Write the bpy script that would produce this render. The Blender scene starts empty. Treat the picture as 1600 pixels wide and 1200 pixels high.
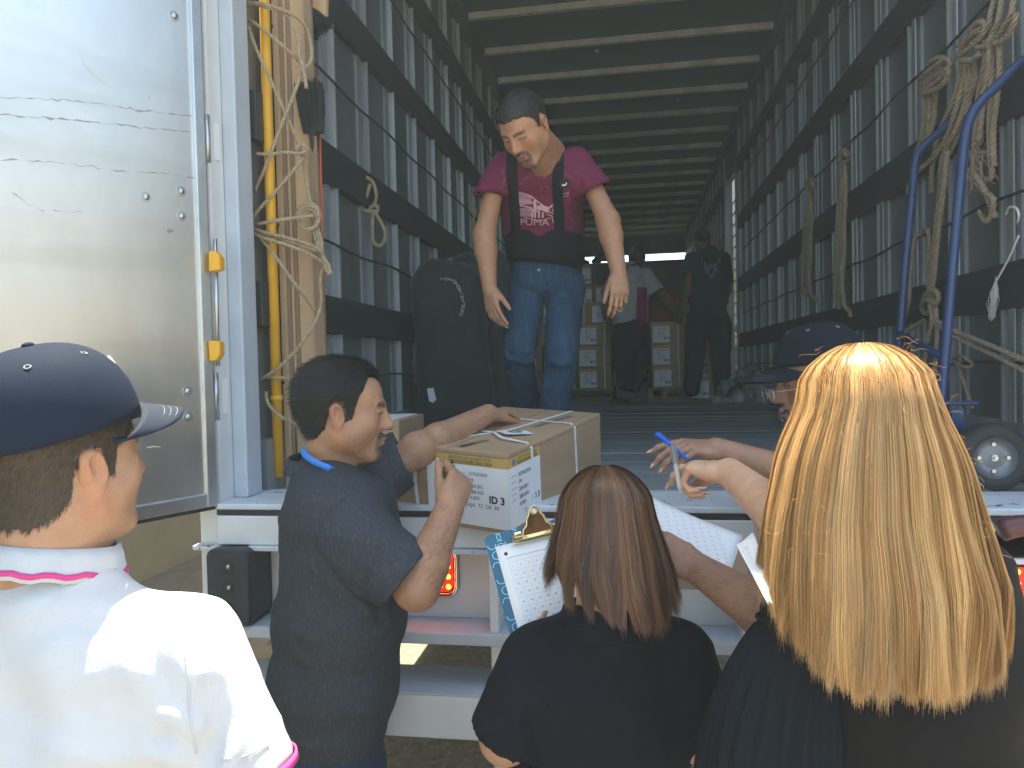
import bpy, bmesh, math, random
import numpy as np
from mathutils import Vector, Matrix
from mathutils.bvhtree import BVHTree
rad = math.radians
random.seed(7); rng = np.random.default_rng(7)
S = bpy.context.scene
COL = S.collection
# ------------------------------------------------------------------ camera, sky, sun, exposure
YAW, PITCH, ROLL, FPX = 0.1575, -0.0249, 0.0239, 1140.0
CAMZ = 1.59
_f = np.array([-math.sin(YAW)*math.cos(PITCH), math.cos(YAW)*math.cos(PITCH), math.sin(PITCH)])
_r = np.array([math.cos(YAW), math.sin(YAW), 0.0]); _u = np.cross(_r, _f)
CR = _r*math.cos(ROLL) - _u*math.sin(ROLL); CU = _r*math.sin(ROLL) + _u*math.cos(ROLL); CF = _f
CAMP = np.array([0, 0, CAMZ])
cd = bpy.data.cameras.new('camera'); cam = bpy.data.objects.new('camera', cd); COL.objects.link(cam)
m = Matrix(((CR[0], CU[0], -CF[0], 0), (CR[1], CU[1], -CF[1], 0), (CR[2], CU[2], -CF[2], CAMZ), (0, 0, 0, 1)))
cam.matrix_world = m
cd.sensor_fit = 'HORIZONTAL'; cd.sensor_width = 36; cd.lens = FPX/1600*36; cd.clip_start = .05; cd.clip_end = 2000
S.camera = cam
SUN_EL = 75.0
w = bpy.data.worlds.new('World'); S.world = w; w.use_nodes = True
nt = w.node_tree; bg = nt.nodes['Background']; sk = nt.nodes.new('ShaderNodeTexSky')
sk.sky_type = 'NISHITA'; sk.sun_disc = False; sk.sun_elevation = rad(SUN_EL); sk.sun_rotation = 0.0
sk.air_density = 1.0; sk.dust_density = 1.5; sk.ozone_density = 1.0
nt.links.new(sk.outputs[0], bg.inputs[0]); bg.inputs[1].default_value = 0.15
sl = bpy.data.lights.new('sun', 'SUN'); sl.energy = 4.6; sl.angle = rad(.5); sl.color = (1, .93, .83)
so = bpy.data.objects.new('sun', sl); COL.objects.link(so); so.rotation_euler = (-rad(90-SUN_EL), -rad(4), 0)
S.view_settings.view_transform = 'Standard'; S.view_settings.look = 'None'
S.view_settings.exposure = 1.95; S.view_settings.use_white_balance = True; S.view_settings.white_balance_temperature = 7600; S.view_settings.white_balance_tint = 2; S.view_settings.gamma = 1; S.view_settings.use_curve_mapping = False

# ------------------------------------------------------------------ helpers
def D(px, py, d):            # a point of the place seen at pixel px,py and d metres ahead
    return CAMP + (CF + (px-800)/FPX*CR - (py-600)/FPX*CU)*d
def CV(r, u, f):             # direction from its right / up / forward share
    v = CR*r + CU*u + CF*f
    return v/np.linalg.norm(v)
def nrm(v):
    v = np.asarray(v, float); return v/max(np.linalg.norm(v), 1e-9)
def onY(px, py, y):
    d = D(px, py, 1)-CAMP; return CAMP + d*y/d[1]
def onX(px, py, x):
    d = D(px, py, 1)-CAMP; return CAMP + d*x/d[0]
def onZ(px, py, z):
    d = D(px, py, 1)-CAMP; return CAMP + d*(z-CAMZ)/d[2]

def mat(name, col, rough=.6, metal=0., var=.12, scale=8., bump=.0, bscale=40., stretch=(1, 1, 1), spec=.5, sss=0., attr=None,
        chips=None, chipth=.62, chipscale=14., rnd=0., emit=None, aniso=0., sheen=0., streak=None, trans=0., coords='Object'):
    M = bpy.data.materials.new(name); M.use_nodes = True; n = M.node_tree; N = n.nodes; L = n.links
    b = N['Principled BSDF']
    tc = N.new('ShaderNodeTexCoord'); mp = N.new('ShaderNodeMapping'); L.new(tc.outputs[coords], mp.inputs[0]); mp.inputs['Scale'].default_value = stretch
    no = N.new('ShaderNodeTexNoise'); L.new(mp.outputs[0], no.inputs[0]); no.inputs['Scale'].default_value = scale; no.inputs['Detail'].default_value = 6; no.inputs['Roughness'].default_value = .65
    mr = N.new('ShaderNodeMapRange'); L.new(no.outputs[0], mr.inputs[0]); mr.inputs[1].default_value = .3; mr.inputs[2].default_value = .7
    mr.inputs[3].default_value = 1-var; mr.inputs[4].default_value = 1+var
    mx = N.new('ShaderNodeVectorMath'); mx.operation = 'SCALE'; L.new(mr.outputs[0], mx.inputs['Scale'])
    if attr:
        a = N.new('ShaderNodeAttribute'); a.attribute_name = attr; L.new(a.outputs['Color'], mx.inputs[0])
    else:
        mx.inputs[0].default_value = col[:3]
    out = mx.outputs[0]
    if rnd:
        oi = N.new('ShaderNodeObjectInfo'); m5 = N.new('ShaderNodeMapRange'); L.new(oi.outputs['Random'], m5.inputs[0]); m5.inputs[3].default_value = 1-rnd; m5.inputs[4].default_value = 1+rnd
        v5 = N.new('ShaderNodeVectorMath'); v5.operation = 'SCALE'; L.new(out, v5.inputs[0]); L.new(m5.outputs[0], v5.inputs['Scale']); out = v5.outputs[0]
    if streak:
        n3 = N.new('ShaderNodeTexNoise'); m3 = N.new('ShaderNodeMapping'); L.new(tc.outputs[coords], m3.inputs[0]); m3.inputs['Scale'].default_value = streak[1]; L.new(m3.outputs[0], n3.inputs[0])
        n3.inputs['Scale'].default_value = 1; n3.inputs['Detail'].default_value = 5; r3 = N.new('ShaderNodeValToRGB'); L.new(n3.outputs[0], r3.inputs[0])
        r3.color_ramp.elements[0].position = streak[2]; r3.color_ramp.elements[1].position = streak[2]+streak[3]
        x3 = N.new('ShaderNodeMixRGB'); L.new(r3.outputs[0], x3.inputs[0]); L.new(out, x3.inputs[1]); x3.inputs[2].default_value = (*streak[0], 1); out = x3.outputs[0]
    if chips:
        n2 = N.new('ShaderNodeTexNoise'); L.new(tc.outputs[coords], n2.inputs[0]); n2.inputs['Scale'].default_value = chipscale; n2.inputs['Detail'].default_value = 8; n2.inputs['Roughness'].default_value = .7
        r2 = N.new('ShaderNodeValToRGB'); L.new(n2.outputs[0], r2.inputs[0]); r2.color_ramp.elements[0].position = chipth; r2.color_ramp.elements[1].position = chipth+.015
        x2 = N.new('ShaderNodeMixRGB'); L.new(r2.outputs[0], x2.inputs[0]); L.new(out, x2.inputs[1]); x2.inputs[2].default_value = (*chips, 1); out = x2.outputs[0]
    L.new(out, b.inputs['Base Color'])
    rr = N.new('ShaderNodeMapRange'); L.new(no.outputs[0], rr.inputs[0]); rr.inputs[3].default_value = max(rough-.1, .02); rr.inputs[4].default_value = min(rough+.1, 1)
    L.new(rr.outputs[0], b.inputs['Roughness'])
    b.inputs['Metallic'].default_value = metal; b.inputs['Specular IOR Level'].default_value = spec
    if sss:
        b.inputs['Subsurface Weight'].default_value = sss; b.inputs['Subsurface Radius'].default_value = (1, .35, .2); b.inputs['Subsurface Scale'].default_value = .012
    if aniso: b.inputs['Anisotropic'].default_value = aniso
    if sheen: b.inputs['Sheen Weight'].default_value = sheen
    if trans: b.inputs['Transmission Weight'].default_value = trans
    if emit: b.inputs['Emission Color'].default_value = (*emit[0], 1); b.inputs['Emission Strength'].default_value = emit[1]
    if bump:
        bn = N.new('ShaderNodeTexNoise'); L.new(mp.outputs[0], bn.inputs[0]); bn.inputs['Scale'].default_value = bscale; bn.inputs['Detail'].default_value = 4
        bu = N.new('ShaderNodeBump'); L.new(bn.outputs[0], bu.inputs['Height']); bu.inputs['Strength'].default_value = min(bump, 1); bu.inputs['Distance'].default_value = .002 if bump <= 1 else .002*bump
        L.new(bu.outputs[0], b.inputs['Normal'])
    return M

class MB:
    def __init__(s): s.v = []; s.f = []; s.n = 0; s.c = []
    def add(s, V, F):
        V = np.asarray(V, float).reshape(-1, 3); s.v.append(V); s.f += [tuple(i+s.n for i in f) for f in F]; s.n += len(V); return s
    def obox(s, c, ax, h):
        c = np.asarray(c, float); ax = [np.asarray(a, float) for a in ax]
        V = [c + ax[0]*h[0]*i + ax[1]*h[1]*j + ax[2]*h[2]*k for i in (-1, 1) for j in (-1, 1) for k in (-1, 1)]
        F = [(0, 1, 3, 2), (4, 6, 7, 5), (0, 4, 5, 1), (2, 3, 7, 6), (0, 2, 6, 4), (1, 5, 7, 3)]
        if np.dot(np.cross(ax[0], ax[1]), ax[2]) < 0: F = [f[::-1] for f in F]
        return s.add(V, F)
    def box(s, x0, x1, y0, y1, z0, z1):
        return s.obox(((x0+x1)/2, (y0+y1)/2, (z0+z1)/2), np.eye(3), (abs(x1-x0)/2, abs(y1-y0)/2, abs(z1-z0)/2))
    def tube(s, pts, r, n=8, closed=False, cap=True):
        P = np.asarray(pts, float); m = len(P); R = np.full(m, r) if np.isscalar(r) else np.asarray(r)
        T = np.zeros_like(P); T[1:-1] = P[2:]-P[:-2]; T[0] = P[1]-P[0]; T[-1] = P[-1]-P[-2]
        if closed: T[0] = P[1]-P[-1]; T[-1] = P[0]-P[-2]
        T /= np.maximum(np.linalg.norm(T, axis=1), 1e-9)[:, None]
        a = np.cross(T[0], (0, 0, 1)); a = a if np.linalg.norm(a) > .1 else np.cross(T[0], (1, 0, 0)); a = nrm(a)
        ang = np.linspace(0, 2*np.pi, n, endpoint=False); V = []
        for i in range(m):
            a = nrm(a - T[i]*np.dot(a, T[i])); b = np.cross(T[i], a)
            V.append(P[i] + R[i]*(np.cos(ang)[:, None]*a + np.sin(ang)[:, None]*b))
        F = []
        for i in range(m if closed else m-1):
            i2 = (i+1) % m
            for j in range(n):
                j2 = (j+1) % n; F.append((i*n+j, i*n+j2, i2*n+j2, i2*n+j))
        if cap and not closed: F += [tuple(range(n))[::-1], tuple((m-1)*n+j for j in range(n))]
        return s.add(np.concatenate(V), F)
    def grid(s, V, nu, nv, closeu=False):   # V[nu*nv]
        F = []
        for i in range(nu if closeu else nu-1):
            i2 = (i+1) % nu
            for j in range(nv-1): F.append((i*nv+j, i2*nv+j, i2*nv+j+1, i*nv+j+1))
        return s.add(V, F)
    def prism(s, out, o, ax, ay, az, t):     # outline in ax,ay; extruded t along az
        o = np.asarray(o, float); n = len(out)
        V = [o + ax*x + ay*y for x, y in out] + [o + ax*x + ay*y + az*t for x, y in out]
        F = [tuple(range(n))[::-1], tuple(range(n, 2*n))] + [(i, (i+1) % n, n+(i+1) % n, n+i) for i in range(n)]
        return s.add(V, F)
    def ball(s, c, r, nu=10, nv=6, ax=None):
        ax = np.eye(3) if ax is None else np.asarray(ax, float); r = (r, r, r) if np.isscalar(r) else r
        V = []
        for i in range(nu):
            for j in range(nv+1):
                a = 2*np.pi*i/nu; b = np.pi*j/nv
                V.append(np.asarray(c) + ax[0]*r[0]*math.sin(b)*math.cos(a) + ax[1]*r[1]*math.sin(b)*math.sin(a) + ax[2]*r[2]*math.cos(b))
        return s.grid(V, nu, nv+1, True)

ORG = {}
def thing(name, label, cat, loc=(0, 0, 0), group=None, kind=None):
    o = bpy.data.objects.new(name, None); COL.objects.link(o); o.location = loc; o.empty_display_size = .05
    o['label'] = label; o['category'] = cat
    if group: o['group'] = group
    if kind: o['kind'] = kind
    ORG[o.name] = np.array(loc, float); return o
def obj(name, mb, mt, parent=None, smooth=False, label=None, cat=None, group=None, kind=None, bevel=0, cols=None, auto=None, solid=0):
    V = np.concatenate(mb.v) if isinstance(mb, MB) else mb[0]; F = mb.f if isinstance(mb, MB) else mb[1]
    org = ORG[parent.name] if parent is not None else np.zeros(3)
    me = bpy.data.meshes.new(name); V = V-org
    if isinstance(F, np.ndarray):
        me.vertices.add(len(V)); me.vertices.foreach_set('co', V.astype(np.float32).ravel())
        me.loops.add(F.size); me.loops.foreach_set('vertex_index', F.astype(np.int32).ravel())
        me.polygons.add(len(F)); me.polygons.foreach_set('loop_start', (np.arange(len(F))*F.shape[1]).astype(np.int32))
        me.update(calc_edges=True)
    else: me.from_pydata(V.tolist(), [], F)
    if smooth: me.polygons.foreach_set('use_smooth', [True]*len(me.polygons))
    if cols is not None:
        a = me.color_attributes.new('col', 'FLOAT_COLOR', 'POINT'); c4 = np.ones((len(V), 4), np.float32); c4[:, :3] = cols; a.data.foreach_set('color', c4.ravel())
    me.materials.append(mt); me.validate()
    o = bpy.data.objects.new(name, me); COL.objects.link(o)
    if parent is not None: o.parent = parent
    ORG[o.name] = org
    if label: o['label'] = label
    if cat: o['category'] = cat
    if group: o['group'] = group
    if kind: o['kind'] = kind
    if solid: q = o.modifiers.new('s', 'SOLIDIFY'); q.thickness = solid; q.offset = 0
    if bevel: q = o.modifiers.new('b', 'BEVEL'); q.width = bevel; q.segments = 2; q.limit_method = 'ANGLE'
    if auto: 
        me.polygons.foreach_set('use_smooth', [True]*len(me.polygons)); q = o.modifiers.new('e', 'EDGE_SPLIT'); q.split_angle = rad(auto)
    return o
def share(o, name, parent, loc=None, rot=None):
    c = o.copy(); c.name = name; COL.objects.link(c); c.parent = parent; ORG[c.name] = ORG[parent.name] if parent else np.zeros(3)
    if loc is not None: c.location = loc
    if rot is not None: c.rotation_euler = rot
    return c
def copy_tree(o, parent=None):
    c = o.copy(); COL.objects.link(c); c.parent = parent
    for ch in [x for x in o.children]: copy_tree(ch, c)
    return c
def textmesh(s, size, align='LEFT', spacing=1., line=1., shear=0., bold=0., sx=1.):
    c = bpy.data.curves.new('t', 'FONT'); c.body = s; c.size = size; c.align_x = align; c.space_character = spacing; c.space_line = line; c.shear = shear; c.offset = bold; c.resolution_u = 2
    o = bpy.data.objects.new('t', c); COL.objects.link(o); dg = bpy.context.evaluated_depsgraph_get(); me = bpy.data.meshes.new_from_object(o.evaluated_get(dg))
    V = np.array([v.co[:] for v in me.vertices]) if len(me.vertices) else np.zeros((0, 3)); F = [tuple(p.vertices) for p in me.polygons]
    bpy.data.objects.remove(o); bpy.data.curves.remove(c); bpy.data.meshes.remove(me)
    V[:, 0] *= sx; return V, F
def text(name, s, size, o, ax, ay, mt, parent, off=.0006, **k):
    V, F = textmesh(s, size, **k); o = np.asarray(o, float); az = nrm(np.cross(ax, ay))
    W = o + V[:, :1]*ax + V[:, 1:2]*ay + az*off
    return obj(name, (W, F), mt, parent)
def spline(pts, step=.02, closed=False):
    P = np.asarray(pts, float); n = len(P); out = []
    for i in range(n if closed else n-1):
        p0, p1, p2, p3 = (P[(i-1) % n], P[i], P[(i+1) % n], P[(i+2) % n]) if closed else (P[max(i-1, 0)], P[i], P[i+1], P[min(i+2, n-1)])
        m_ = max(int(np.linalg.norm(p2-p1)/step), 1)
        for t in np.arange(m_)/m_:
            out.append(.5*((2*p1)+(-p0+p2)*t+(2*p0-5*p1+4*p2-p3)*t*t+(-p0+3*p1-3*p2+p3)*t**3))
    if not closed: out.append(P[-1])
    return np.array(out)
def rope(mb, pts, R=.006, step=.008, pitch=.045, closed=False, strands=3, n=5, sp=True):
    P = spline(pts, step, closed) if sp else np.asarray(pts, float); m_ = len(P)
    T = np.gradient(P, axis=0); T /= np.maximum(np.linalg.norm(T, axis=1), 1e-9)[:, None]
    a = nrm(np.cross(T[0], (.3, .2, 1))); A = []
    for i in range(m_): a = nrm(a-T[i]*np.dot(a, T[i])); A.append(a)
    A = np.array(A); B = np.cross(T, A); s_ = np.concatenate([[0], np.cumsum(np.linalg.norm(np.diff(P, axis=0), axis=1))])
    for k in range(strands):
        ph = 2*np.pi*(s_/pitch + k/strands)
        mb.tube(P + R*.52*(np.cos(ph)[:, None]*A + np.sin(ph)[:, None]*B), R*.55, n)

# numpy value noise for folds and irregularities
_tab = rng.random((32, 32, 32)).astype(np.float32)
def vn(P, sc, seed=0):
    Q = P*sc + seed*7.31; i = np.floor(Q).astype(int); f = Q-i; f = f*f*(3-2*f); r = 0
    for dx in (0, 1):
        for dy in (0, 1):
            for dz in (0, 1):
                wgt = (f[:, 0] if dx else 1-f[:, 0])*(f[:, 1] if dy else 1-f[:, 1])*(f[:, 2] if dz else 1-f[:, 2])
                r = r + wgt*_tab[(i[:, 0]+dx) % 32, (i[:, 1]+dy) % 32, (i[:, 2]+dz) % 32]
    return r*2-1

# ------------------------------------------------------------------ signed-distance modelling (one smooth surface per body)
class SDF:
    def __init__(s): s.p = []
    def cap(s, a, b, ra, rb=None, k=.01, op=1): s.p.append(('c', np.asarray(a, float), np.asarray(b, float), ra, ra if rb is None else rb, k, op)); return s
    def ell(s, c, r, R=None, k=.01, op=1): s.p.append(('e', np.asarray(c, float), np.asarray(r, float)*np.ones(3), np.eye(3) if R is None else R, None, k, op)); return s
    def seg(s, a, b, ra, rb, X, k=.02, op=1): s.p.append(('s', np.asarray(a, float), np.asarray(b, float), ra, rb, k, op, nrm(X))); return s
    def loft(s, rows, X, k=.03, op=1):      # rows of (centre, rx, ry), X = direction of rx
        for a, b in zip(rows[:-1], rows[1:]): s.seg(a[0], b[0], a[1:3], b[1:3], X, k, op)
        return s
    def half(s, o, n, c, r, k=.004): s.p.append(('h', np.asarray(o, float), nrm(n), np.asarray(c, float), r, k, -1)); return s   # cut away the side n of o, within r of c
    def mesh(s, h, rot=None):
        lo = np.full(3, 1e9); hi = -lo
        bb = []
        for p in s.p:
            if p[0] == 'c': r = max(p[3], p[4]); a = np.minimum(p[1], p[2])-r; b = np.maximum(p[1], p[2])+r
            elif p[0] == 'e': r = p[2].max(); a = p[1]-r; b = p[1]+r
            elif p[0] == 's': r = max(*p[3], *p[4]); a = np.minimum(p[1], p[2])-r; b = np.maximum(p[1], p[2])+r
            else: a = p[3]-p[4]; b = p[3]+p[4]
            pad = p[5]+2*h; bb.append((a-pad, b+pad))
            if p[6] > 0: lo = np.minimum(lo, a-pad); hi = np.maximum(hi, b+pad)
        n = np.ceil((hi-lo)/h).astype(int)+1; F = np.full(n, .5, np.float32)
        g = [lo[i]+h*np.arange(n[i]) for i in range(3)]
        for p, (a, b) in zip(s.p, bb):
            i0 = np.clip(np.floor((a-lo)/h).astype(int), 0, n); i1 = np.clip(np.ceil((b-lo)/h).astype(int)+1, 0, n)
            if np.any(i1 <= i0): continue
            sl_ = tuple(slice(i0[i], i1[i]) for i in range(3))
            X = np.stack(np.meshgrid(*[g[i][sl_[i]] for i in range(3)], indexing='ij'), -1).astype(np.float32)
            if p[0] == 'c':
                ba = p[2]-p[1]; q = X-p[1]; t = np.clip(q@ba/max(ba@ba, 1e-12), 0, 1); d = np.linalg.norm(q-t[..., None]*ba, axis=-1)-(p[3]+(p[4]-p[3])*t)
            elif p[0] == 'e':
                q = (X-p[1])@p[3]; k0 = np.linalg.norm(q/p[2], axis=-1); k1 = np.linalg.norm(q/p[2]**2, axis=-1); d = k0*(k0-1)/np.maximum(k1, 1e-6)
            elif p[0] == 's':
                ba = p[2]-p[1]; L_ = np.linalg.norm(ba); z = ba/max(L_, 1e-9); x = p[7]-z*np.dot(p[7], z); x = nrm(x); y = np.cross(z, x)
                q = X-p[1]; tz = q@z; t = np.clip(tz/L_, 0, 1); rx = p[3][0]+(p[4][0]-p[3][0])*t; ry = p[3][1]+(p[4][1]-p[3][1])*t
                ez = tz-t*L_; u = (q@x); v = (q@y); mr_ = np.minimum(rx, ry)*.7
                k0 = np.sqrt((u/rx)**2+(v/ry)**2+(ez/mr_)**2); k1 = np.sqrt((u/rx**2)**2+(v/ry**2)**2+(ez/mr_**2)**2); d = k0*(k0-1)/np.maximum(k1, 1e-6)
            else:
                q = X-p[1]; d = -(q@p[2]); far = np.linalg.norm(X-p[3], axis=-1)-p[4]; d = np.maximum(d, far)
            O = F[sl_]; k = p[5]
            if p[6] > 0:
                hh = np.clip(.5+.5*(O-d)/k, 0, 1); F[sl_] = O*(1-hh)+d*hh-k*hh*(1-hh)
            else:
                hh = np.clip(.5-.5*(O+d)/k, 0, 1); F[sl_] = O*(1-hh)-d*hh+k*hh*(1-hh)
        s_ = F < 0
        c = sum(s_[i:n[0]-1+i, j:n[1]-1+j, k:n[2]-1+k].astype(np.int8) for i in (0, 1) for j in (0, 1) for k in (0, 1))
        act = (c > 0) & (c < 8); idx = np.full(act.shape, -1, np.int32); I = np.argwhere(act); idx[act] = np.arange(len(I))
        acc = np.zeros((len(I), 3)); cnt = np.zeros(len(I))
        cn = {(i, j, k): F[I[:, 0]+i, I[:, 1]+j, I[:, 2]+k] for i in (0, 1) for j in (0, 1) for k in (0, 1)}
        for a in cn:
            for ax in range(3):
                if a[ax] == 0:
                    b = list(a); b[ax] = 1; fa, fb = cn[a], cn[tuple(b)]; x = (fa < 0) != (fb < 0)
                    t = np.where(x, fa/np.where(x, fa-fb, 1), 0); pp = np.tile(np.array(a, float), (len(I), 1)); pp[:, ax] += t
                    acc += pp*x[:, None]; cnt += x
        V = lo + (I+acc/cnt[:, None])*h; Fs = []
        for ax in range(3):
            u, v = (ax+1) % 3, (ax+2) % 3
            A = [slice(1, -1)]*3; A[ax] = slice(0, n[ax]-1); B = list(A); B[ax] = slice(1, n[ax])
            sa, sb = s_[tuple(A)], s_[tuple(B)]
            E = np.argwhere(sa != sb); off = np.ones(3, int); off[ax] = 0; E = E+off; sg = s_[E[:, 0], E[:, 1], E[:, 2]]
            def cell(du, dv): q = E.copy(); q[:, u] += du; q[:, v] += dv; return idx[q[:, 0], q[:, 1], q[:, 2]]
            Q = np.stack([cell(-1, -1), cell(0, -1), cell(0, 0), cell(-1, 0)], 1); Q[~sg] = Q[~sg][:, ::-1]; Fs.append(Q)
        Fq = np.concatenate(Fs); Fq = Fq[(Fq >= 0).all(1)]
        # light smoothing
        for _ in range(2):
            A = np.zeros_like(V); C = np.zeros(len(V))
            for i in range(4):
                np.add.at(A, Fq[:, i], V[Fq[:, (i+1) % 4]]); np.add.at(C, Fq[:, i], 1)
                np.add.at(A, Fq[:, (i+1) % 4], V[Fq[:, i]]); np.add.at(C, Fq[:, (i+1) % 4], 1)
            V = V*.5 + .5*A/np.maximum(C, 1)[:, None]
        return V, Fq
def vnormals(V, F):
    n = np.cross(V[F[:, 2]]-V[F[:, 0]], V[F[:, 3]]-V[F[:, 1]]); N = np.zeros_like(V)
    for i in range(4): np.add.at(N, F[:, i], n)
    return N/np.maximum(np.linalg.norm(N, axis=1), 1e-12)[:, None]
def folds(V, F, amp=.006, sc=9., axis=None, st=3., creases=(), seed=0):
    # long soft ridges across `axis`, plus named creases (a, b, width, depth)
    N = vnormals(V, F); Q = V.copy()
    if axis is not None: a = nrm(axis); Q = Q + a*((Q@a)[:, None])*(1/st-1)
    r = 1-np.abs(vn(Q, sc, seed)); r2 = 1-np.abs(vn(Q, sc*2.1, seed+3)); d = amp*((r**3-.3)+.4*(r2**3-.3))
    for a, b, wd, dp in creases:
        a = np.asarray(a, float); ba = np.asarray(b, float)-a; q = V-a; t = np.clip(q@ba/(ba@ba), 0, 1); ds = np.linalg.norm(q-t[:, None]*ba, axis=1)
        d = d - dp*np.exp(-(ds/wd)**2) + dp*.6*np.exp(-((ds-wd*1.8)/wd)**2)
    return V+N*d[:, None], F

M = {}
M['white_paint'] = mat('white_paint', (.72, .74, .76), .38, var=.05, scale=6, chips=(.03, .03, .035), chipth=.70, chipscale=9, bump=.25, bscale=30)
M['grey_white'] = mat('grey_white', (.50, .56, .64), .4, var=.07, scale=7, chips=(.04, .04, .045), chipth=.69, chipscale=11, bump=.3, bscale=25)
M['worn_sill'] = mat('worn_sill', (.62, .68, .74), .4, var=.1, scale=9, chips=(.05, .05, .055), chipth=.60, chipscale=26, bump=.4, bscale=40)
M['panel'] = mat('panel', (.14, .155, .17), .42, metal=.25, var=.35, bump=1., bscale=4, scale=2.5, stretch=(1, 1, .35), streak=((.21, .22, .23), (2, 2, .4), .5, .35))
M['rail'] = mat('rail', (.028, .033, .04), .55, var=.2, scale=5, chips=(.35, .35, .35), chipth=.77, chipscale=30)
M['post'] = mat('post', (.50, .53, .56), .35, metal=.5, var=.25, scale=6, rnd=.25, chips=(.10, .10, .11), chipth=.70, chipscale=30, stretch=(1, 1, .3))
M['post_dim'] = mat('post_dim', (.27, .30, .33), .4, metal=.3, var=.25, scale=6, rnd=.3, stretch=(1, 1, .3))
M['ceiling'] = mat('ceiling', (.07, .078, .085), .45, metal=.2, var=.3, scale=1.2, stretch=(.4, 2, 1))
M['bow'] = mat('bow', (.56, .54, .50), .5, var=.25, scale=5, rnd=.2, chips=(.15, .13, .11), chipth=.68, chipscale=20)
M['floorwood'] = mat('floorwood', (.27, .29, .30), .5, var=.35, rnd=.18, scale=5, stretch=(1.2, 9, 1), bump=.5, bscale=14, streak=((.28, .30, .31), (1.2, 9, 1), .56, .3))
M['cord'] = mat('cord', (.03, .03, .034), .7)
M['door'] = mat('door_aluminium', (.78, .77, .76), .36, metal=1., var=.10, scale=2.2, stretch=(1.5, 1.5, .8), bump=.25, bscale=5,
                chips=(.36, .34, .33), chipth=.665, chipscale=6, streak=((.62, .60, .57), (1.2, 1.2, 5), .52, .25))
M['alu'] = mat('aluminium', (.62, .64, .66), .34, metal=.9, var=.1)
M['zinc'] = mat('zinc', (.55, .57, .58), .3, metal=.9)
M['yellow'] = mat('yellow_paint', (.80, .42, .03), .4, var=.08, chips=(.35, .22, .08), chipth=.70, chipscale=18)
M['rubber'] = mat('rubber', (.022, .028, .035), .5, var=.2, scale=20, bump=.3)
M['black'] = mat('black_plastic', (.02, .02, .022), .5)
M['chrome'] = mat('chrome', (.8, .8, .8), .08, metal=1.)
M['asphalt'] = mat('dusty_ground', (.24, .205, .165), .9, var=.40, scale=22, bump=2.5, bscale=70, streak=((.36, .31, .25), (35, 35, 35), .56, .12))
M['concrete'] = mat('concrete', (.33, .285, .23), .85, var=.2, scale=5, bump=.8, bscale=50)
M['cream'] = mat('cream_wall', (.62, .52, .36), .8, var=.1, scale=2.5, bump=.5, bscale=60)
M['card'] = mat('cardboard', (.40, .268, .165), .75, var=.12, scale=4, bump=.5, rnd=.08, bscale=80, stretch=(1, 1, 3))
M['card2'] = mat('cardboard_pale', (.55, .37, .22), .75, var=.07, scale=5, stretch=(3, 3, .5))
M['card3'] = mat('cardboard_brown', (.27, .18, .12), .8, var=.1, scale=5, stretch=(3, 3, .5))
M['paper'] = mat('paper', (.80, .83, .88), .6, var=.02, bump=.1)
M['label'] = mat('label_paper', (.82, .84, .88), .5, var=.02)
M['ochre'] = mat('ochre_print', (.58, .38, .12), .6, var=.06)
M['ink'] = mat('black_ink', (.018, .018, .02), .5)
M['greyink'] = mat('grey_ink', (.16, .17, .20), .6)
M['strap'] = mat('plastic_strap', (.82, .83, .84), .35, var=.03)
M['ropem'] = mat('sisal_rope', (.40, .31, .20), .85, var=.25, scale=60, bump=.6, bscale=200)
M['ropeg'] = mat('brown_rope', (.34, .265, .19), .85, var=.28, scale=60, bump=.6, bscale=200)
M['blue'] = mat('blue_enamel', (.018, .045, .15), .3, var=.15, chips=(.3, .32, .36), chipth=.72, chipscale=40)
M['tyre'] = mat('tyre_rubber', (.025, .027, .03), .7, var=.2, bump=.4)
M['rimm'] = mat('grey_rim', (.19, .20, .23), .35, metal=.4)
M['red'] = mat('red_plastic', (.35, .02, .03), .4)
M['tarp'] = mat('black_quilt', (.022, .028, .03), .75, var=.3, scale=10, bump=1.5, bscale=25, sheen=.15)
M['pallet'] = mat('pallet_wood', (.35, .25, .15), .8, var=.2, scale=8, stretch=(1, 8, 8))
M['handle'] = mat('wood_handle', (.55, .28, .12), .5, var=.15, scale=5, stretch=(8, 8, 1))

# ------------------------------------------------------------------ ground and far setting
GZ, FZ = 0.0, 1.20              # ground, truck floor
XL, XR, Y0, Y1, ZC = -1.19, 1.25, 2.10, 15.6, 4.21
mb = MB(); mb.add([(-90, -90, 0), (90, -90, 0), (90, 90, 0), (-90, 90, 0)], [(0, 1, 2, 3)])
obj('ground', mb, M['asphalt'], kind='structure')
mb = MB(); mb.add([(-3.75, -10, .004), (-1.5, -10, .004), (-1.6, 60, .004), (-3.75, 60, .004)], [(0, 1, 2, 3)])
obj('concrete_apron', mb, M['concrete'], kind='structure')
k_ = thing('sun_tinted_kerb', 'low kerb block left of the truck, sunlit yellow put into its colour', 'kerb', (-1.9, 4.1, 0))
mb = MB(); mb.box(-2.1, -1.75, 3.95, 4.25, 0, .12); obj('kerb_block', mb, mat('kerb_sun_yellow', (.62, .36, .09), .8, var=.2, chips=(.4, .37, .32), chipth=.6), k_, bevel=.015)  # yellow sunlight on the kerb is put into its base colour
b_ = thing('cream_building', 'cream plastered building with upright boarding left of the truck door', 'building', (-4.2, 5, 0))
mb = MB(); mb.box(-5.6, -3.75, -3, 16, .0, 5.2); obj('wall', mb, M['cream'], b_)
mb = MB(); mb.box(-3.749, -3.70, -2, 15.9, 0.0, .58); obj('plinth', mb, M['cream'], b_, bevel=.01)
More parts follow.
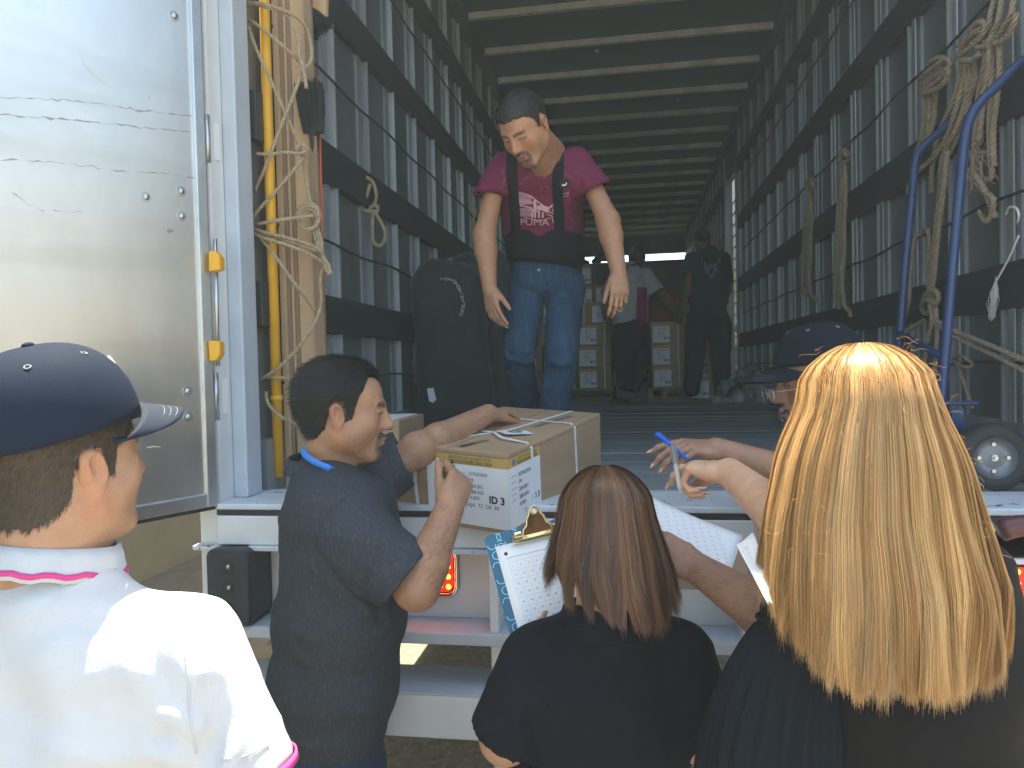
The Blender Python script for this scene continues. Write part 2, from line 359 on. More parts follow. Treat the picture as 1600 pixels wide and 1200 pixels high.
mb = MB(); mb.box(-3.745, -3.67, -2, 15.9, .582, .63); obj('ledge', mb, M['cream'], b_, bevel=.006)
mb = MB(); mb.box(-3.748, -3.725, 3, 3.16, .632, 2.3); bd = obj('board', mb, M['cream'], b_, bevel=.005)
for i in range(1, 40): share(bd, 'board', b_, (0, i*.178, 0))
mb = MB(); mb.box(-5.9, -1.95, -3, 18, 5.21, 5.35); obj('shade_eave', mb, M['concrete'], b_)  # unseen overhang added to cast shade on the ground beside the truck
for y in (-2.9, 16.):
    mb = MB(); mb.box(-2.1, -1.98, y, y+.12, 0, 5.2); obj('shade_eave_post', mb, M['white_paint'], b_)  # posts added to carry the unseen shading overhang
b2 = thing('far_yard_building', 'long cream building behind the yard, out of frame', 'building', (16, 0, 0))
mb = MB(); mb.box(14, 15, -14, 20, 0, 5.6); obj('wall', mb, M['cream'], b2)
mb = MB(); mb.box(13.8, 15.2, -14.2, 20.2, 5.61, 5.8); obj('parapet', mb, M['concrete'], b2)
M['trim'] = M['concrete']

# ------------------------------------------------------------------ the box truck
T = thing('box_truck', 'white box truck seen from behind with its cargo body open', 'truck', (0, Y0, 0))
mb = MB(); mb.box(XL-.05, XL, Y0+.101, Y1, FZ-.02, ZC); obj('side_wall', mb, M['panel'], T)
# right wall leaves a side door opening
SD0, SD1 = 8.35, 9.25
mb = MB(); mb.box(XR, XR+.05, Y0+.06, SD0, FZ-.02, ZC); mb.box(XR, XR+.05, SD1, Y1, FZ-.02, ZC); mb.box(XR, XR+.05, SD0, SD1, 3.75, ZC); obj('side_wall', mb, M['panel'], T)
nb_ = thing('added_bounce_wall', 'grey green slatted wall added outside the side door to hide sky and bounce light', 'wall', (1.98, 9, 0)); mb = MB(); mb.box(1.86, 2.1, 5.5, 16, 0, 5.6); obj('wall', mb, mat('bounce_wall', (.17, .19, .17), .8, var=.2), nb_)  # added wall: keeps the door gap dark, bounces light into the body
for i in range(22):
    mb = MB(); mb.box(1.83, 1.859, 7, 15.9, .3+i*.19, .44+i*.19); obj('slat', mb, mat('bounce_slat', (.19, .21, .19), .7, var=.2) if i == 0 else bpy.data.materials['bounce_slat'], nb_)  # slats on the added bounce wall
for yy in (SD0, SD1):
    mb = MB(); mb.box(XR-.045, XR+.01, yy-.03, yy+.03, FZ, 3.78); obj('door_post', mb, M['post_dim'], T)
mb = MB(); mb.box(XL-.05, XR+.05, Y1, Y1+.05, FZ-.02, 3.72); mb.box(XL-.05, XR+.05, Y1, Y1+.05, 3.86, ZC); mb.box(-.35, -.02, Y1, Y1+.05, 3.72, 3.86); obj('front_wall', mb, M['panel'], T)
mb = MB(); mb.box(XL-.05, XR+.05, Y0-.02, Y1, ZC, ZC+.04); obj('roof', mb, M['ceiling'], T)
# posts : pale strip + bright bead, two meshes shared by every post
mb = MB(); mb.box(0, .012, 0, .055, FZ+.12, ZC-.1); stripL = obj('wall_post', mb, M['post_dim'], None)
mb = MB(); mb.box(0, .03, 0, .012, FZ+.12, ZC-.1); mb.box(0, .006, -.075, -.04, FZ+.12, ZC-.1); beadL = obj('wall_post_edge', mb, M['post'], None)
ORG[T.name] = np.array([0, Y0, 0.])
def wall_posts(xw, sgn, ys, skip=lambda y: False):
    first = True
    for y in ys:
        if skip(y): continue
        y = y+random.uniform(-.012, .012); a = share(stripL, 'wall_post', T, (xw if sgn > 0 else xw-.012, y-.085-Y0, 0)); a.rotation_euler = (random.uniform(-.002, .002), 0, 0) 
        b = share(beadL, 'post_edge', T, (xw if sgn > 0 else xw-.03, y-Y0, 0))
wall_posts(XL, 1, [2.46+.4*i for i in range(33)]); wall_posts(XR, -1, [2.62+.4*i for i in range(33)], lambda y: SD0-.05 < y < SD1+.1)
bpy.data.objects.remove(stripL); bpy.data.objects.remove(beadL)
for x0, x1, segs in ((XL, XL+.034, ((Y0+.1, Y1),)), (XR-.034, XR, ((Y0+.1, SD0-.04), (SD1+.04, Y1)))):
    for z0, z1 in ((1.735, 1.885), (2.335, 2.495), (3.01, 3.165), (3.63, 3.79)):
        for a, b in segs:
            mb = MB(); mb.box(x0, x1, a, b, z0, z1); obj('wall_rail', mb, M['rail'], T, bevel=.004)
    for a, b in segs:
        mb = MB(); mb.box(x0, x1-.012 if x1 > 0 and x0 < 0 else x1, a, b, FZ, FZ+.17); obj('kick_rail', mb, M['post_dim'], T)
mb = MB(); mb.box(XL, XL+.07, Y0+.1, Y1, ZC-.12, ZC-.002); obj('roof_rail', mb, M['ceiling'], T)
mb = MB(); mb.box(XR-.07, XR, Y0+.1, Y1, ZC-.12, ZC-.002); obj('roof_rail', mb, M['ceiling'], T)
# roof bows
mb = MB(); mb.box(XL+.08, XR-.08, 0, .04, ZC-.05, ZC-.001); bow = obj('roof_bow', mb, M['bow'], T); ORG[bow.name] = ORG[T.name]; 
bm0 = [v for v in bow.data.vertices]
for v in bm0: v.co.y += Y0
for i in range(20):
    y = 2.87+.621*i
    c = bow if i == 0 else share(bow, 'roof_bow', T)
    c.location = (0, y-Y0, 0)
for i, (x, y) in enumerate([(.35, 4.6), (-.2, 6.2), (.55, 7.5), (.1, 5.2)]):
    mb = MB(); mb.ball((x, y, ZC-.01), (.022, .022, .012), 10, 4); obj('roof_lamp', mb, M['grey_white'], T, True)
# floor boards across the body
mb = MB(); mb.box(XL, XR, 0, .134, FZ-.035, FZ); fb = obj('floor_board', mb, M['floorwood'], T, bevel=.003)
for v in fb.data.vertices: v.co.y += Y0
i = 0; y = Y0+.13
while y < Y1-.1:
    c = fb if i == 0 else share(fb, 'floor_board', T); c.location = (0, y-Y0, random.uniform(-.002, .0015)); y += .139; i += 1
mb = MB(); mb.box(XL-.05, XR+.05, Y0+.2, Y1, FZ-.14, FZ-.04); obj('chassis_deck', mb, M['black'], T)
for x in (-.45, .45):
    mb = MB(); mb.box(x-.05, x+.05, Y0+.25, Y1, .72, FZ-.14); obj('chassis_beam', mb, M['black'], T)
# wheels far below
for x in (XL+.16, XR-.16):
    wv = MB(); ang = np.linspace(0, 2*np.pi, 28, endpoint=False); prof = [(-.15, .3), (-.15, .47), (-.11, .51), (.11, .51), (.15, .47), (.15, .3)]
    V = [(x+px, 7.2+math.cos(a)*r, .51+math.sin(a)*r) for a in ang for px, r in prof]; wv.grid(V, 28, 6, True); wh = obj('wheel', wv, M['tyre'], T, True)
    wv = MB(); wv.tube([(x-.13, 7.2, .51), (x+.13, 7.2, .51)], .3, 24); obj('rim', wv, M['rimm'], wh)
# cords strung along the walls
for x in (XL+.04, XR-.04):
    for z in (2.09, 2.75, 3.46, 1.56):
        seg = [(Y0+.2, SD0-.1)] if x > 0 else [(Y0+.2, 13.)]
        for a, b in seg:
            ys = np.arange(a, b, .4); P = [(x, q, z + (.006 if i % 2 else -.008)) for i, q in enumerate(ys)]; mb = MB(); mb.tube(spline(P, .1), .0055, 6); obj('wall_cord', mb, M['cord'], T, True)
# rear frame : corner posts, sill, header
mb = MB()
mb.box(XL-.085, XL-.012, Y0-.10, Y0+.10, .80, 4.3); obj('corner_post', mb, M['white_paint'], T, bevel=.006)
mb = MB(); mb.box(XL-.011, XL+.035, Y0-.03, Y0+.06, FZ+.007, 4.3); obj('door_jamb', mb, M['grey_white'], T, bevel=.004)
mb = MB(); mb.box(XR+.012, XR+.085, Y0-.10, Y0+.10, .80, 4.3); obj('corner_post', mb, M['white_paint'], T, bevel=.006)
mb = MB(); mb.box(XR-.035, XR+.011, Y0-.03, Y0+.06, FZ+.007, 4.3); obj('door_jamb', mb, M['grey_white'], T, bevel=.004)
mb = MB(); mb.box(XL-.085, XR+.085, Y0-.10, Y0+.10, 4.301, 4.42); obj('header', mb, M['white_paint'], T, bevel=.006)
mb = MB(); mb.box(XL-.011, XR+.011, Y0-.13, Y0+.125, FZ-.012, FZ+.006); obj('sill_plate', mb, M['worn_sill'], T, bevel=.004)
mb = MB(); mb.box(XL-.011, XR+.011, Y0-.128, Y0-.112, FZ-.028, FZ-.0125); obj('sill_seal', mb, M['black'], T)
mb = MB(); mb.box(XL-.011, XR+.011, Y0-.13, Y0+.10, FZ-.115, FZ-.029); obj('sill_face', mb, M['white_paint'], T, bevel=.004)
mb = MB(); mb.box(XL-.085, XR+.085, Y0-.142, Y0+.10, FZ-.13, FZ-.116); obj('sill_flange', mb, M['worn_sill'], T, bevel=.003)
mb = MB(); mb.box(XL-.085, XR+.085, Y0-.04, Y0-.02, .86, FZ-.131); obj('rear_panel', mb, M['white_paint'], T)
mb = MB(); mb.box(XL-.085, XR+.085, Y0-.165, Y0+.0, .825, .859); obj('lower_flange', mb, M['grey_white'], T, bevel=.004)
for px in (772, 1165):
    x = onY(px, 900, Y0-.14)[0]
    mb = MB(); mb.box(x-.012, x+.012, Y0-.155, Y0-.041, .86, FZ-.131); obj('panel_rib', mb, M['white_paint'], T, bevel=.002)
    mb = MB(); mb.box(x-.012, x+.075, Y0-.15, Y0-.07, .46, .824); obj('bumper_arm', mb, M['white_paint'], T, bevel=.004)
mb = MB(); mb.box(XL-.05, XR+.05, Y0-.2, Y0-.02, .58, .70); obj('bumper_beam', mb, M['white_paint'], T, bevel=.006)
mb = MB(); mb.box(XL-.05, XR+.05, Y0-.2, Y0-.02, .7005, .706); obj('bumper_top', mb, M['grey_white'], T)
mb = MB(); mb.box(-.55, .2, Y0+.3, Y0+.34, .77, .80); obj('tow_bar', mb, M['red'], T)
# rubber dock bumper
cx = onY(373, 893, Y0-.14)[0]; rb = MB(); out = []
for sx, sz, a0 in ((1, 1, 0), (-1, 1, 90), (-1, -1, 180), (1, -1, 270)):
    for a in (0, 30, 60, 90): out.append((sx*.043+.022*math.cos(rad(a0+a)), sz*.09+.022*math.sin(rad(a0+a))))
bx = obj('dock_bumper', rb.prism(out, (cx-.012, Y0-.042, .972), np.array([1, 0, 0.]), np.array([0, 0, 1.]), np.array([0, -1., 0]), .14), M['rubber'], T, bevel=.006)
for dz in (-.06, 0, .06):
    mb = MB(); mb.tube([(cx-.012, Y0-.181, .972+dz), (cx-.012, Y0-.1835, .972+dz)], .021, 20); hd = obj('bolt_recess', mb, M['black'], T)
    mb = MB(); mb.ball((cx-.006, Y0-.184, .976+dz), .007, 10, 6); obj('bolt', mb, M['zinc'], T, True)
# tail lights with lit diodes
def tail(x0, x1, z0, z1, nx, nz):
    yb = Y0-.041
    def rr(x0, x1, z0, z1, r=.02):
        o = []
        for cx_, cz_, a0 in ((x1-r, z1-r, 0), (x0+r, z1-r, 90), (x0+r, z0+r, 180), (x1-r, z0+r, 270)):
            for a in (0, 22, 45, 68, 90): o.append((cx_+r*math.cos(rad(a0+a)), cz_+r*math.sin(rad(a0+a))))
        return o
    X, Z_, Yv = np.array([1., 0, 0]), np.array([0, 0, 1.]), np.array([0, -1., 0])
    mb = MB(); mb.prism(rr(x0-.016, x1+.016, z0-.016, z1+.016, .03), (0, yb, 0), X, Z_, Yv, .016); q = obj('tail_light', mb, M['black'], T, bevel=.003)
    o_ = rr(x0-.011, x1+.011, z0-.011, z1+.011, .028); mb = MB(); mb.tube([(a, yb-.02, b) for a, b in o_], .0065, 8, True); obj('light_bezel', mb, M['chrome'], q, True)
    mb = MB(); mb.prism(rr(x0, x1, z0, z1, .018), (0, yb-.0165, 0), X, Z_, Yv, .006); obj('light_lens', mb, M['redlens'], q)
    for i in range(nx):
        for j in range(nz):
            c_ = (x0+(i+.5)*(x1-x0)/nx, yb-.0235, z0+(j+.5)*(z1-z0)/nz); mb = MB(); mb.ball(c_, (.008, .0035, .008), 8, 5); obj('diode', mb, M['diode'], q, True)
M['redlens'] = mat('red_lens', (.35, .01, .01), .2, emit=((1, .012, .008), .5)); M['diode'] = mat('lit_diode', (.8, .1, .02), .3, emit=((1, .22, .03), 3.0))
a0, a1 = onY(655, 920, Y0-.06), onY(711, 862, Y0-.06); tail(a0[0]+.0, a1[0]-.008, a0[2]-.005, a1[2], 4, 4)
a0, a1 = onY(1580, 955, Y0-.06), onY(1640, 885, Y0-.06); tail(a0[0]+.0, a1[0]+.02, a0[2], a1[2], 4, 4)
# dark cover over the right lamp
p0 = onY(1562, 830, Y0-.2); mb = MB(); mb.tube(spline([p0, onY(1590, 822, Y0-.2), onY(1640, 826, Y0-.2), onY(1720, 850, Y0-.2)], .02), .026, 10); mb.obox(onY(1650, 855, Y0-.1), np.eye(3), (.17, .03, .045)); obj('maroon_lamp_guard', mb, mat('maroon_paint', (.11, .03, .035), .35), T, True)
# phone sign plate
mb = MB(); pa, pb = onY(905, 917, Y0-.045), onY(1165, 868, Y0-.045); mb.box(pa[0], pb[0], Y0-.046, Y0-.0405, pa[2]+.0, pb[2]+.005); sg = obj('sign_plate', mb, mat('sign_cream', (.42, .38, .30), .6), T, bevel=.002)
M['brownink'] = mat('brown_ink', (.10, .06, .04), .6)
X_, Z1v = np.array([1., 0, 0]), np.array([0, 0, 1.])
q = onY(938, 915, Y0-.048); text('sign_text', '01 (662) 913 935', .034, (q[0]-.09, Y0-.0465, q[2]), X_, Z1v, M['brownink'], sg, bold=.0012)
text('sign_text', 'www.remolques.com', .022, (q[0]-.045, Y0-.0465, q[2]+.035), X_, Z1v, M['brownink'], sg, bold=.0006)

# open left door
DO = np.array([-1.20, 1.975, FZ]); dd = nrm((-.44, -.90, 0)); dn = nrm((.90, -.44, 0)); UZ = np.array([0, 0, 1.])
def onP(px, py, o, n):
    d = D(px, py, 1)-CAMP; return CAMP + d*(np.dot(np.asarray(o)-CAMP, n)/np.dot(d, n))
dr = thing('truck_door', 'brushed aluminium cargo door of the truck, swung wide open', 'door', tuple(DO))
mb = MB(); mb.obox(DO+dd*.60+UZ*1.53-dn*.022, (dd, dn, UZ), (.575, .018, 1.50)); obj('door_skin', mb, M['door'], dr)
for a, b in (((0, .035), (0, 3.06)), ((1.165, 1.2), (0, 3.06))):
    mb = MB(); mb.obox(DO+dd*(a[0]+a[1])/2+UZ*1.53-dn*.02, (dd, dn, UZ), ((a[1]-a[0])/2, .026, 1.53)); obj('edge_channel', mb, M['alu'], dr, bevel=.004)
mb = MB(); mb.obox(DO+dd*.6+UZ*.02-dn*.02, (dd, dn, UZ), (.565, .025, .02)); obj('bottom_channel', mb, M['alu'], dr, bevel=.004)
mb = MB(); mb.obox(DO+dd*.6-UZ*.008-dn*.02, (dd, dn, UZ), (.6, .010, .004)); obj('rubber_seal', mb, M['rubber'], dr)
for px, py in ((272, 25), (228, 308), (283, 299), (284, 338), (293, 611), (294, 651)):
    c_ = onP(px, py, DO-dn*.004, dn); mb = MB(); mb.tube([c_, c_+dn*.002], .0145, 18); q = obj('bolt_washer', mb, M['zinc'], dr, auto=30)
    mb = MB(); mb.ball(c_+dn*.002, (.009, .009, .006), 14, 6, (dd, UZ, dn)); obj('bolt_head', mb, M['zinc'], q, True)
g = np.random.default_rng(17); M['scratch'] = mat('door_scratch', (.36, .35, .35), .6); M['scratchp'] = mat('door_scuff', (.75, .66, .58), .5)
for P_, mm in (([(-20, 150), (40, 152), (100, 156), (170, 164), (240, 174), (312, 182)], 0), ([(-20, 176), (70, 184), (140, 190), (220, 198), (300, 206)], 0), ([(-20, 248), (60, 252), (130, 258), (200, 268), (260, 270), (314, 280)], 0), ([(85, 328), (105, 331), (130, 329)], 0), ([(20, 300), (45, 318), (70, 330)], 0), ([(120, 70), (135, 102), (150, 118), (168, 130)], 1), ([(150, 152), (146, 165), (134, 176)], 1), ([(60, 600), (120, 596), (190, 604)], 0), ([(230, 700), (245, 698), (262, 701)], 1)):
    P = spline([onP(x, y, DO, dn) for x, y in P_], .012); P = P+UZ*(g.normal(0, .0016, (len(P), 1)))+dn*(.0004-.004); mb = MB(); V = []
    for p in P: w__ = abs(g.normal(.0006, .0011)); V += [p-UZ*w__, p+UZ*w__]
    mb.add(V, [(2*i, 2*i+1, 2*i+3, 2*i+2) for i in range(len(P)-1)]); obj('scratch', mb, M['scratchp' if mm else 'scratch'], dr)
for z in (1.52, 2.28, 3.2):
    mb = MB(); mb.obox(DO+UZ*(z-FZ)+dn*.012+np.array([-.02, .055, 0]), (dd, dn, UZ), (.026, .006, .055)); hq = obj('hinge_leaf', mb, M['white_paint'], dr, bevel=.003)
    mb = MB(); mb.tube([(DO[0]-.012, DO[1]+.03, z-.07), (DO[0]-.012, DO[1]+.03, z+.07)], .011, 10); obj('hinge_pin', mb, M['alu'], hq, True)
for py in (410, 548):
    p_ = onY(343, py, Y0-.12); s_ = 1 if py == 410 else -1
    mb = MB(); mb.prism([(-.018, -.03*s_), (.018, -.026*s_), (.018, .012*s_), (.004, .03*s_), (-.016, .03*s_)], p_, np.array([1., 0, 0]), UZ, np.array([0, -1., 0]), .03); obj('yellow_latch_bracket', mb, M['yellow'], T, bevel=.004)
mb = MB(); a_ = onY(337, 400, Y0-.12); b_2 = onY(340, 545, Y0-.12); mb.tube([a_+UZ*.05, b_2-UZ*.05], .006, 8); obj('latch_rod', mb, M['zinc'], T, True)

# ------------------------------------------------------------------ goods tied to the left wall
def bar(px0, py0, px1, py1, y0, y1=None): return onY(px0, py0, y0), onY(px1, py1, y1 or y0)
t_ = thing('yellow_pole', 'yellow painted steel pole standing upright inside the truck doorway', 'pole', (-1.08, 2.25, FZ))
a_, b_2 = onY(411, -60, 2.26), onY(436, 745, 2.26); b_2 = b_2+(a_-b_2)*0; mb = MB(); mb.tube([a_+(a_-b_2)*.25, b_2], .0165, 18); obj('tube', mb, M['yellow'], t_, True)
mb = MB(); mb.tube([onY(432, 618, 2.26), onY(432.4, 626, 2.26)], .020, 18); obj('collar', mb, M['yellow'], t_, True)
def sheet(name, pxs, py0, py1, y, th, mt, label, lean=0.0):
    # flattened carton standing on edge: pxs = (x at top left, top right, bottom left, bottom right)
    tl, tr, bl, br = onY(pxs[0], py0, y), onY(pxs[1], py0, y), onY(pxs[2], py1, y), onY(pxs[3], py1, y)
    dy = np.array([0, th, 0]); mb = MB()
    ext = (tl-bl)*.22; ext2 = (tr-br)*.22; tl = tl+ext; tr = tr+ext2
    mb.add([bl, br, tr, tl, bl+dy, br+dy, tr+dy, tl+dy], [(0, 1, 2, 3), (5, 4, 7, 6), (4, 0, 3, 7), (1, 5, 6, 2), (3, 2, 6, 7), (4, 5, 1, 0)])
    o = obj(name, mb, mt, None, label=label, cat='cardboard sheet', group='flattened cartons tied to the left wall'); return o
sheet('flat_carton', (392, 420, 418, 446), -20, 760, 2.34, .012, M['card3'], 'thin brown carton edge just behind the yellow pole')
xs = [(423, 431), (430, 438), (436.5, 443), (441.5, 450)]
for i, (x0, x1) in enumerate(xs):
    sheet('flat_carton', (x0, x1, x0+24, x1+26), -20, 760, 2.315+i*.012, .008, M['card3'] if i % 2 else M['card2'], ['narrow brown carton edge right beside the yellow pole', 'second carton edge to the right of the yellow pole', 'dark carton edge in the middle of the tied bundle', 'carton edge against the wide pale carton'][i])
sheet('flat_carton', (446, 474, 470, 512), -20, 700, 2.36, .03, M['card2'], 'wide pale cardboard sheet, broadest of the tied cartons')
sheet('flat_carton', (473, 484, 497, 512), -20, 640, 2.345, .014, M['card3'], 'brown carton edge on the right of the wide pale sheet')
sheet('flat_carton', (484, 511, 490, 509), -80, 36, 2.42, .02, M['card2'], 'cut off pale cardboard flap at the top beside the black brush')
t_ = thing('brush', 'dark soft brush head hanging at the top of the left wall', 'brush', tuple(onY(490, 40, 2.42)))
def bristles(c, ax, n, L, spread, w, mt, par, name='bristles', seed=0):
    g = np.random.default_rng(seed); mb = MB(); c = np.asarray(c); ax = nrm(ax); s1 = nrm(np.cross(ax, (.1, 1, .2))); s2 = np.cross(ax, s1)
    for i in range(n):
        o_ = s1*g.uniform(-1, 1)*w[0] + s2*g.uniform(-1, 1)*w[1]; e_ = ax*L*g.uniform(.85, 1.05) + o_*spread + g.normal(0, .004, 3)
        p = c+o_; mb.tube([p, p+e_*.5+o_*.1, p+e_], .0011, 3, cap=False)
    return obj(name, mb, mt, par, True)
bristles(onY(482, 22, 2.41), onY(500, 62, 2.41)-onY(482, 22, 2.41), 900, .07, .9, (.03, .02), M['rubber'], t_)
mb = MB(); mb.tube([onY(474, -40, 2.42), onY(483, 22, 2.42)], .016, 10); obj('handle', mb, M['handle'], t_, True)
t_ = thing('broom', 'upside down broom with black bristles and an orange wooden handle', 'broom', tuple(onY(502, 600, 2.36)))
c0, c1, c2 = onY(484, 138, 2.36), onY(490, 208, 2.36), onY(492, 262, 2.36)
bristles(c1, c0-c1, 700, .165, .35, (.030, .020), M['black'], t_, seed=3)
for k in range(9):
    a_ = onY(480+k*2.6, 142+abs(k-4)*1.4, 2.345); mb = MB(); mb.tube([a_, onY(484+k*1.3, 212, 2.345)], .003, 5); obj('bristle_tuft', mb, M['rubber'], t_, True)
mb = MB(); mb.tube([c1+(c0-c1)*.15, c1, c2], np.array([.024, .019, .0125]), 16); obj('ferrule', mb, M['black'], t_, True)
mb = MB(); mb.tube([c2, onY(508, 640, 2.36)], .0085, 12); obj('handle', mb, M['handle'], t_, True)
for nm, x0, x1, y0_, c_, lb in (('white_rod', 484, 503, 360, M['strap'], 'thin white rod beside the orange broom handle'), ('orange_rod', 497, 511, 330, mat('orange_paint', (.62, .12, .04), .45), 'thin orange red rod beside the white rod')):
    mb = MB(); mb.tube([onY(x0, 120, 2.385), onY(x1, 640, 2.385)], .0045, 8); obj(nm, mb, c_, None, True, label=lb, cat='rod')
# ropes on the left
def rp(name, label, paths, R, y, mt=None, group=None, par=None):
    mb = MB()
    for P in paths: rope(mb, [onY(p[0], p[1], (p[2] if len(p) > 2 else y)) for p in P], R, step=.006)
    return obj(name, mb, mt or M['ropem'], par, True, label=label, cat='rope', group=group)
rp('lashing_rope', 'sisal rope crossing over the yellow pole near the top of the door post', [
    [(372, 8), (400, 5, 2.22), (440, 15, 2.22), (470, 32, 2.26), (484, 60, 2.3), (487, 90), (478, 104), (468, 88), (466, 60), (450, 25, 2.24), (420, 12, 2.22), (385, 4)],
    [(382, 25), (410, 45, 2.22), (440, 70, 2.22), (472, 100, 2.28)], [(384, 30), (400, 75, 2.22), (425, 130, 2.22), (447, 180, 2.24), (470, 235, 2.28), (480, 290, 2.3), (488, 335, 2.3)],
    [(474, 105, 2.27), (462, 140, 2.24), (440, 195, 2.22), (415, 260, 2.22), (398, 300), (388, 345)], [(470, 95), (476, 118), (479, 138)]], .0062, 2.25)
mb = MB(); g = np.random.default_rng(5); c_ = onY(379, 20, 2.235)
for i in range(240):
    v = g.normal(0, 1, 3); v = nrm(v)*g.uniform(.008, .03); v[2] -= .008; mb.tube([c_, c_+v*.6, c_+v+g.normal(0, .003, 3)], .0009, 3, cap=False)
obj('frayed_knot', mb, M['ropem'], None, True, label='frayed rope end on the white door post at the top', cat='rope end')
rp('lashing_rope', 'thick twisted rope bundle pulled across the cartons at mid height', [
    [(386, 352), (410, 362, 2.22), (450, 372, 2.23), (490, 385, 2.27), (505, 398, 2.3)], [(386, 357), (410, 371, 2.21), (452, 384, 2.22), (488, 400, 2.26), (506, 412, 2.3)],
    [(388, 362), (415, 366, 2.23), (455, 378, 2.24), (495, 392, 2.28)], [(388, 350), (402, 330, 2.22), (430, 300, 2.22), (468, 255, 2.26), (476, 245, 2.3)],
    [(404, 350, 2.22), (430, 345, 2.22), (465, 340, 2.25), (490, 337, 2.28)], [(402, 240, 2.22), (420, 241, 2.22), (445, 238, 2.22), (470, 240, 2.26), (480, 232, 2.28), (470, 226, 2.27), (462, 236, 2.25)],
    [(408, 372, 2.22), (430, 400, 2.22), (458, 440, 2.24), (480, 468, 2.28), (492, 486, 2.3)]], .0062, 2.25)
rp('rope_coil', 'small coiled rope loop with a knot right of the cartons', [
    [(482+r_*math.cos(a)*1., 340+dy-r_*1.1*math.sin(a), 2.28+k*.004) for k, (r_, dy) in enumerate(((17, 0), (14, 2), (18, -3))) for a in np.linspace(0, 6.2, 9)],
    [(490, 352), (498, 372), (500, 395), (508, 412), (515, 430)], [(494, 350), (502, 375), (504, 398), (514, 415), (517, 428)], [(488, 356), (495, 380), (505, 405), (510, 425)]], .0055, 2.3)
rp('lashing_rope', 'slack rope curve from the lower post hook up across the pale carton', [
    [(400, 597), (415, 588, 2.22), (440, 570, 2.22), (470, 538, 2.24), (494, 500, 2.28), (502, 470, 2.31), (500, 440, 2.31), (507, 412, 2.31)],
    [(400, 597), (408, 589), (430, 590, 2.22), (463, 591, 2.25)], [(398, 590), (403, 600), (408, 594), (400, 588)], [(416, 612, 2.23), (418, 628, 2.22), (432, 646, 2.22), (455, 660, 2.24), (475, 675, 2.3)]], .006, 2.25)
rp('rope_noose', 'looped rope noose hanging over the black rail of the left wall', [
    [(570, 276), (582, 284), (588, 305), (584, 322)], [(578, 288), (572, 308), (562, 319), (548, 314)], [(560, 323), (572, 329), (584, 330)],
    [(584, 328), (592, 342), (601, 360), (600, 378), (592, 384), (583, 376), (582, 350), (583, 330)], [(580, 322), (590, 322), (588, 332), (578, 330), (580, 322)]], .009, 3.2)
for px, py, ln, lb in ((742, 335, 60, 'short rope tail hanging high on the left wall beside the man'),):
    rp('rope_tail', lb, [[(px, py), (px-3, py+20), (px+1, py+ln), (px+3, py+95)], [(px, py), (px-6, py-8), (px-2, py-14), (px+2, py-3), (px-5, py+15), (px-1, py+30)]], .008, 5.4)
mb = MB(); g = np.random.default_rng(11)
# crumpled wrap at the corner
def crumple(name, label, c, r, n, mt, seed, cat='plastic film', h=.02, flat=.6, par=None, kind=None):
    g = np.random.default_rng(seed); s = SDF()
    for i in range(n):
        o_ = g.normal(0, .45, 3)*r; o_[2] = abs(o_[2])*flat; ax = np.linalg.qr(g.normal(0, 1, (3, 3)))[0]
        s.ell(np.asarray(c)+o_, np.array([.5, .3, .16])*np.mean(r)*g.uniform(.5, 1), ax, h)
    V, F = s.mesh(h); N = vnormals(V, F); V = V + N*(.5*h*(1-2*np.abs(vn(V, 28, seed)))+.4*h*(1-2*np.abs(vn(V, 60, seed+1))))[:, None]; V[:, 2] = np.maximum(V[:, 2], c[2]+.001)
    return obj(name, (V, F), mt, par, True, label=label, cat=cat, kind=kind)
M['film'] = mat('stretch_film', (.50, .54, .56), .22, var=.35, scale=12, trans=.15, bump=1, bscale=60)
crumple('plastic_wrap', 'small wad of clear wrap in the left floor corner', onZ(420, 755, FZ)+[0, 0, .01], np.array([.07, .06, .06]), 16, mat('old_film', (.42, .44, .43), .4, var=.3, scale=20), 4, h=.007)

# black quilted covers with a chain
def slab(name, label, c, w_, d_, h_, yaw, seed, tilt=0.):
    s = SDF(); R_ = np.array([[math.cos(yaw), -math.sin(yaw), 0], [math.sin(yaw), math.cos(yaw), 0], [0, 0, 1]])@np.array([[1, 0, 0], [0, math.cos(tilt), -math.sin(tilt)], [0, math.sin(tilt), math.cos(tilt)]])
    c = np.asarray(c, float)
    for i in (-1, 1):
        for j in (0, 1): pass
    for z in np.linspace(.1, h_-.12, 7): s.seg(c+R_@np.array([-w_/2+d_*.4, 0, z]), c+R_@np.array([w_/2-d_*.4, 0, z]), (.14, d_*.5), (.14, d_*.5), R_@np.array([0, 0, 1.]), .05)
    V, F = s.mesh(.02); V, F = folds(V, F, .045, 3.2, (0, 0, 1), 2.2, seed=seed); V, F = folds(V, F, .016, 9, (0, 0, 1), 2.0, seed=seed+3); V[:, 2] = np.maximum(V[:, 2], FZ+.002)
    return obj(name, (V, F), M['tarp'], None, True, label=label, cat='cover')
pc = np.array([-.93, 3.86, FZ]); slab('quilted_cover', 'tall black quilted cover bundle with the chain, nearer of the two', pc, .40, .24, .93, rad(4), 1)
pc = np.array([-.80, 4.14, FZ]); slab('quilted_cover', 'slumped black quilted cover behind, next to the man', pc, .40, .22, .99, rad(-14), 5, rad(3))
mb = MB(); P = spline([onY(648, 440, 3.74), onY(672, 437, 3.72), onY(700, 436, 3.71), onY(712, 442, 3.71), onY(720, 458, 3.71), onY(724, 478, 3.72), onY(720, 492, 3.72)], .018)
for i in range(len(P)-1):
    a, b = P[i], P[i+1]; t = nrm(b-a); u = nrm(np.cross(t, (0, -1, .2) if i % 2 else (.2, .3, 1))); c_ = (a+b)/2
    mb.tube([c_+t*.015*math.cos(q)+u*.007*math.sin(q) for q in np.linspace(0, 2*np.pi, 9)[:-1]], .0026, 5, True)
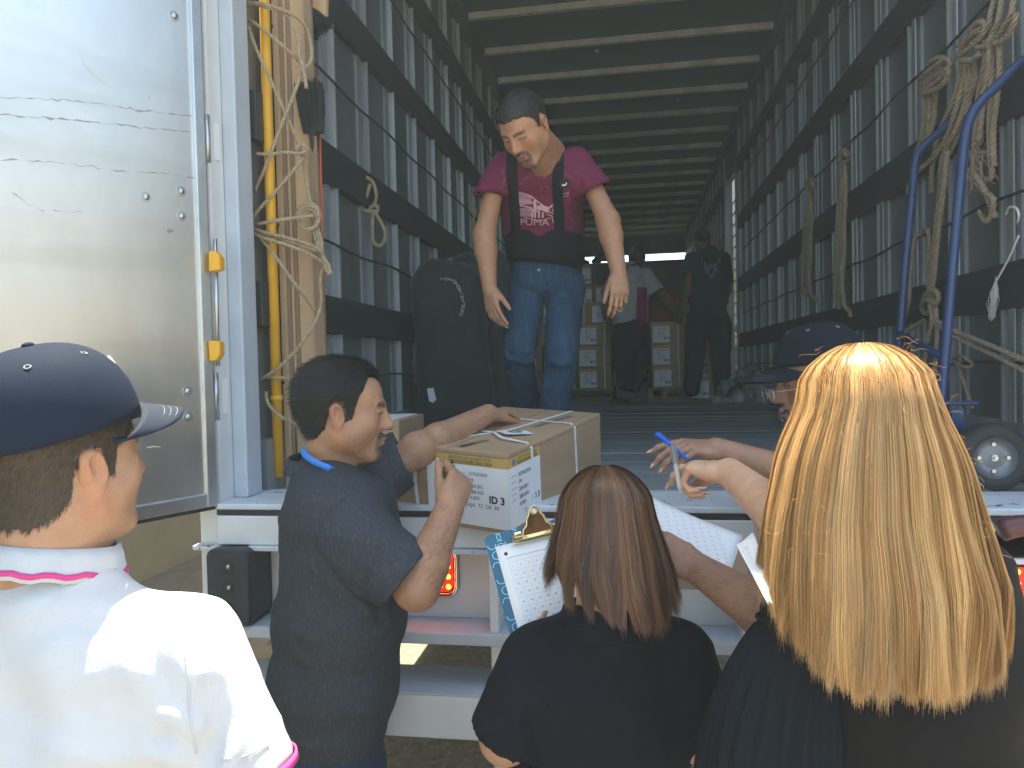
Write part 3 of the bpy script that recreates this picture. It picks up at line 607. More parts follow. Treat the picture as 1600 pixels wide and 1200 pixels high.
obj('chain', mb, M['zinc'], None, True, label='short steel chain draped over the black quilted cover', cat='chain')
mb = MB(); q = onY(674, 616, 3.70); mb.prism([(-.022, .03), (.012, .034), (.026, -.03), (.008, -.045), (-.012, -.035)], q, np.array([1., 0, 0]), UZ, np.array([0, -1., 0]), .004); obj('tag', mb, M['label'], None, label='torn white tag low on the black cover', cat='tag')

# ------------------------------------------------------------------ ballot boxes
def carton(name, label, group, loc, yaw, w_, l_, h_, lab=True, strap=True, tex=0, cat='cardboard box'):
    t = thing(name, label, cat, (0, 0, 0), group)
    mb = MB(); mb.box(-w_/2, w_/2, 0, l_, 0, h_); obj('carton', mb, M['card'], t, bevel=.004)
    mb = MB(); mb.box(-w_/2-.001, w_/2+.001, -.0012, l_*.98, h_*.78, h_*.775+.002); obj('flap_line', mb, M['card3'], t)
    if lab:
        lw = w_*.5; x0 = -w_/2+.02 if tex % 2 == 0 else w_/2-.02-lw
        mb = MB(); mb.box(x0, x0+lw, -.0025, 0, h_*.05, h_*.80); lb = obj('label', mb, M['label'], t)
        mb = MB(); mb.box(x0, x0+lw, -.003, 0, h_*.805, h_*.93); obj('label_band', mb, M['ochre'], lb)
        V, F = textmesh('SONORA\n04\n284.001\n288.000\n4,000', h_*.1, line=.95); V = np.stack([V[:, 0]+x0+lw*.3, np.full(len(V), -.0031), V[:, 1]+h_*.66], 1); obj('label_text', (V, F), M['greyink'], lb)
        V, F = textmesh('ID 3', h_*.13, bold=.002); V = np.stack([V[:, 0]+x0+lw*.66, np.full(len(V), -.0031), V[:, 1]+h_*.2], 1); obj('label_text', (V, F), M['ink'], lb)
    if strap:
        xs_ = w_*.3 if tex % 2 == 0 else -w_*.3
        mb = MB(); mb.box(xs_-.005, xs_+.005, -.004, l_+.003, h_, h_+.002); mb.box(xs_-.005, xs_+.005, -.004, -.002, 0, h_); obj('strap', mb, M['strap'], t)
    t.location = loc; t.rotation_euler = (0, 0, yaw)
    return t
protos = {}
def stack(px, py, yd, cols, ordinal, groups, gap=.004, bw=.44, bl=.32, bh=.232, z0=FZ, yaw=0):
    base = onY(px, py, yd); k = 0
    for ci, n_ in enumerate(cols):
        for r_ in range(n_):
            tx = (ci+r_*3+(r_ % 3 == 1)) % 2; key = tx; lbl = '%s ballot box, %s column, %s' % (['lowest', 'second', 'third', 'fourth', 'fifth', 'sixth'][r_], ordinal[ci], groups)
            if key not in protos: protos[key] = carton('ballot_box', lbl, 'ballot boxes stacked deep inside the truck', (0, 0, 0), 0, bw, bl, bh, tex=tx); c = protos[key]
            else: c = copy_tree(protos[key]); c['label'] = lbl
            c.location = (base[0]+ci*(bw+.012)+random.uniform(-.012, .012), yd+random.uniform(-.01, .015), z0+r_*(bh+.003)); c.rotation_euler = (0, 0, random.uniform(-.03, .03))
def pallet(px0, px1, yd, label):
    x0, x1 = onY(px0, 610, yd)[0], onY(px1, 610, yd)[0]; t = thing('wooden_pallet', label, 'pallet', (x0, yd, FZ), 'pallets under the ballot boxes')
    for y in (yd, yd+.3, yd+.62):
        mb = MB(); mb.box(x0, x1, y, y+.09, FZ+.002, FZ+.02); obj('bottom_slat', mb, M['pallet'], t)
        for x in (x0+.005, (x0+x1)/2-.05, x1-.055):
            mb = MB(); mb.box(x, x+.05, y, y+.09, FZ+.0205, FZ+.10); obj('block', mb, M['pallet'], t)
    for i in range(6):
        mb = MB(); mb.box(x0, x1, yd+i*.12, yd+i*.12+.095, FZ+.1005, FZ+.118); obj('top_slat', mb, M['pallet'], t)
pallet(795, 961, 7.9, 'wooden pallet behind the man, under the tall stack'); pallet(1012, 1075, 7.9, 'wooden pallet under the short stack in the middle')
stack(823, 600, 7.93, (4, 5, 4), ('left', 'middle', 'right'), 'tall stack behind the maroon shirt', z0=FZ+.12, bw=.36)
stack(1046, 600, 7.93, (3,), ('single',), 'short pallet stack by the men', z0=FZ+.12)
stack(905, 600, 8.4, (6, 5), ('left', 'right'), 'rear row of the tall stack', z0=FZ+.12, bw=.36)
stack(1103, 600, 7.7, (2,), ('floor',), 'on the floor by the film heap', bw=.22, bl=.3, bh=.2)
stack(1125, 600, 7.72, (1,), ('lone',), 'on the floor touching the film heap', bw=.2, bl=.3, bh=.2)
stack(1062, 600, 8.9, (4, 4), ('left', 'right'), 'back row beyond the dark shirt', bw=.40)
M['film_heap'] = mat('film_heap', (.30, .33, .34), .25, var=.5, scale=10, trans=.1, bump=1, bscale=50)
crumple('film_heap', 'large crumpled heap of clear stretch film on the truck floor at right', onZ(1175, 628, FZ), np.array([.34, .28, .25]), 60, M['film_heap'], 8, h=.02, flat=.9)
crumple('film_roll', 'tall wrapped column of stretch film by the side door', onZ(1150, 612, FZ), np.array([.16, .16, .75]), 50, M['film_heap'], 9, h=.022, flat=.95)
crumple('film_wad', 'wad of clear film on the floor boxes behind the legs', onY(1103, 582, 7.75), np.array([.13, .1, .22]), 20, M['film_heap'], 10, h=.018)

# second box behind the man in grey
bx2 = onZ(626, 760, FZ)
t_ = thing('parcel_box', 'labelled parcel box on the truck floor behind the grey shirted man', 'cardboard box', (bx2[0], bx2[1], FZ))
mb = MB(); mb.box(bx2[0]-.36, bx2[0], bx2[1], bx2[1]+.30, FZ+.001, FZ+.22); obj('carton', mb, M['card'], t_, bevel=.004)
mb = MB(); mb.box(bx2[0]-.30, bx2[0]-.06, bx2[1]-.002, bx2[1], FZ+.02, FZ+.17); obj('label', mb, M['label'], t_)
mb = MB(); mb.box(bx2[0]-.30, bx2[0]-.06, bx2[1]-.0025, bx2[1], FZ+.171, FZ+.2); obj('label_band', mb, M['ochre'], t_)
mb = MB(); mb.box(bx2[0]-.34, bx2[0]-.02, bx2[1]+.02, bx2[1]+.28, FZ+.2205, FZ+.223); obj('lid_sheet', mb, M['label'], t_)

# the box being unloaded
BP = np.array([-.313, 1.86, CAMZ-.229]); BR = np.array(Matrix.Rotation(-.376, 3, 'Z') @ Matrix.Rotation(.049, 3, 'Y') @ Matrix.Rotation(.112, 3, 'X')); BW, BL, BH = .378, .60, .22
bX, bY, bZ = BR[:, 0], BR[:, 1], BR[:, 2]
B = thing('ballot_box', 'large strapped ballot box pulled half out over the truck sill', 'cardboard box', tuple(BP))
def bp(x, y, z): return BP + bX*x + bY*y + bZ*z        # x in -BW..0, y in 0..BL, z in -BH..0
mb = MB(); mb.obox(bp(-BW/2, BL/2, -BH/2), (bX, bY, bZ), (BW/2, BL/2, BH/2)); obj('carton', mb, M['card'], B, bevel=.004)
mb = MB(); mb.obox(bp(-BW/2, -.0007, -.012), (bX, bY, bZ), (BW/2-.004, .0007, .0009)); mb.obox(bp(.0007, BL/2, -.012), (bX, bY, bZ), (.0007, BL/2-.004, .0009)); obj('lid_edge', mb, M['card3'], B)
mb = MB(); mb.obox(bp(-BW/2, BL/2, .0006), (bX, bY, bZ), (.002, BL/2, .0006)); obj('lid_seam', mb, M['card3'], B)
lw = .262; l2 = .172
mb = MB(); mb.obox(bp(-lw/2, -.001, -.047-.077), (bX, bY, bZ), (lw/2, .001, .083)); obj('label', mb, M['label'], B)
mb = MB(); mb.obox(bp(-lw/2, -.0012, -.028), (bX, bY, bZ), (lw/2, .0012, .0125)); obj('label_band', mb, M['ochre'], B)
mb = MB(); mb.obox(bp(.001, l2/2+.001, -.047-.077), (bX, bY, bZ), (.001, l2/2, .083)); obj('label', mb, M['label'], B)
mb = MB(); mb.obox(bp(.0012, l2/2+.001, -.028), (bX, bY, bZ), (.0012, l2/2, .0125)); obj('label_band', mb, M['ochre'], B)
def tx1(s, size, x, z, **k): return text('label_text', s, size, bp(x, -.0022, z), bX, bZ, k.pop('mt', M['ink']), B, **k)
def tx2(s, size, y, z, **k): return text('label_text', s, size, bp(.0022, y, z), bY, bZ, k.pop('mt', M['ink']), B, **k)
tx1('BOLETAS DE LA ELECCI\u00d3N', .0112, -.185, -.0255, off=.0006); tx1('DIPUTACIONES 2023-2024', .0122, -.188, -.0372, bold=.0002)
tx2('BOLETAS DE LA ELECCI\u00d3N', .0088, .048, -.0255); tx2('DIPUTACIONES 2023-2024', .0095, .046, -.037, bold=.0002)
for s_, z in (('SONORA', -.068), ('04', -.085), ('284.001', -.102), ('288.000', -.118), ('4,000', -.134)):
    tx1(s_, .0145, -.122, z, mt=M['ink'])
for s_, z in (('ENTIDAD', -.066), ('DISTRITO', -.083), ('DEL FOLIO', -.100), ('AL FOLIO', -.116), ('BOLETAS', -.132)):
    tx1(s_, .0052, -.152, z, mt=M['greyink']); tx2(s_, .006, .012, z-.004+.003, mt=M['greyink'])
for s_, z in (('SONORA', -.072), ('04', -.091), ('284.001', -.113), ('288.000', -.134), ('4,000', -.154)): tx2(s_, .0165, .05, z)
tx1('CAJA  72  DE  83', .0155, -.140, -.155, mt=M['ink']); tx1('ID 3', .028, -.060, -.138, bold=.0010); tx2('ID 3', .024, .122, -.157, bold=.0008); tx2('72  DE  83', .0155, .075, -.178)
V, F = textmesh('PROCESO ELECTORAL 2023 - 2024', .027, sx=.60, shear=.12, bold=.0004); V[:, 0] += -.05
W_ = bp(-.166, -.0026, -.232)+V[:, :1]*bZ*1. + V[:, 1:2]*(-bX); keep = None
ok = [f for f in F if all(-.2 < (W_[i]-BP)@bZ < -.010 for i in f)]; obj('label_text', (W_, ok), M['ink'], B)
for o_, a1_, a2_ in ((bp(-.238, -.0026, -.028), bX, bZ), (bp(.0026, .028, -.028), bY, bZ)):
    mb = MB(); mb.prism([(.008*math.cos(a), .009*math.sin(a)) for a in np.linspace(0, 6.1, 14)], o_, a1_, a2_, nrm(np.cross(a1_, a2_)), .0006); obj('printed_seal', mb, M['greyink'], B)
sw = .0055
def strapline(pts, wd, nvec, name='strap'):
    P = np.asarray(pts); V = []
    for i, p in enumerate(P):
        t = nrm(P[min(i+1, len(P)-1)]-P[max(i-1, 0)]); n_ = nvec[i] if isinstance(nvec, list) else nvec; s_ = nrm(np.cross(t, n_)); V += [p-s_*wd, p+s_*wd]
    mb = MB(); mb.add(V, [(2*i, 2*i+1, 2*i+3, 2*i+2) for i in range(len(P)-1)]); o = obj(name, mb, M['strap'], B); q = o.modifiers.new('s', 'SOLIDIFY'); q.thickness = .0012; q.offset = 0; return o
e = .0022
# lengthwise strap (front to back) pinched up by the hand, and two cross straps
xs_ = -.295
strapline([bp(xs_, -e-.001, -BH), bp(xs_, -e-.014, -BH*.45), bp(xs_, -e-.010, -.05), bp(xs_, -e, -.002), bp(xs_+.002, .012, e), bp(-.145, BL*.42, e), bp(-.10, BL-.01, e), bp(-.10, BL+e, -.02), bp(-.10, BL+e, -BH)], sw, [-bY]*4+[bZ]*3+[bY]*2)
strapline([bp(-BW-e, .235, -BH), bp(-BW-e, .235, 0), bp(-BW+.01, .232, e), bp(-.165, .20, e+.003), bp(-.10, .135, e+.007), bp(-.01, .125, e), bp(e, .127, -.01), bp(e+.001, .132, -BH)], sw, [-bX]*2+[bZ]*4+[bX]*2)
strapline([bp(-BW-e, .42, -BH), bp(-BW-e, .42, 0), bp(-BW+.01, .42, e*1.5), bp(-.01, .40, e*1.5), bp(e, .40, -.008), bp(e, .41, -BH)], sw, [-bX]*2+[bZ]*2+[bX]*2)
mb = MB(); A_ = [(-.17, .225), (-.085, .255), (-.045, .225), (-.105, .17)]; mb.add([bp(x, y, .004+.006*(i == 3)) for i, (x, y) in enumerate(A_)], [(0, 3, 2, 1)]); sl_ = obj('seal_slip', mb, M['paper'], B, solid=.0008)
sx_, sy_ = nrm(bp(-.085, .255, 0)-bp(-.17, .225, 0)), nrm(bp(-.17, .225, 0)-bp(-.105, .17, 0))
o_ = bp(-.103, .218, .0085)
for i in range(5):
    mb = MB(); mb.tube([o_+sx_*.023*math.cos(a)*(1-.13*i)+sy_*.015*math.sin(a)*(1-.16*i) for a in np.linspace(0, 6.283, 25)[:-1]], .0005, 4, True); obj('seal_ring', mb, M['greyink'], B)
text('seal_text', '\u00abSELLO\u00bb', .011, o_-sx_*.02-sy_*.003, sx_, sy_, M['ink'], B, off=.0012)
mb = MB()
for a0_, a1_ in (((-.165, .02), (-.14, .12)), ((-.10, .32), (-.07, .52))):
    a, b = np.array(bp(*a0_, .0009)), np.array(bp(*a1_, .0009)); t = nrm(b-a); s_ = np.cross(bZ, t); mb.add([a-s_*.012, b-s_*.012, b+s_*.012, a+s_*.012], [(0, 1, 2, 3)])
obj('printed_tape', mb, mat('printed_tape', (.20, .16, .13), .35, var=.5, scale=60), B, solid=.0004)
text('tape_text', '\u25cfINE', .022, bp(-.155, .02, .0018), nrm(bp(-.14, .12, 0)-bp(-.165, .02, 0)), nrm(np.cross(bZ, bp(-.14, .12, 0)-bp(-.165, .02, 0))), M['ink'], B, bold=.0008)

# ------------------------------------------------------------------ people
M['skin'] = mat('skin', (1, 1, 1), .48, var=.10, scale=45, bump=.5, bscale=260, sss=.10, attr='col', spec=.4)
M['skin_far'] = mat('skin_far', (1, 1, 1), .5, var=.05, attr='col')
M['hairm'] = mat('dark_hair', (1, 1, 1), .42, var=.15, scale=60, attr='col', spec=.3)
def frame(f, up=(0, 0, 1)):                 # columns: right, forward, up
    f = nrm(f); r = nrm(np.cross(f, up)); u = np.cross(r, f); return np.stack([r, f, u], 1)
def tiltR(R, pitch=0, roll=0):
    c, s = math.cos(pitch), math.sin(pitch); X = np.array([[1, 0, 0], [0, c, -s], [0, s, c]])
    c, s = math.cos(roll), math.sin(roll); Y = np.array([[c, 0, s], [0, 1, 0], [-s, 0, c]]); return R@X@Y
def head_sdf(S_, O, R, sc=1., open_mouth=0., lid=.6, fat=0., stache=False):
    P = lambda x, y, z: O + R@(np.array([x, y, z])*sc)
    E = lambda c, r, k=.02, op=1, Q=None: S_.ell(P(*c), np.array(r)*sc, R if Q is None else R@Q, k*sc, op)
    C = lambda a, b, ra, rb=None, k=.015, op=1: S_.cap(P(*a), P(*b), ra*sc, (ra if rb is None else rb)*sc, k*sc, op)
    E((0, -.018, .035), (.075, .092, .086)); E((0, .025, .02), (.067, .066, .082), .03)
    for s in (-1, 1):
        C((s*.052, -.002, -.055), (s*.020, .066, -.098), .022+fat, .020, .03)
        E((s*.040, .052, -.024), (.030, .030, .032), .02)
        E((s*.050, .02, -.045), (.02+fat, .035, .035), .03)
    E((0, .045, -.055), (.045, .04, .045), .025); E((0, .076, -.098), (.021, .016, .016), .02)
    E((0, .075, -.062), (.028, .020, .026), .016)
    C((-.038, .077, .026), (-.008, .087, .022), .0095, .009, .012); C((.038, .077, .026), (.008, .087, .022), .0095, .009, .012)
    for s in (-1, 1):
        E((s*.031, .098, .008), (.019, .018, .012), .010, -1)
        E((s*.031, .0745, .006), (.0145, .0145, .0125), .004)
        C((s*.018, .0895, .0035-.002*lid), (s*.043, .0845, .003), .0013, .0013, .003, -1)
        C((s*.018, .0885, .0065), (s*.044, .083, .0065), .0022, .0018, .004)
    C((0, .076, .022), (0, .090, -.026), .0125, .0135, .010); C((0, .088, .018), (0, .110, -.024), .0075, .0105, .012); E((0, .109, -.028), (.0115, .0125, .010), .008)
    for s in (-1, 1): E((s*.0125, .100, -.031), (.0075, .010, .0075), .006); E((s*.007, .106, -.0395), (.0035, .005, .003), .003, -1)
    C((-.019, .088, -.059), (0, .0985, -.0565), .0048, .0062, .008); C((.019, .088, -.059), (0, .0985, -.0565), .0048, .0062, .008)
    C((-.016, .087, -.069), (.016, .087, -.069), .006, .006, .008); E((0, .095, -.070), (.015, .0075, .0065), .006)
    E((0, .105, -.0635-open_mouth*.3), (.021, .016, .0012+open_mouth), .0025, -1)
    E((0, .096, -.083), (.018, .006, .005), .008, -1)
    for s in (-1, 1):
        Q = np.array(Matrix.Rotation(s*-.35, 3, 'Z')@Matrix.Rotation(.15, 3, 'X'))
        c = np.array([s*.079, -.012, -.008])
        E(c, (.0065, .0185, .031), .004, 1, Q); E(c+[s*.0005, -.004, .012], (.009, .0165, .0185), .004, 1, Q)
        E(c+[s*.007, .003, .004], (.0055, .0095, .0165), .004, -1, Q); E(c+[s*.006, .0, .014], (.004, .011, .008), .003, -1, Q); E(c+[s*.003, .008, -.002], (.004, .003, .0055), .003)
        E(c+[s*-.0005, .004, -.026], (.0055, .008, .009), .004)
    return P
def loc(V, O, R, sc=1.): return (V-O)@R/sc
def sm(x, a, b): t = np.clip((x-a)/(b-a), 0, 1); return t*t*(3-2*t)
ZY = [(-.14, -.075), (-.085, -.068), (-.055, -.060), (-.038, -.045), (-.030, .0), (-.022, .024), (0, .026), (.008, .012), (.012, -.012), (.022, -.016), (.027, .012), (.036, .042), (.05, .062), (.07, .074), (.10, .082)]
def hairline(L, zy=ZY, rec=0.):
    a = np.array(zy); z = np.interp(L[:, 1], a[:, 0], a[:, 1]); z = z + rec*sm(L[:, 1], .02, .05)*np.exp(-((np.abs(L[:, 0])-.04)/.02)**2)*.02
    return L[:, 2]-z
def head_cols(V, O, R, skin, sc=1., hair=(.02, .017, .015), brow=True, stache=0., goatee=0., stubble=0., lips=(.42, .17, .14), fuzz=1., zy=ZY, rec=0.):
    L = loc(V, O, R, sc); x, y, z = np.abs(L[:, 0]), L[:, 1], L[:, 2]; c = np.tile(np.array(skin, float), (len(V), 1))
    near = (np.linalg.norm(L, axis=1) < .17)
    c = c*(1+.10*vn(V, 35, 2)[:, None]); red = near*np.exp(-((x-.045)/.02)**2-((y-.07)/.03)**2-((z+.02)/.02)**2)*.5+near*np.exp(-(x/.012)**2-((y-.11)/.02)**2-((z+.028)/.012)**2)*.5
    red = red + near*(x > .07)*(y > -.04)*(y < .01)*.35
    c = c*(1-red[:, None]) + red[:, None]*np.array([skin[0]*1.08, skin[1]*.72, skin[2]*.66])
    def mixc(w_, col):
        nonlocal c; w_ = (w_*near)[:, None]; c = c*(1-w_)+w_*np.array(col)
    mixc(np.exp(-(x/.021)**4-((z+.0625)/.0105)**4)*(y > .08)*.8, lips)
    if brow: mixc(sm(.0065-np.abs(z-(.024+.06*(x-.03)-2.6*(x-.03)**2)), -.0015, .002)*(x > .010)*(x < .050)*(y > .05)*.9*(.75+.4*vn(V, 300, 5)), hair)
    mixc(np.exp(-((z-.0035)/.0018)**2)*(x > .015)*(x < .046)*(y > .075)*.85, hair)
    if stache: mixc(stache*sm(.007-np.abs(z+.0475+x*.14), -.002, .0025)*(x < .029)*(y > .075)*(.8+.4*vn(V, 260, 6)), hair)
    if goatee: mixc(goatee*np.maximum(sm(.03-x, -.003, .004)*sm(-.074-z, -.003, .003)*(y > .04), sm(.0045-np.abs(x-.0275), -.002, .002)*(z > -.09)*(z < -.05)*(y > .06))*(.75+.4*vn(V, 240, 8)), hair)
    if stubble: mixc(stubble*sm(-.03-z+.0*x, -.01, .03)*sm(y, -.01, .02)*(.7+.3*vn(V, 200, 9)), hair)
    hl = hairline(L, zy, rec)+.004*vn(V, 120, 4); w_ = sm(hl, -.004, .008)*near*(1-((x > .077)*(np.abs(y+.01) < .03)))
    w_ = w_*fuzz; c = c*(1-w_[:, None])+w_[:, None]*np.array(hair)*1.6
    return c, L, hl
def hand_sdf(S_, W, d, n, side, sc=1., curl=(.3, .35, .4, .45), thumb=(.5, .2), spread=.06, bend=None, k=.004):
    # W wrist, d towards the fingers, n out of the back of the hand, side = unit vector towards the thumb
    d = nrm(d); n = nrm(n-d*np.dot(n, d)); t = nrm(side-d*np.dot(side, d)-n*np.dot(side, n))
    P = lambda a, b, c_: W + (d*a+t*b+n*c_)*sc
    tips = []
    S_.seg(P(.0, 0, 0), P(.035, 0, 0), (.027*sc, .019*sc), (.036*sc, .017*sc), t, .012*sc); S_.seg(P(.035, .002, 0), P(.078, 0, .001), (.038*sc, .016*sc), (.039*sc, .0125*sc), t, .012*sc)
    S_.ell(P(.035, .022, -.010), np.array([.026, .014, .013])*sc, np.stack([d, t, n], 1), .012*sc); S_.ell(P(.04, -.024, -.007), np.array([.028, .011, .011])*sc, np.stack([d, t, n], 1), .010*sc)
    Ls = [(.041, .025, .021), (.045, .029, .023), (.042, .027, .022), (.033, .020, .019)]
    for i, (o_, L3) in enumerate(zip((.029, .0095, -.0095, -.028), Ls)):
        c4 = curl[i] if not np.isscalar(curl[i]) else (curl[i]*.8, curl[i]*1.2, curl[i]*.8)
        p = P(.082-(.006 if i == 3 else 0)-.003*(i == 0), o_, .0); a = 0; dr_ = nrm(d + t*spread*(1.5-i)); r0 = (.0092, .0094, .009, .008)[i]*sc
        S_.cap(P(.055, o_*.85, .003), p, r0*1.0, r0*1.04, k*1.5*sc)
        for j in range(3):
            a += c4[j]; dv = dr_*math.cos(a)-n*math.sin(a); q = p+dv*L3[j]*sc
            S_.cap(p, q, r0*(1.02-.09*j), r0*(.95-.10*j), k*.5*sc); S_.ell(p+n*.0*sc, r0*1.08, None, k*.5*sc); p = q
        tips.append((p, dv))
    b0 = P(.018, .024, -.008); dv = nrm(d*math.cos(thumb[0])+t*math.sin(thumb[0])-n*thumb[1]); b1 = b0+dv*.040*sc
    S_.cap(b0, b1, .0145*sc, .0115*sc, .010*sc)
    dv2 = nrm(dv+d*(thumb[2] if len(thumb) > 2 else .3)-n*thumb[1]*.6); b2 = b1+dv2*.032*sc; S_.cap(b1, b2, .0112*sc, .0098*sc, .003*sc)
    dv3 = nrm(dv2+d*.25-n*thumb[1]*.4); b3 = b2+dv3*.024*sc; S_.cap(b2, b3, .0100*sc, .0080*sc, .003*sc); tips.append((b3, dv3))
    return tips
def nails(tips, n, r=.0062, par=None, col=(.62, .36, .30), nm='fingernail', L_=.0085):
    for p, dv in tips:
        nn = nrm(n-dv*np.dot(n, dv)); s_ = np.cross(dv, nn); mb = MB(); mb.ball(p+dv*.002+nn*.0045, (r*.9, L_, .0022), 8, 5, (s_, dv, nn))
        obj(nm, mb, M['nail'], par, True)
M['nail'] = mat('nail', (.58, .36, .30), .25); M['nailpink'] = mat('nail_pink', (.75, .50, .50), .15)
def arm_sdf(S_, sh, el, wr, r=(.052, .045, .042, .046, .030), k=.02):
    sh, el, wr = map(np.asarray, (sh, el, wr)); S_.cap(sh+(el-sh)*.18, el, r[0]*.72, r[1], k); S_.ell(el, r[2]*1.02, None, k)
    m_ = el+(wr-el)*.28; S_.cap(el, m_, r[2], r[3], k); S_.cap(m_, wr, r[3], r[4], k)
def strands(roots, norms, flow, n, L_, w_, seed, base, colf, lift=.3, segs=3, curve=.0):
    # short hair as thin tapered blades; roots Nx3, flow Nx3
    g = np.random.default_rng(seed); i = g.integers(0, len(roots), n); p = roots[i]+g.normal(0, .001, (n, 3)); nn = norms[i]; fl = flow[i]
    dv = fl+nn*lift+g.normal(0, .18, (n, 3)); dv /= np.linalg.norm(dv, axis=1)[:, None]; LL = L_*g.uniform(.6, 1.15, n)
    s_ = np.cross(dv, nn); s_ /= np.maximum(np.linalg.norm(s_, axis=1), 1e-6)[:, None]; V = []
    for k in range(segs+1):
        t = k/segs; c_ = p+dv*(LL*t)[:, None]-nn*(curve*LL*t*t)[:, None]+fl*(LL*.25*t*t)[:, None]; ww = w_*(1-t*.85); V += [c_-s_*ww, c_+s_*ww]
    V = np.stack(V, 1).reshape(-1, 3); b = (np.arange(n)*(2*(segs+1)))[:, None]; F = np.concatenate([np.stack([b[:, 0]+2*k, b[:, 0]+2*k+1, b[:, 0]+2*k+3, b[:, 0]+2*k+2], 1) for k in range(segs)])
    c = np.repeat(colf(p, g), 2*(segs+1), 0); return V, F, c
def short_hair(name, V, F, L, hl, O, R, par, n, L_, col, sc=1., seed=0, flowl=(0, -.8, .1), shell=.006, w_=.0007, lift=.35, sel=None, top=1.0):
    N = vnormals(V, F); ok = (hl > .001) & (np.linalg.norm(L, axis=1) < .17) & ~((np.abs(L[:, 0]) > .0775) & (np.abs(L[:, 1]+.01) < .032) & (L[:, 2] < .035))
    if sel is not None: ok &= sel(L)
    fo = ok[F].all(1); Fh = F[fo]; u, inv = np.unique(Fh, return_inverse=True)
    tz = sm(L[:, 2], -.02, .09)
    th = shell*sm(hl, 0, .02)*(.45+.55*tz*top)*(1+.35*vn(V, 70, seed))+.0006; Vs = V+N*th[:, None]
    base = np.array(col); cf = lambda p, g: base*(g.uniform(.5, 1.6, (len(p), 1)))
    idx = np.where(ok)[0]; fl = np.tile(R@nrm(flowl), (len(idx), 1)); fl = fl - N[idx]*(fl*N[idx]).sum(1)[:, None]
    down = np.array([0, 0, -1.])*(1-tz[idx])[:, None]*.8; fl = fl+down
    wgt = idx; LLs = L_
    sv, sf, sc_ = strands(Vs[idx], N[idx], fl, n, LLs, w_, seed, base, cf, lift)
    mb = (np.concatenate([Vs[u], sv]), np.concatenate([inv.reshape(-1, 4), sf+len(u)])); cc = np.concatenate([np.tile(base, (len(u), 1)), sc_])
    return obj(name, mb, M['hairm'], par, True, cols=cc)
def cloth(name, S_, h, mt, par, amp=.005, sc=9., axis=(0, 0, 1), st=3., creases=(), seed=0, post=None, label=None):
    V, F = S_.mesh(h); V, F = folds(V, F, amp, sc, axis, st, creases, seed)
    if post is not None: V = post(V)
    o = obj(name, (V, F), mt, par, True, label=label); return o, V, F
def bvh(V, F): return BVHTree.FromPolygons(V.tolist(), [tuple(map(int, f)) for f in F])
def cast(tree, p, d, off=.002, back=.35):
    h = tree.ray_cast(Vector(p-nrm(d)*back), Vector(nrm(d)), 1.2)
    return (np.array(h[0])+np.array(h[1])*off, np.array(h[1])) if h[0] is not None else (None, None)
def ribbon_on(name, tree, pts, wd, d, mt, par, off=.0025, thick=.002, step=.012, side=None):
    P = spline(pts, step); V = []; F = []; k = 0
    for i, p in enumerate(P):
        t = nrm(P[min(i+1, len(P)-1)]-P[max(i-1, 0)]); s_ = nrm(np.cross(t, d)) if side is None else side
        row = []
        for a in (-1, -.5, 0, .5, 1):
            q, n_ = cast(tree, p+s_*wd*a, d, off); row.append(q if q is not None else p+s_*wd*a)
        V += row
    n = len(P); F = [(i*5+j, i*5+j+1, i*5+j+6, i*5+j+5) for i in range(n-1) for j in range(4)]
    return obj(name, (np.array(V), F), mt, par, True, solid=thick)
def decal(name, tree, V, F, o, ax, ay, d, mt, par, off=.0018):
    W = o+V[:, :1]*ax+V[:, 1:2]*ay; out = []
    for p in W:
        q, _ = cast(tree, p, d, off); out.append(q if q is not None else p)
    return obj(name, (np.array(out), F), mt, par)
def collar(name, c, up, fwd, r0, r1, h_, mt, par, gap=.25, fold=.6, wob=.002, back=1.0, tipx=None):
    # turned-down collar: stand rises, leaf falls outward; open at the front
    up = nrm(up); fwd = nrm(fwd-up*np.dot(fwd, up)); s_ = np.cross(fwd, up); prof = [(1.0, 0), (1.0, .5), (1.02, .95), (1.09, 1.0), (1.18, .75), (1.28, .2), (1.34, -.1)]
    V = []; na = 48
    for i in range(na):
        a = np.pi/2+gap+(2*np.pi-2*gap)*i/(na-1)
        dr_ = s_*math.cos(a)*r0+fwd*math.sin(a)*r1; fr = .5+.5*math.sin(a)
        for k, (q, z) in enumerate(prof):
            V.append(c+dr_*(1+(q-1)*fold)+up*h_*(z-(fr*.15 if k > 3 else 0))+up*wob*math.sin(i*1.7)*(k > 3))
    mb = MB(); mb.grid(np.array(V), na, len(prof)); o = obj(name, mb, mt, par, True, solid=.0025); return o, np.array(V).reshape(na, len(prof), 3)
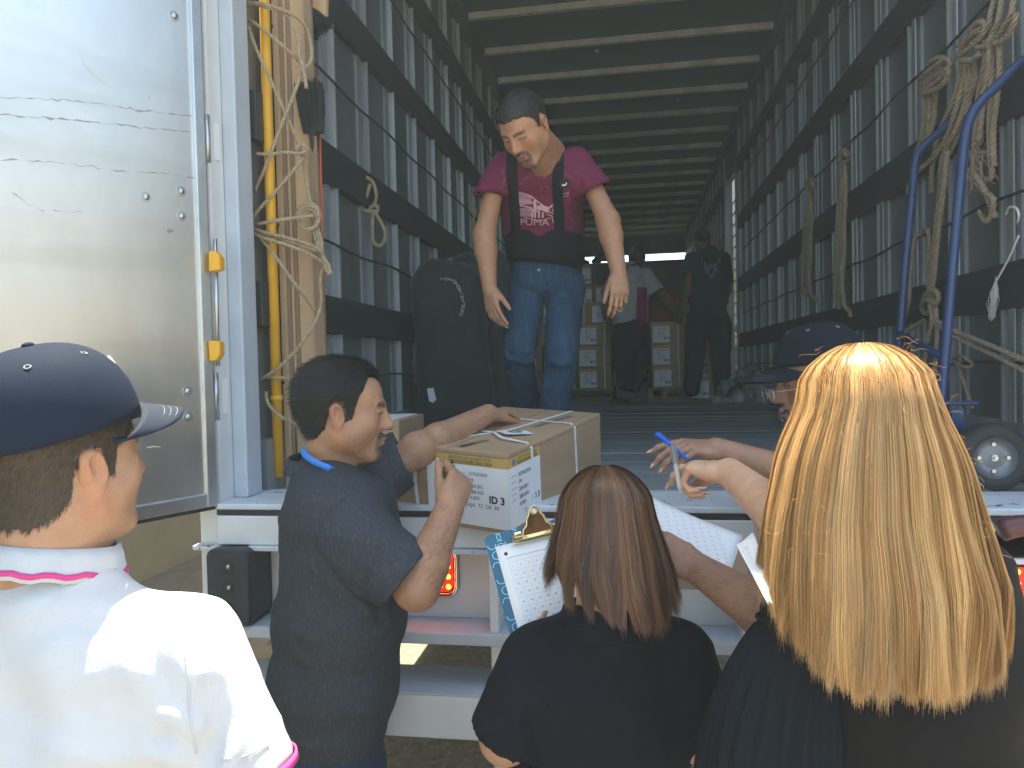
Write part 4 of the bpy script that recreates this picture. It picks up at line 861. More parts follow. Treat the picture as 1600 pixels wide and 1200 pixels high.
def cap_hat(par, O, R, sc, mt, brimmt, tilt=0., r=(.086, .106, .098), zc=.035, brim=.075, name='cap', eyelet=True):
    Rc = tiltR(R, tilt); P = lambda x, y, z: O+Rc@(np.array([x, y, z])*sc); nu, nv = 72, 22; V = []
    for i in range(nu):
        a = 2*np.pi*i/nu
        for j in range(nv):
            b = (j/(nv-1))*np.pi*.5; seam = .0012*max(0, 1-abs(((a/(np.pi/3)) % 1)-0)*18)+.0012*max(0, 1-abs(1-((a/(np.pi/3)) % 1))*18)
            fl = 1+.05*math.cos(b)*0; k_ = math.sin(b)**.82; zz = math.cos(b)**.92
            dent = .004*math.sin(3*a+1)*math.sin(b)**2*math.cos(b)
            V.append(P(r[0]*k_*math.cos(a)*(1-seam*8+dent*3), (r[1]*k_*math.sin(a))*(1-seam*8)-.006, zc+r[2]*zz*(1+dent*4)))
    mb = MB(); mb.grid(np.array(V), nu, nv, True); co = obj(name, mb, mt, par, True, solid=.002)
    # brim
    V = []; na, nr = 31, 7
    for i in range(na):
        a = np.pi/2+(i/(na-1)-.5)*np.pi*.86; ex = math.sin((i/(na-1))*np.pi)**.5
        for j in range(nr):
            t = j/(nr-1); x = r[0]*1.0*math.cos(a)*(1-.10*t); y = r[1]*math.sin(a)-.006+brim*t*ex
            V.append(P(x, y, zc+.004-(abs(x)/.086)**2*.026-.034*t*ex))
    mb = MB(); mb.grid(np.array(V), na, nr); bo = obj('brim', mb, brimmt, co, True, solid=.004)
    VV = np.array(V).reshape(na, nr, 3)
    for q in (.55, .7, .85):
        j = q*(nr-1); j0 = int(j); fr = j-j0; L_ = VV[2:-2, j0]*(1-fr)+VV[2:-2, j0+1]*fr+Rc[:, 2]*.0024; mb = MB(); mb.tube(L_, .0005, 3); obj('brim_stitching', mb, M['stitch'], bo, True)
    mb = MB(); mb.ball(P(0, -.006, zc+r[2]+.002), (.008*sc,)*2+(.004*sc,), 12, 6, Rc.T); obj('button', mb, mt, co, True)
    if eyelet:
        for a in (np.pi/6+np.pi/3*np.arange(6)):
            b = .62; c_ = P(r[0]*math.sin(b)**.82*math.cos(a), r[1]*math.sin(b)**.82*math.sin(a)-.006, zc+r[2]*math.cos(b)**.92)
            n_ = nrm(c_-P(0, -.006, zc-.02)); s_ = nrm(np.cross(n_, (0, 0, 1))); u_ = np.cross(n_, s_); mb = MB(); mb.tube([c_+n_*.001+(s_*math.cos(q)+u_*math.sin(q))*.004 for q in np.linspace(0, 6.28, 11)[:-1]], .0011, 5, True); obj('eyelet', mb, M['stitch'], co, True)
    return co, P
M['stitch'] = mat('stitching', (.22, .25, .32), .7)
def person(label, base, group=None): return thing('person', label, 'person', tuple(base))
def fabric(n, c, rough=.85, var=.06, sheen=.0, spec=.12, bump=.35, **k): return mat(n, c, rough, var=var, scale=k.pop('scale', 25), bump=bump, bscale=k.pop('bscale', 500), sheen=sheen, spec=spec, **k)

# ---- man in grey polo shirt, side on, both hands on the box
M['polo_grey'] = fabric('polo_grey', (.042, .050, .064), streak=((.065, .072, .085), (180, 180, 60), .5, .2)); M['denim_dark'] = fabric('denim_dark', (.03, .05, .10), streak=((.06, .09, .15), (60, 60, 10), .55, .3))
G = person('man in a charcoal polo shirt and blue neck lanyard holding the strapped box', D(520, 1400, 1.8)*[1, 1, 0])
gS = (.40, .215, .135)
GO = D(537, 643, 1.80); gf = CV(.975, -.07, .20); GR = tiltR(frame(gf), 0, 0)
s = SDF(); head_sdf(s, GO, GR, 1.03, fat=.006); s.cap(GO+GR@np.array([0, -.022, -.05]), D(512, 742, 1.83), .058, .066, .03)
s.cap(GO+GR@np.array([0, .03, -.085]), D(530, 745, 1.83), .035, .05, .03)
V1, F1 = s.mesh(.0028); c1_, L1, hl1 = head_cols(V1, GO, GR, gS, 1.03, stache=.9, goatee=.8, stubble=.35, fuzz=.75, rec=1.)
# near (right) arm
sh, el, wr = D(520, 812, 1.66), D(651, 918, 1.60), D(702, 796, 1.66)
s = SDF(); arm_sdf(s, sh+CV(.6,-.5,0)*.05, el, wr, (.036, .046, .044, .048, .033)); hd_ = CV(.30, .80, .45); hb = CV(.62, .05, -.80)
tipsR = hand_sdf(s, wr, hd_, hb, CV(-.85, .35, -.25), 1.0, ((.9, 1.35, .7), (1.1, 1.45, .8), (1.2, 1.45, .8), (1.25, 1.45, .8)), (.35, .45, .7), k=.0025)
V2, F2 = s.mesh(.0032)
# far (left) arm, palm flat on top of the box
sh2, el2 = D(560, 765, 1.98), D(652, 703, 2.02)
def ontop(px, py, h_):
    d = D(px, py, 1)-CAMP; o_ = BP+bZ*h_; return CAMP+d*(np.dot(o_-CAMP, bZ)/np.dot(d, bZ))
wr2 = ontop(763, 647, .045); hand_t = ontop(822, 636, .012)
s = SDF(); arm_sdf(s, sh2, el2, wr2, (.055, .046, .043, .044, .031))
tipsL = hand_sdf(s, wr2, hand_t-wr2, bZ+CV(0, .2, 0)*.2, CV(.1, -.6, -1), .98, ((.25, .35, .2),)*2+((.3, .4, .3),)*2, (.45, .25, .5), .10)
V3, F3 = s.mesh(.0034)
sk_ = lambda V: np.tile(np.array(gS), (len(V), 1))*(1+.12*vn(V, 30, 3)[:, None]); gcol = np.concatenate([c1_, sk_(V2)*.92, sk_(V3)])
obj('body', (np.concatenate([V1, V2, V3]), np.concatenate([F1, F2+len(V1), F3+len(V1)+len(V2)])), M['skin'], G, True, cols=gcol)
nails(tipsL, bZ, par=G); nails(tipsR[4:], hb*.5+CV(-1, .3, 0)*.5, par=G)
def arm_hair(Va, Fa, a_, b_, par, n, seed, col=(.03, .02, .015)):
    Nn = vnormals(Va, Fa); ax = nrm(b_-a_); t = ((Va-a_)@ax)/np.linalg.norm(b_-a_); sel = np.where((t > .05) & (t < 1.0))[0]; fl = np.tile(ax, (len(sel), 1))*.9+np.array([0, 0, -.4])
    sv, sf, sc_ = strands(Va[sel], Nn[sel], fl, n, .011, .00022, seed, np.array(col), lambda p, g: np.tile(col, (len(p), 1)), .25); o = obj('arm_hair', (sv, sf), M['hairm'], par, True, cols=sc_); o['kind'] = 'stuff'
arm_hair(V2, F2, el, wr, G, 1500, 51); arm_hair(V3, F3, el2, wr2, G, 1300, 52)
short_hair('hair', V1, F1, L1, hl1, GO, GR, G, 9000, .017, (.010, .009, .010), 1.03, 2, flowl=(.1, -1, .25), shell=.013, w_=.0008)
for s_, a in ((1, 0), (-1, 0)):
    pass
mb = MB(); mb.ball(GO+GR@np.array([.0315, .0775, .005])*1.03, .0118, 14, 10); obj('eye', mb, mat('eye_dark', (.05, .03, .02), .15), G, True)
gX = nrm(gf*[1, 1, 0]); s = SDF()
s.loft([(D(513, 1165, 1.80), .132, .175), (D(522, 1060, 1.80), .148, .175), (D(532, 960, 1.80), .150, .178), (D(540, 870, 1.81), .145, .185), (D(530, 805, 1.83), .135, .185), (D(516, 762, 1.85), .10, .135)], gX, .05)
s.cap(D(524, 806, 1.70), D(642, 912, 1.60), .084, .080, .05); s.cap(D(545, 785, 1.93), D(628, 716, 2.0), .082, .078, .04)
s.ell(D(512, 738, 1.83), (.075, .085, .06), None, .03)
hem = D(636, 912, 1.60); ad = nrm(D(651, 918, 1.60)-D(520, 812, 1.66))
s.half(D(632, 901, 1.6), nrm(CV(.75, -.62, 0)), D(658, 922, 1.6), .105, .004); s.half(D(628, 712, 2.0), CV(.93, .36, .1), D(665, 690, 2.02), .12, .004)
s.half(D(505, 1142, 1.8), CV(-.08, -1, 0), D(505, 1250, 1.8), .5, .004)
s.cap(D(629, 902, 1.605), D(655, 925, 1.6), .066, .070, .003, -1); s.cap(D(620, 724, 1.99), D(640, 708, 2.0), .062, .066, .003, -1)
s.cap(D(512, 726, 1.84), GO, .060, .07, .006, -1)
_, VG, FG = cloth('polo_shirt', s, .0065, M['polo_grey'], G, .0055, 5.5, (.2, .1, 1), .5, [(D(560, 870, 1.62), D(600, 960, 1.66), .016, .012), (D(590, 860, 1.56), D(560, 910, 1.56), .012, .006), (D(470, 1000, 1.64), D(610, 965, 1.66), .014, .006), (D(460, 1040, 1.64), D(600, 1060, 1.66), .013, .005), (D(500, 880, 1.6), D(590, 1000, 1.62), .015, .006)], 1)
tG = bvh(VG, FG)
ribbon_on('sleeve_seam', tG, [D(x, y, 1.5) for x, y in ((545, 768), (512, 800), (492, 850), (502, 905), (530, 940))], .0011, nrm(D(520, 850, 1.7)-CAMP), M['polo_grey'], G, .0010, .001)
ribbon_on('shoulder_seam', tG, [D(x, y, 1.5) for x, y in ((515, 742), (530, 755), (548, 768))], .0011, nrm(D(520, 850, 1.7)-CAMP), M['polo_grey'], G, .0010, .001)
ribbon_on('cuff_seam', tG, [D(x, y, 1.5) for x, y in ((640, 868), (622, 905), (592, 930))], .0009, nrm(D(620, 900, 1.6)-CAMP), M['polo_grey'], G, .0010, .001)
ribbon_on('hem_seam', tG, [D(x, y, 1.5) for x, y in ((440, 1118), (500, 1128), (580, 1120))], .0009, nrm(D(520, 1120, 1.6)-CAMP), M['polo_grey'], G, .0010, .001)
collar('collar', D(508, 728, 1.835), nrm(GO-D(512, 742, 1.83)+CV(-.25, .3, 0)*.1), gf, .074, .082, .030, M['polo_grey'], G, .30, .7)
ly = [D(472, 702, 1.76), D(478, 712, 1.74), D(492, 722, 1.725), D(508, 729, 1.72), D(517, 733, 1.725)]
lt_ = thing('lanyard', 'bright blue neck lanyard under the collar of the charcoal polo', 'lanyard', tuple(ly[0])); mb = MB(); Pl = spline(ly+[D(523, 738, 1.74), D(560, 800, 1.76)], .006); V = []
for i, p in enumerate(Pl): t = nrm(Pl[min(i+1, len(Pl)-1)]-Pl[max(i-1, 0)]); u_ = nrm(np.cross(t, CV(0, 0, -1))); V += [p-u_*.0075, p+u_*.0075]
mb.add(V, [(2*i, 2*i+1, 2*i+3, 2*i+2) for i in range(len(Pl)-1)]); obj('ribbon', mb, mat('blue_ribbon', (.02, .22, .75), .5), lt_, True, solid=.0015)
s = SDF(); hipL = D(475, 1180, 1.72); hipR = D(550, 1180, 1.88)
s.loft([(D(516, 1110, 1.80), .122, .16), (D(522, 1190, 1.80), .125, .165)], gX, .05); 
for o_ in (D(505, 1200, 1.72), D(545, 1200, 1.90)):
    s.cap(o_, np.array([o_[0], o_[1]-.03, .5]), .095, .065, .03); s.cap(np.array([o_[0], o_[1]-.03, .5]), np.array([o_[0], o_[1], .08]), .065, .05, .03)
cloth('jeans', s, .011, M['denim_dark'], G, .006, 8, (0, 0, 1), .6, seed=4)
for o_ in (D(505, 1200, 1.72), D(545, 1200, 1.90)):
    s = SDF(); s.seg(np.array([o_[0]-.05, o_[1]-.02, .05]), np.array([o_[0]+.16, o_[1]+.05, .035]), (.045, .05), (.045, .035), (0, 1, 0), .02); V, F = s.mesh(.012); V[:, 2] = np.maximum(V[:, 2], .008); obj('shoe', (V, F), M['black'], G, True)

# ---- man in maroon T-shirt standing in the truck
M['maroon'] = fabric('maroon_cotton', (.17, .022, .065)); M['denim'] = fabric('denim_blue', (.028, .062, .115), streak=((.06, .11, .175), (50, 50, 9), .5, .35)); M['belt'] = fabric('black_webbing', (.009, .010, .013), .7)
K = person('man in a maroon T-shirt and black back support belt bending forward in the truck', onZ(850, 700, FZ))
kS = (.46, .235, .14)
KO = D(820, 199, 2.60); kf = CV(-.48, -.86, -.62); KR = frame(kf, CV(-.10, 1, -.15))
s = SDF(); head_sdf(s, KO, KR, 1.0, lid=1., open_mouth=.0015); s.cap(KO+KR@np.array([0, -.028, -.05]), D(858, 240, 2.86), .054, .064, .03); s.cap(KO+KR@np.array([0, .01, -.075]), D(848, 262, 2.78), .036, .045, .03); s.ell(D(847, 270, 2.84), (.085, .05, .06), None, .03)
V1, F1 = s.mesh(.003); ZK = [(-.14, -.065), (-.055, -.05), (-.038, -.03), (-.028, .01), (-.018, .03), (0, .03), (.010, .0), (.022, -.004), (.03, .03), (.045, .055), (.058, .062), (.10, .066)]
c1_, L1, hl1 = head_cols(V1, KO, KR, kS, 1., stache=.75, goatee=.75, stubble=.12, fuzz=.55, zy=ZK)
shA, elA, wrA = D(778, 266, 2.86), D(757, 368, 2.90), D(765, 452, 2.88)
shB, elB, wrB = D(912, 260, 2.88), D(950, 345, 2.82), D(967, 428, 2.75)
s = SDF(); arm_sdf(s, shA, elA, wrA, (.05, .043, .040, .043, .029)); tA = hand_sdf(s, wrA, D(772, 500, 2.84)-wrA, CV(-.75, .1, -.6), CV(.35, 0, -.6), 1.0, (.25, .35, .45, .55), (.45, .3, .4)); V2, F2 = s.mesh(.0045)
s = SDF(); arm_sdf(s, shB, elB, wrB, (.05, .043, .040, .043, .029)); tB = hand_sdf(s, wrB, D(970, 500, 2.70)-wrB, CV(.25, .1, -1), CV(-1, 0, -.3), 1.0, (.25, .4, .6, .7), (.35, .25, .4)); V3, F3 = s.mesh(.0045)
obj('body', (np.concatenate([V1, V2, V3]), np.concatenate([F1, F2+len(V1), F3+len(V1)+len(V2)])), M['skin'], K, True, cols=np.concatenate([c1_, np.tile(np.array(kS)*.97, (len(V2)+len(V3), 1))]))
short_hair('hair', V1, F1, L1, hl1, KO, KR, K, 6000, .009, (.034, .030, .030), 1., 3, flowl=(0, .5, .5), shell=.006, w_=.0009)
mb = MB(); q_ = tB[2][0]; dv_ = tB[2][1]; rc = q_-dv_*.040; u1 = nrm(np.cross(dv_, CR)); u2 = np.cross(dv_, u1)
rg = thing('ring', 'thin gold ring on the hand of the maroon shirted man', 'ring', tuple(rc)); mb.tube([rc+(u1*math.cos(a)+u2*math.sin(a))*.0098 for a in np.linspace(0, 6.28, 15)[:-1]], .0015, 6, True); obj('band', mb, mat('gold', (.7, .45, .15), .25, metal=1.), rg, True)
kX = CV(1, 0, .12); s = SDF()
s.loft([(D(853, 402, 3.10), .155, .115), (D(850, 355, 3.04), .158, .125), (D(846, 308, 2.95), .160, .125), (D(845, 274, 2.87), .162, .11), (D(848, 255, 2.87), .115, .075)], kX, .05)
s.cap(D(788, 263, 2.87), D(762, 312, 2.87), .060, .067, .05); s.cap(D(902, 256, 2.88), D(930, 300, 2.84), .061, .069, .05)
s.half(D(757, 305, 2.87), CV(-.05, -1, .0), D(757, 345, 2.87), .13, .003); s.half(D(930, 296, 2.84), CV(.42, -.9, 0), D(945, 327, 2.84), .13, .003)
s.cap(D(760, 302, 2.87), D(757, 335, 2.87), .048, .050, .003, -1); s.cap(D(928, 292, 2.85), D(943, 322, 2.84), .049, .051, .003, -1)
s.cap(D(850, 240, 2.80), D(843, 277, 2.72), .062, .010, .004, -1); s.cap(D(860, 244, 2.88), D(850, 190, 2.83), .062, .08, .004, -1)
o_, VT, FT = cloth('t_shirt', s, .0075, M['maroon'], K, .005, 5.5, (.1, .1, 1), .7, [(D(800, 300, 2.78), D(785, 350, 2.85), .014, .009), (D(898, 320, 2.8), D(905, 280, 2.78), .014, .008), (D(815, 372, 2.9), D(890, 372, 2.9), .01, .004)], 6)
s = SDF(); s.loft([(D(854, 410, 3.09), .163, .126), (D(852, 376, 3.06), .167, .137), (D(849, 350, 3.03), .169, .141)], kX, .03)
s.half(D(854, 418, 3.1), CV(-.12, -1, 0), D(854, 450, 3.1), .3, .004); s.half(D(850, 364, 3.0), CV(.03, 1, 0), D(850, 320, 3.03), .3, .004)
o_, VBt, FBt = cloth('support_belt', s, .007, M['belt'], K, .003, 9, (0, 0, 1), .5, seed=9)
V, F = np.concatenate([VT, VBt]), np.concatenate([FT, FBt+len(VT)]); tree = bvh(V, F); dC = CV(0, 0, 1)
dK = nrm(D(845, 300, 3)-CAMP)
def kp(px, py, d=2.80): return D(px, py, d)
for P_ in ([(799, 228), (800, 265), (803, 320), (806, 372)], [(873, 238), (872, 255), (871, 300), (876, 365)]):
    ribbon_on('suspender', tree, [kp(*p) for p in P_], .0205, dK, M['belt'], K, .003, side=CR)
for P_ in ((798, 243), (869, 243)):
    q, n_ = cast(tree, kp(P_[0]+1, P_[1]), dK, .005)
    if q is not None:
        mb = MB()
        for dx, dy, a, b in ((0, .015, .021, .0025), (0, -.015, .021, .0025), (-.019, 0, .0025, .016), (.019, 0, .0025, .016)): mb.obox(q+CR*dx+CU*dy, (CR, CU, CF), (a, b, .002))
        obj('buckle', mb, M['black'], K, bevel=.001)
M['printp'] = mat('pink_print', (.62, .38, .45), .6); M['printd'] = mat('mauve_print', (.24, .055, .11), .7)
# skeletal cat print with lettering
def poly(pts): return np.array([(x, y) for x, y in pts], float), None
def stroke(pts, w_):
    P = np.array(pts, float); V = []; 
    for i, p in enumerate(P):
        t = P[min(i+1, len(P)-1)]-P[max(i-1, 0)]; t = t/max(np.linalg.norm(t), 1e-6); n_ = np.array([-t[1], t[0]]); V += [p-n_*w_, p+n_*w_]
    return np.array(V), [(2*i, 2*i+1, 2*i+3, 2*i+2) for i in range(len(P)-1)]
def putpx(name, shapes, mt, par, tr, d_, dv, off=.002):
    V = []; F = []; n = 0
    for v, f in shapes:
        V += [D(x, y, d_) for x, y in v]; F += [tuple(i+n for i in q) for q in f]; n += len(v)
    out = []
    for p in V: q, _ = cast(tr, p, dv, off); out.append(q if q is not None else p)
    return obj(name, (np.array(out), F), mt, par)
z = lambda x, y: (780+x*.1, 260+y*.1)
sh_ = []
top = [z(280, 430), z(300, 405), z(350, 410), z(420, 430), z(500, 460), z(560, 510), z(620, 560), z(700, 615), z(780, 640), z(850, 570)]
sh_.append(stroke(top, .9)); sh_.append(stroke([z(280, 430), z(275, 500), z(310, 535), z(365, 540)], .8)); sh_.append(stroke([z(270, 555), z(290, 590), z(360, 610), z(440, 630), z(500, 640), z(540, 700), z(640, 700)], .9))
for i in range(11): x = 320+i*20; sh_.append(stroke([z(x, 425+i*4), z(x-30, 480+i*5), z(x+20, 600-i*2)], .55))
sh_.append(stroke([z(560, 520), z(560, 700)], 2.4)); sh_.append(stroke([z(590, 640), z(680, 650), z(770, 690)], 3.6)); sh_.append(stroke([z(640, 600), z(720, 640)], 2.0)); sh_.append(stroke([z(770, 650), z(860, 600)], .8)); sh_.append(stroke([z(770, 700), z(850, 740), z(830, 660)], .9))
sh_.append(stroke([z(740, 740), z(820, 770), z(840, 870), z(880, 890), z(880, 790), z(850, 755)], .7)); sh_.append(stroke([z(270, 800), z(420, 800), z(560, 830), z(650, 850), z(800, 800)], .55))
for i in range(7): sh_.append(stroke([z(290+i*32, 650), z(330+i*32, 700), z(290+i*32, 780)], .75))
for i, x in enumerate((520, 560, 620, 680)): sh_.append(stroke([z(x, 710), z(x, 800)], 1.5))
putpx('shirt_print', sh_, M['printp'], K, tree, 2.86, dK)
V, F = textmesh('PUMA', 15, sx=1.15); V = V*[1, -1, 1]+[812, 352, 0]
putpx('shirt_print', [([(x, y) for x, y, _ in V], [f[::-1] for f in F])], M['printp'], K, tree, 2.86, dK, .0024)
sh_ = [stroke([(789, 290), (800, 284), (815, 282), (826, 276)], .6), stroke([(812, 290), (820, 284), (831, 275)], .5), stroke([(846, 268), (852, 264), (860, 272), (848, 280)], 1.1), stroke([(845, 300), (845, 292), (856, 291), (858, 300)], .7),
       stroke([(884, 300), (890, 312), (900, 322), (893, 335)], .7), stroke([(890, 340), (898, 350), (888, 360)], .6), stroke([(882, 272), (893, 280), (900, 270)], .6), stroke([(786, 265), (790, 280), (784, 296)], .9)]
q = putpx('shirt_print', sh_, M['printd'], K, tree, 2.86, dK); q['kind'] = 'stuff'
q, n_ = cast(tree, kp(881, 286), dK, .003)
if q is not None:
    mb = MB(); mb.tube([q, q+n_*.003], .020, 20); bd_ = obj('chest_badge', mb, M['ink'], K); text('badge_letter', 'D', .026, q+n_*.003-CR*.010-CU*.008, CR, CU, M['strap'], bd_, .001, bold=.001)
putpx('shirt_print', [stroke([(878, 303), (886, 301), (888, 299), (886, 306), (878, 307), (878, 303)], .5)], M['printp'], K, tree, 2.86, dK)
# jeans
s = SDF(); s.loft([(D(853, 402, 3.10), .150, .115), (D(852, 440, 3.12), .158, .125)], kX, .05)
hA, kA, aA = D(824, 448, 3.12), D(811, 552, 3.05), D(826, 655, 3.42); hB, kB, aB = D(884, 448, 3.12), D(877, 560, 2.98), D(860, 690, 3.12)
fA, fB = aA.copy(), aB.copy(); fA[2] = FZ+.08; fB[2] = FZ+.08
s.cap(hA, kA, .086, .064, .008); s.cap(kA, fA, .064, .056, .012); s.cap(hB, kB, .086, .064, .008); s.cap(kB, fB, .066, .060, .012)
s.half(D(853, 407, 3.1), CV(-.02, 1, 0), D(853, 370, 3.1), .3, .004)
cr = [(D(826, 462, 3.0), D(850, 466, 3.0), .009, .008), (D(884, 462, 3.0), D(860, 466, 3.0), .009, .008), (D(820, 480, 3.0), D(848, 474, 3.0), .008, .006), (D(888, 478, 3.0), D(862, 474, 3.0), .008, .006),
      (D(795, 552, 3.0), D(835, 560, 3.0), .012, .008), (D(850, 572, 2.9), D(892, 560, 2.9), .012, .009), (D(848, 600, 3.0), D(885, 590, 3.0), .011, .008), (D(800, 580, 3.1), D(830, 590, 3.1), .01, .007), (D(853, 430, 3.0), D(853, 462, 3.0), .005, .005)]
o_, VJ, FJ = cloth('jeans', s, .0075, M['denim'], K, .0055, 6, (.3, .2, 1), .7, [(p, q, w_, d_*1.6) for p, q, w_, d_ in cr], 8)
tj = bvh(VJ, FJ); M['seam'] = mat('jean_seam', (.025, .06, .13), .8)
for nm, P_, w_ in (('pocket_seam', [(812, 423), (818, 435), (834, 441)], .0018), ('pocket_seam', [(905, 417), (893, 432), (876, 437), (866, 432)], .0018), ('fly_seam', [(845, 418), (845, 440), (842, 460)], .0022), ('side_seam', [(795, 470), (797, 510), (799, 550)], .0014), ('inner_seam', [(850, 490), (848, 530), (846, 560)], .0014), ('waistband', [(806, 414), (850, 424), (905, 410)], .0022)):
    ribbon_on(nm, tj, [D(a, b, 2.95) for a, b in P_], w_, dK, M['seam'], K, .0012, .0008)
q, n_ = cast(tj, D(842, 424, 2.95), dK, .004)
if q is not None: mb = MB(); mb.ball(q, .0075, 10, 6); obj('button', mb, M['zinc'], K, True)
for f_, hh in ((fA, CV(-.3, 0, -1)), (fB, CV(.1, 0, -1))):
    h2 = nrm(hh*[1, 1, 0]); s = SDF(); s.seg(f_-[0, 0, .03]-h2*.05, f_-[0, 0, .045]+h2*.16, (.045, .05), (.045, .03), np.cross(h2, (0, 0, 1)), .02); V, F = s.mesh(.012); V[:, 2] = np.maximum(V[:, 2], FZ+.002); obj('shoe', (V, F), M['black'], K, True)

# ---- man in white polo and navy cap, foreground left, seen from behind
M['white_cotton'] = fabric('white_cotton', (.60, .62, .66), var=.03); M['pink'] = mat('pink_trim', (.75, .06, .28), .7); M['navy_cap'] = fabric('navy_cap', (.012, .021, .044), .8); M['navy_brim'] = fabric('navy_brim', (.026, .036, .06), .7)
C = person('man in a white polo with pink collar stripe and navy baseball cap, seen from behind', D(80, 1400, 1.03)*[1, 1, 0])
cS = (.48, .27, .17)
CO = D(103, 722, 1.04); cf = CV(.44, .06, .90); CRm = frame(cf)
s = SDF(); head_sdf(s, CO, CRm, 1.0, fat=.004); s.cap(CO+CRm@np.array([0, -.03, -.05]), D(75, 905, 1.02), .062, .070, .03); s.cap(CO+CRm@np.array([0, .02, -.08]), D(95, 905, 1.06), .04, .05, .03)
V1, F1 = s.mesh(.003); ZC_ = [(-.14, -.085), (-.085, -.078), (-.055, -.066), (-.038, -.045), (-.030, .0), (-.022, .02), (0, .02), (.008, .0), (.012, -.02), (.022, -.02), (.03, .02), (.1, .05)]
c1_, L1, hl1 = head_cols(V1, CO, CRm, cS, 1., fuzz=.55, zy=ZC_, hair=(.06, .045, .035), stubble=.1)
shC, elC = D(322, 990, 1.03), D(395, 1260, 1.02); s = SDF(); arm_sdf(s, shC, elC, D(420, 1500, 1.15), (.05, .045, .042, .045, .03)); V2, F2 = s.mesh(.007)
shL, elL = D(-165, 1000, 1.0), D(-230, 1270, .98); s = SDF(); arm_sdf(s, shL, elL, D(-220, 1480, 1.1), (.05, .045, .042, .045, .03)); V3, F3 = s.mesh(.007)
obj('body', (np.concatenate([V1, V2, V3]), np.concatenate([F1, F2+len(V1), F3+len(V1)+len(V2)])), M['skin'], C, True, cols=np.concatenate([c1_, np.tile(np.array(cS), (len(V2)+len(V3), 1))]))
short_hair('hair', V1, F1, L1, hl1, CO, CRm, C, 9000, .006, (.07, .05, .036), 1., 5, flowl=(0, -.6, -.6), shell=.0012, w_=.0005, lift=.5)
co_, Pc = cap_hat(C, CO, CRm, 1.0, M['navy_cap'], M['navy_brim'], tilt=rad(12), r=(.096, .122, .120), zc=.050, brim=.082)
for k, (x0, x1) in enumerate(((-.03, -.012), (-.006, .012), (.018, .034))):
    a_ = [Pc(x, .090+.0*x, .118+.014*math.sin(k*2+x*200)) for x in (x0, (x0+x1)/2, x1)]; mb = MB(); mb.tube(a_, .0038, 6); obj('white_embroidery', mb, M['strap'], co_, True)
cfT = CV(.30, 0, .95); cX = CV(.95, 0, -.30); s = SDF()
s.loft([(D(75, 1500, 1.04), .185, .125), (D(75, 1300, 1.03), .19, .125), (D(78, 1120, 1.03), .20, .12), (D(80, 1020, 1.03), .185, .10), (D(82, 958, 1.035), .13, .085), (D(84, 900, 1.035), .085, .07)], cX, .05)
s.cap(D(290, 1022, 1.03), D(370, 1215, 1.02), .080, .079, .07); s.cap(D(-140, 1005, 1.0), D(-215, 1220, .98), .078, .078, .06)
s.half(D(373, 1212, 1.02), nrm(elC-shC), D(390, 1270, 1.02), .14, .004); s.cap(D(371, 1206, 1.02), D(380, 1240, 1.02), .064, .066, .003, -1)
s.cap(D(82, 895, 1.03), CO, .060, .072, .005, -1)
_, VC, FC = cloth('polo_shirt', s, .0065, M['white_cotton'], C, .0055, 5, (.3, 0, 1), .45, [(D(330, 1090, .95), D(320, 1200, .95), .020, .010), (D(355, 1060, .95), D(335, 1190, .95), .012, .008), (D(260, 1150, .93), D(330, 1180, .93), .014, .008), (D(225, 1010, .93), D(300, 1120, .93), .016, .006), (D(-20, 1010, .9), D(40, 1160, .9), .03, .007), (D(180, 960, .93), D(60, 985, .93), .02, .004)], 12)
tC = bvh(VC, FC)
ribbon_on('sleeve_seam', tC, [D(x, y, .8) for x, y in ((262, 935), (285, 990), (296, 1060), (300, 1130), (312, 1200))], .0009, nrm(D(280, 1050, 1)-CAMP), M['white_cotton'], C, .0009, .0012)
ribbon_on('cuff_seam', tC, [D(x, y, .8) for x, y in ((340, 1188), (380, 1182), (430, 1160))], .0008, nrm(D(380, 1180, 1)-CAMP), M['white_cotton'], C, .0009, .001)
o_, CVt = collar('collar', D(80, 887, 1.03), nrm(CV(.10, 1, .12)), cfT, .072, .080, .036, M['white_cotton'], C, .20, .85)
for k_a in ((4, 5),):
    mb = MB(); V = []
    for i in range(CVt.shape[0]):
        a, b = CVt[i, 4], CVt[i, 6]; n_ = nrm(np.cross(CVt[min(i+1, 47), 5]-CVt[max(i-1, 0), 5], b-a)); n_ = n_ if np.dot(n_, a-D(80, 887, 1.03)) > 0 else -n_; V += [a+(b-a)*.62+n_*.0024, a+(b-a)*.86+n_*.0026]
    mb.add(V, [(2*i, 2*i+1, 2*i+3, 2*i+2) for i in range(47)]); obj('pink_stripe', mb, M['pink'], o_, True, solid=.001)
ang = np.linspace(0, 2*np.pi, 40, endpoint=False); a_ = nrm(elC-shC); u1 = nrm(np.cross(a_, (0, 1, .2))); u2 = np.cross(a_, u1); c0 = D(372, 1205, 1.02)
mb = MB(); mb.grid(np.array([c0+a_*t+(u1*math.cos(q)+u2*math.sin(q))*.0805 for q in ang for t in (0, .012)]), 40, 2, True); obj('pink_cuff', mb, M['pink'], C, True, solid=.002)
s = SDF(); s.loft([(D(75, 1480, 1.04), .165, .12), (D(75, 1640, 1.04), .16, .12)], cX, .05)
for x in (-.09, .09): p = D(75, 1640, 1.04)+cX*x; s.cap(p, [p[0], p[1], .1], .085, .055, .03)
cloth('trousers', s, .014, M['denim_dark'], C, .005, 7)
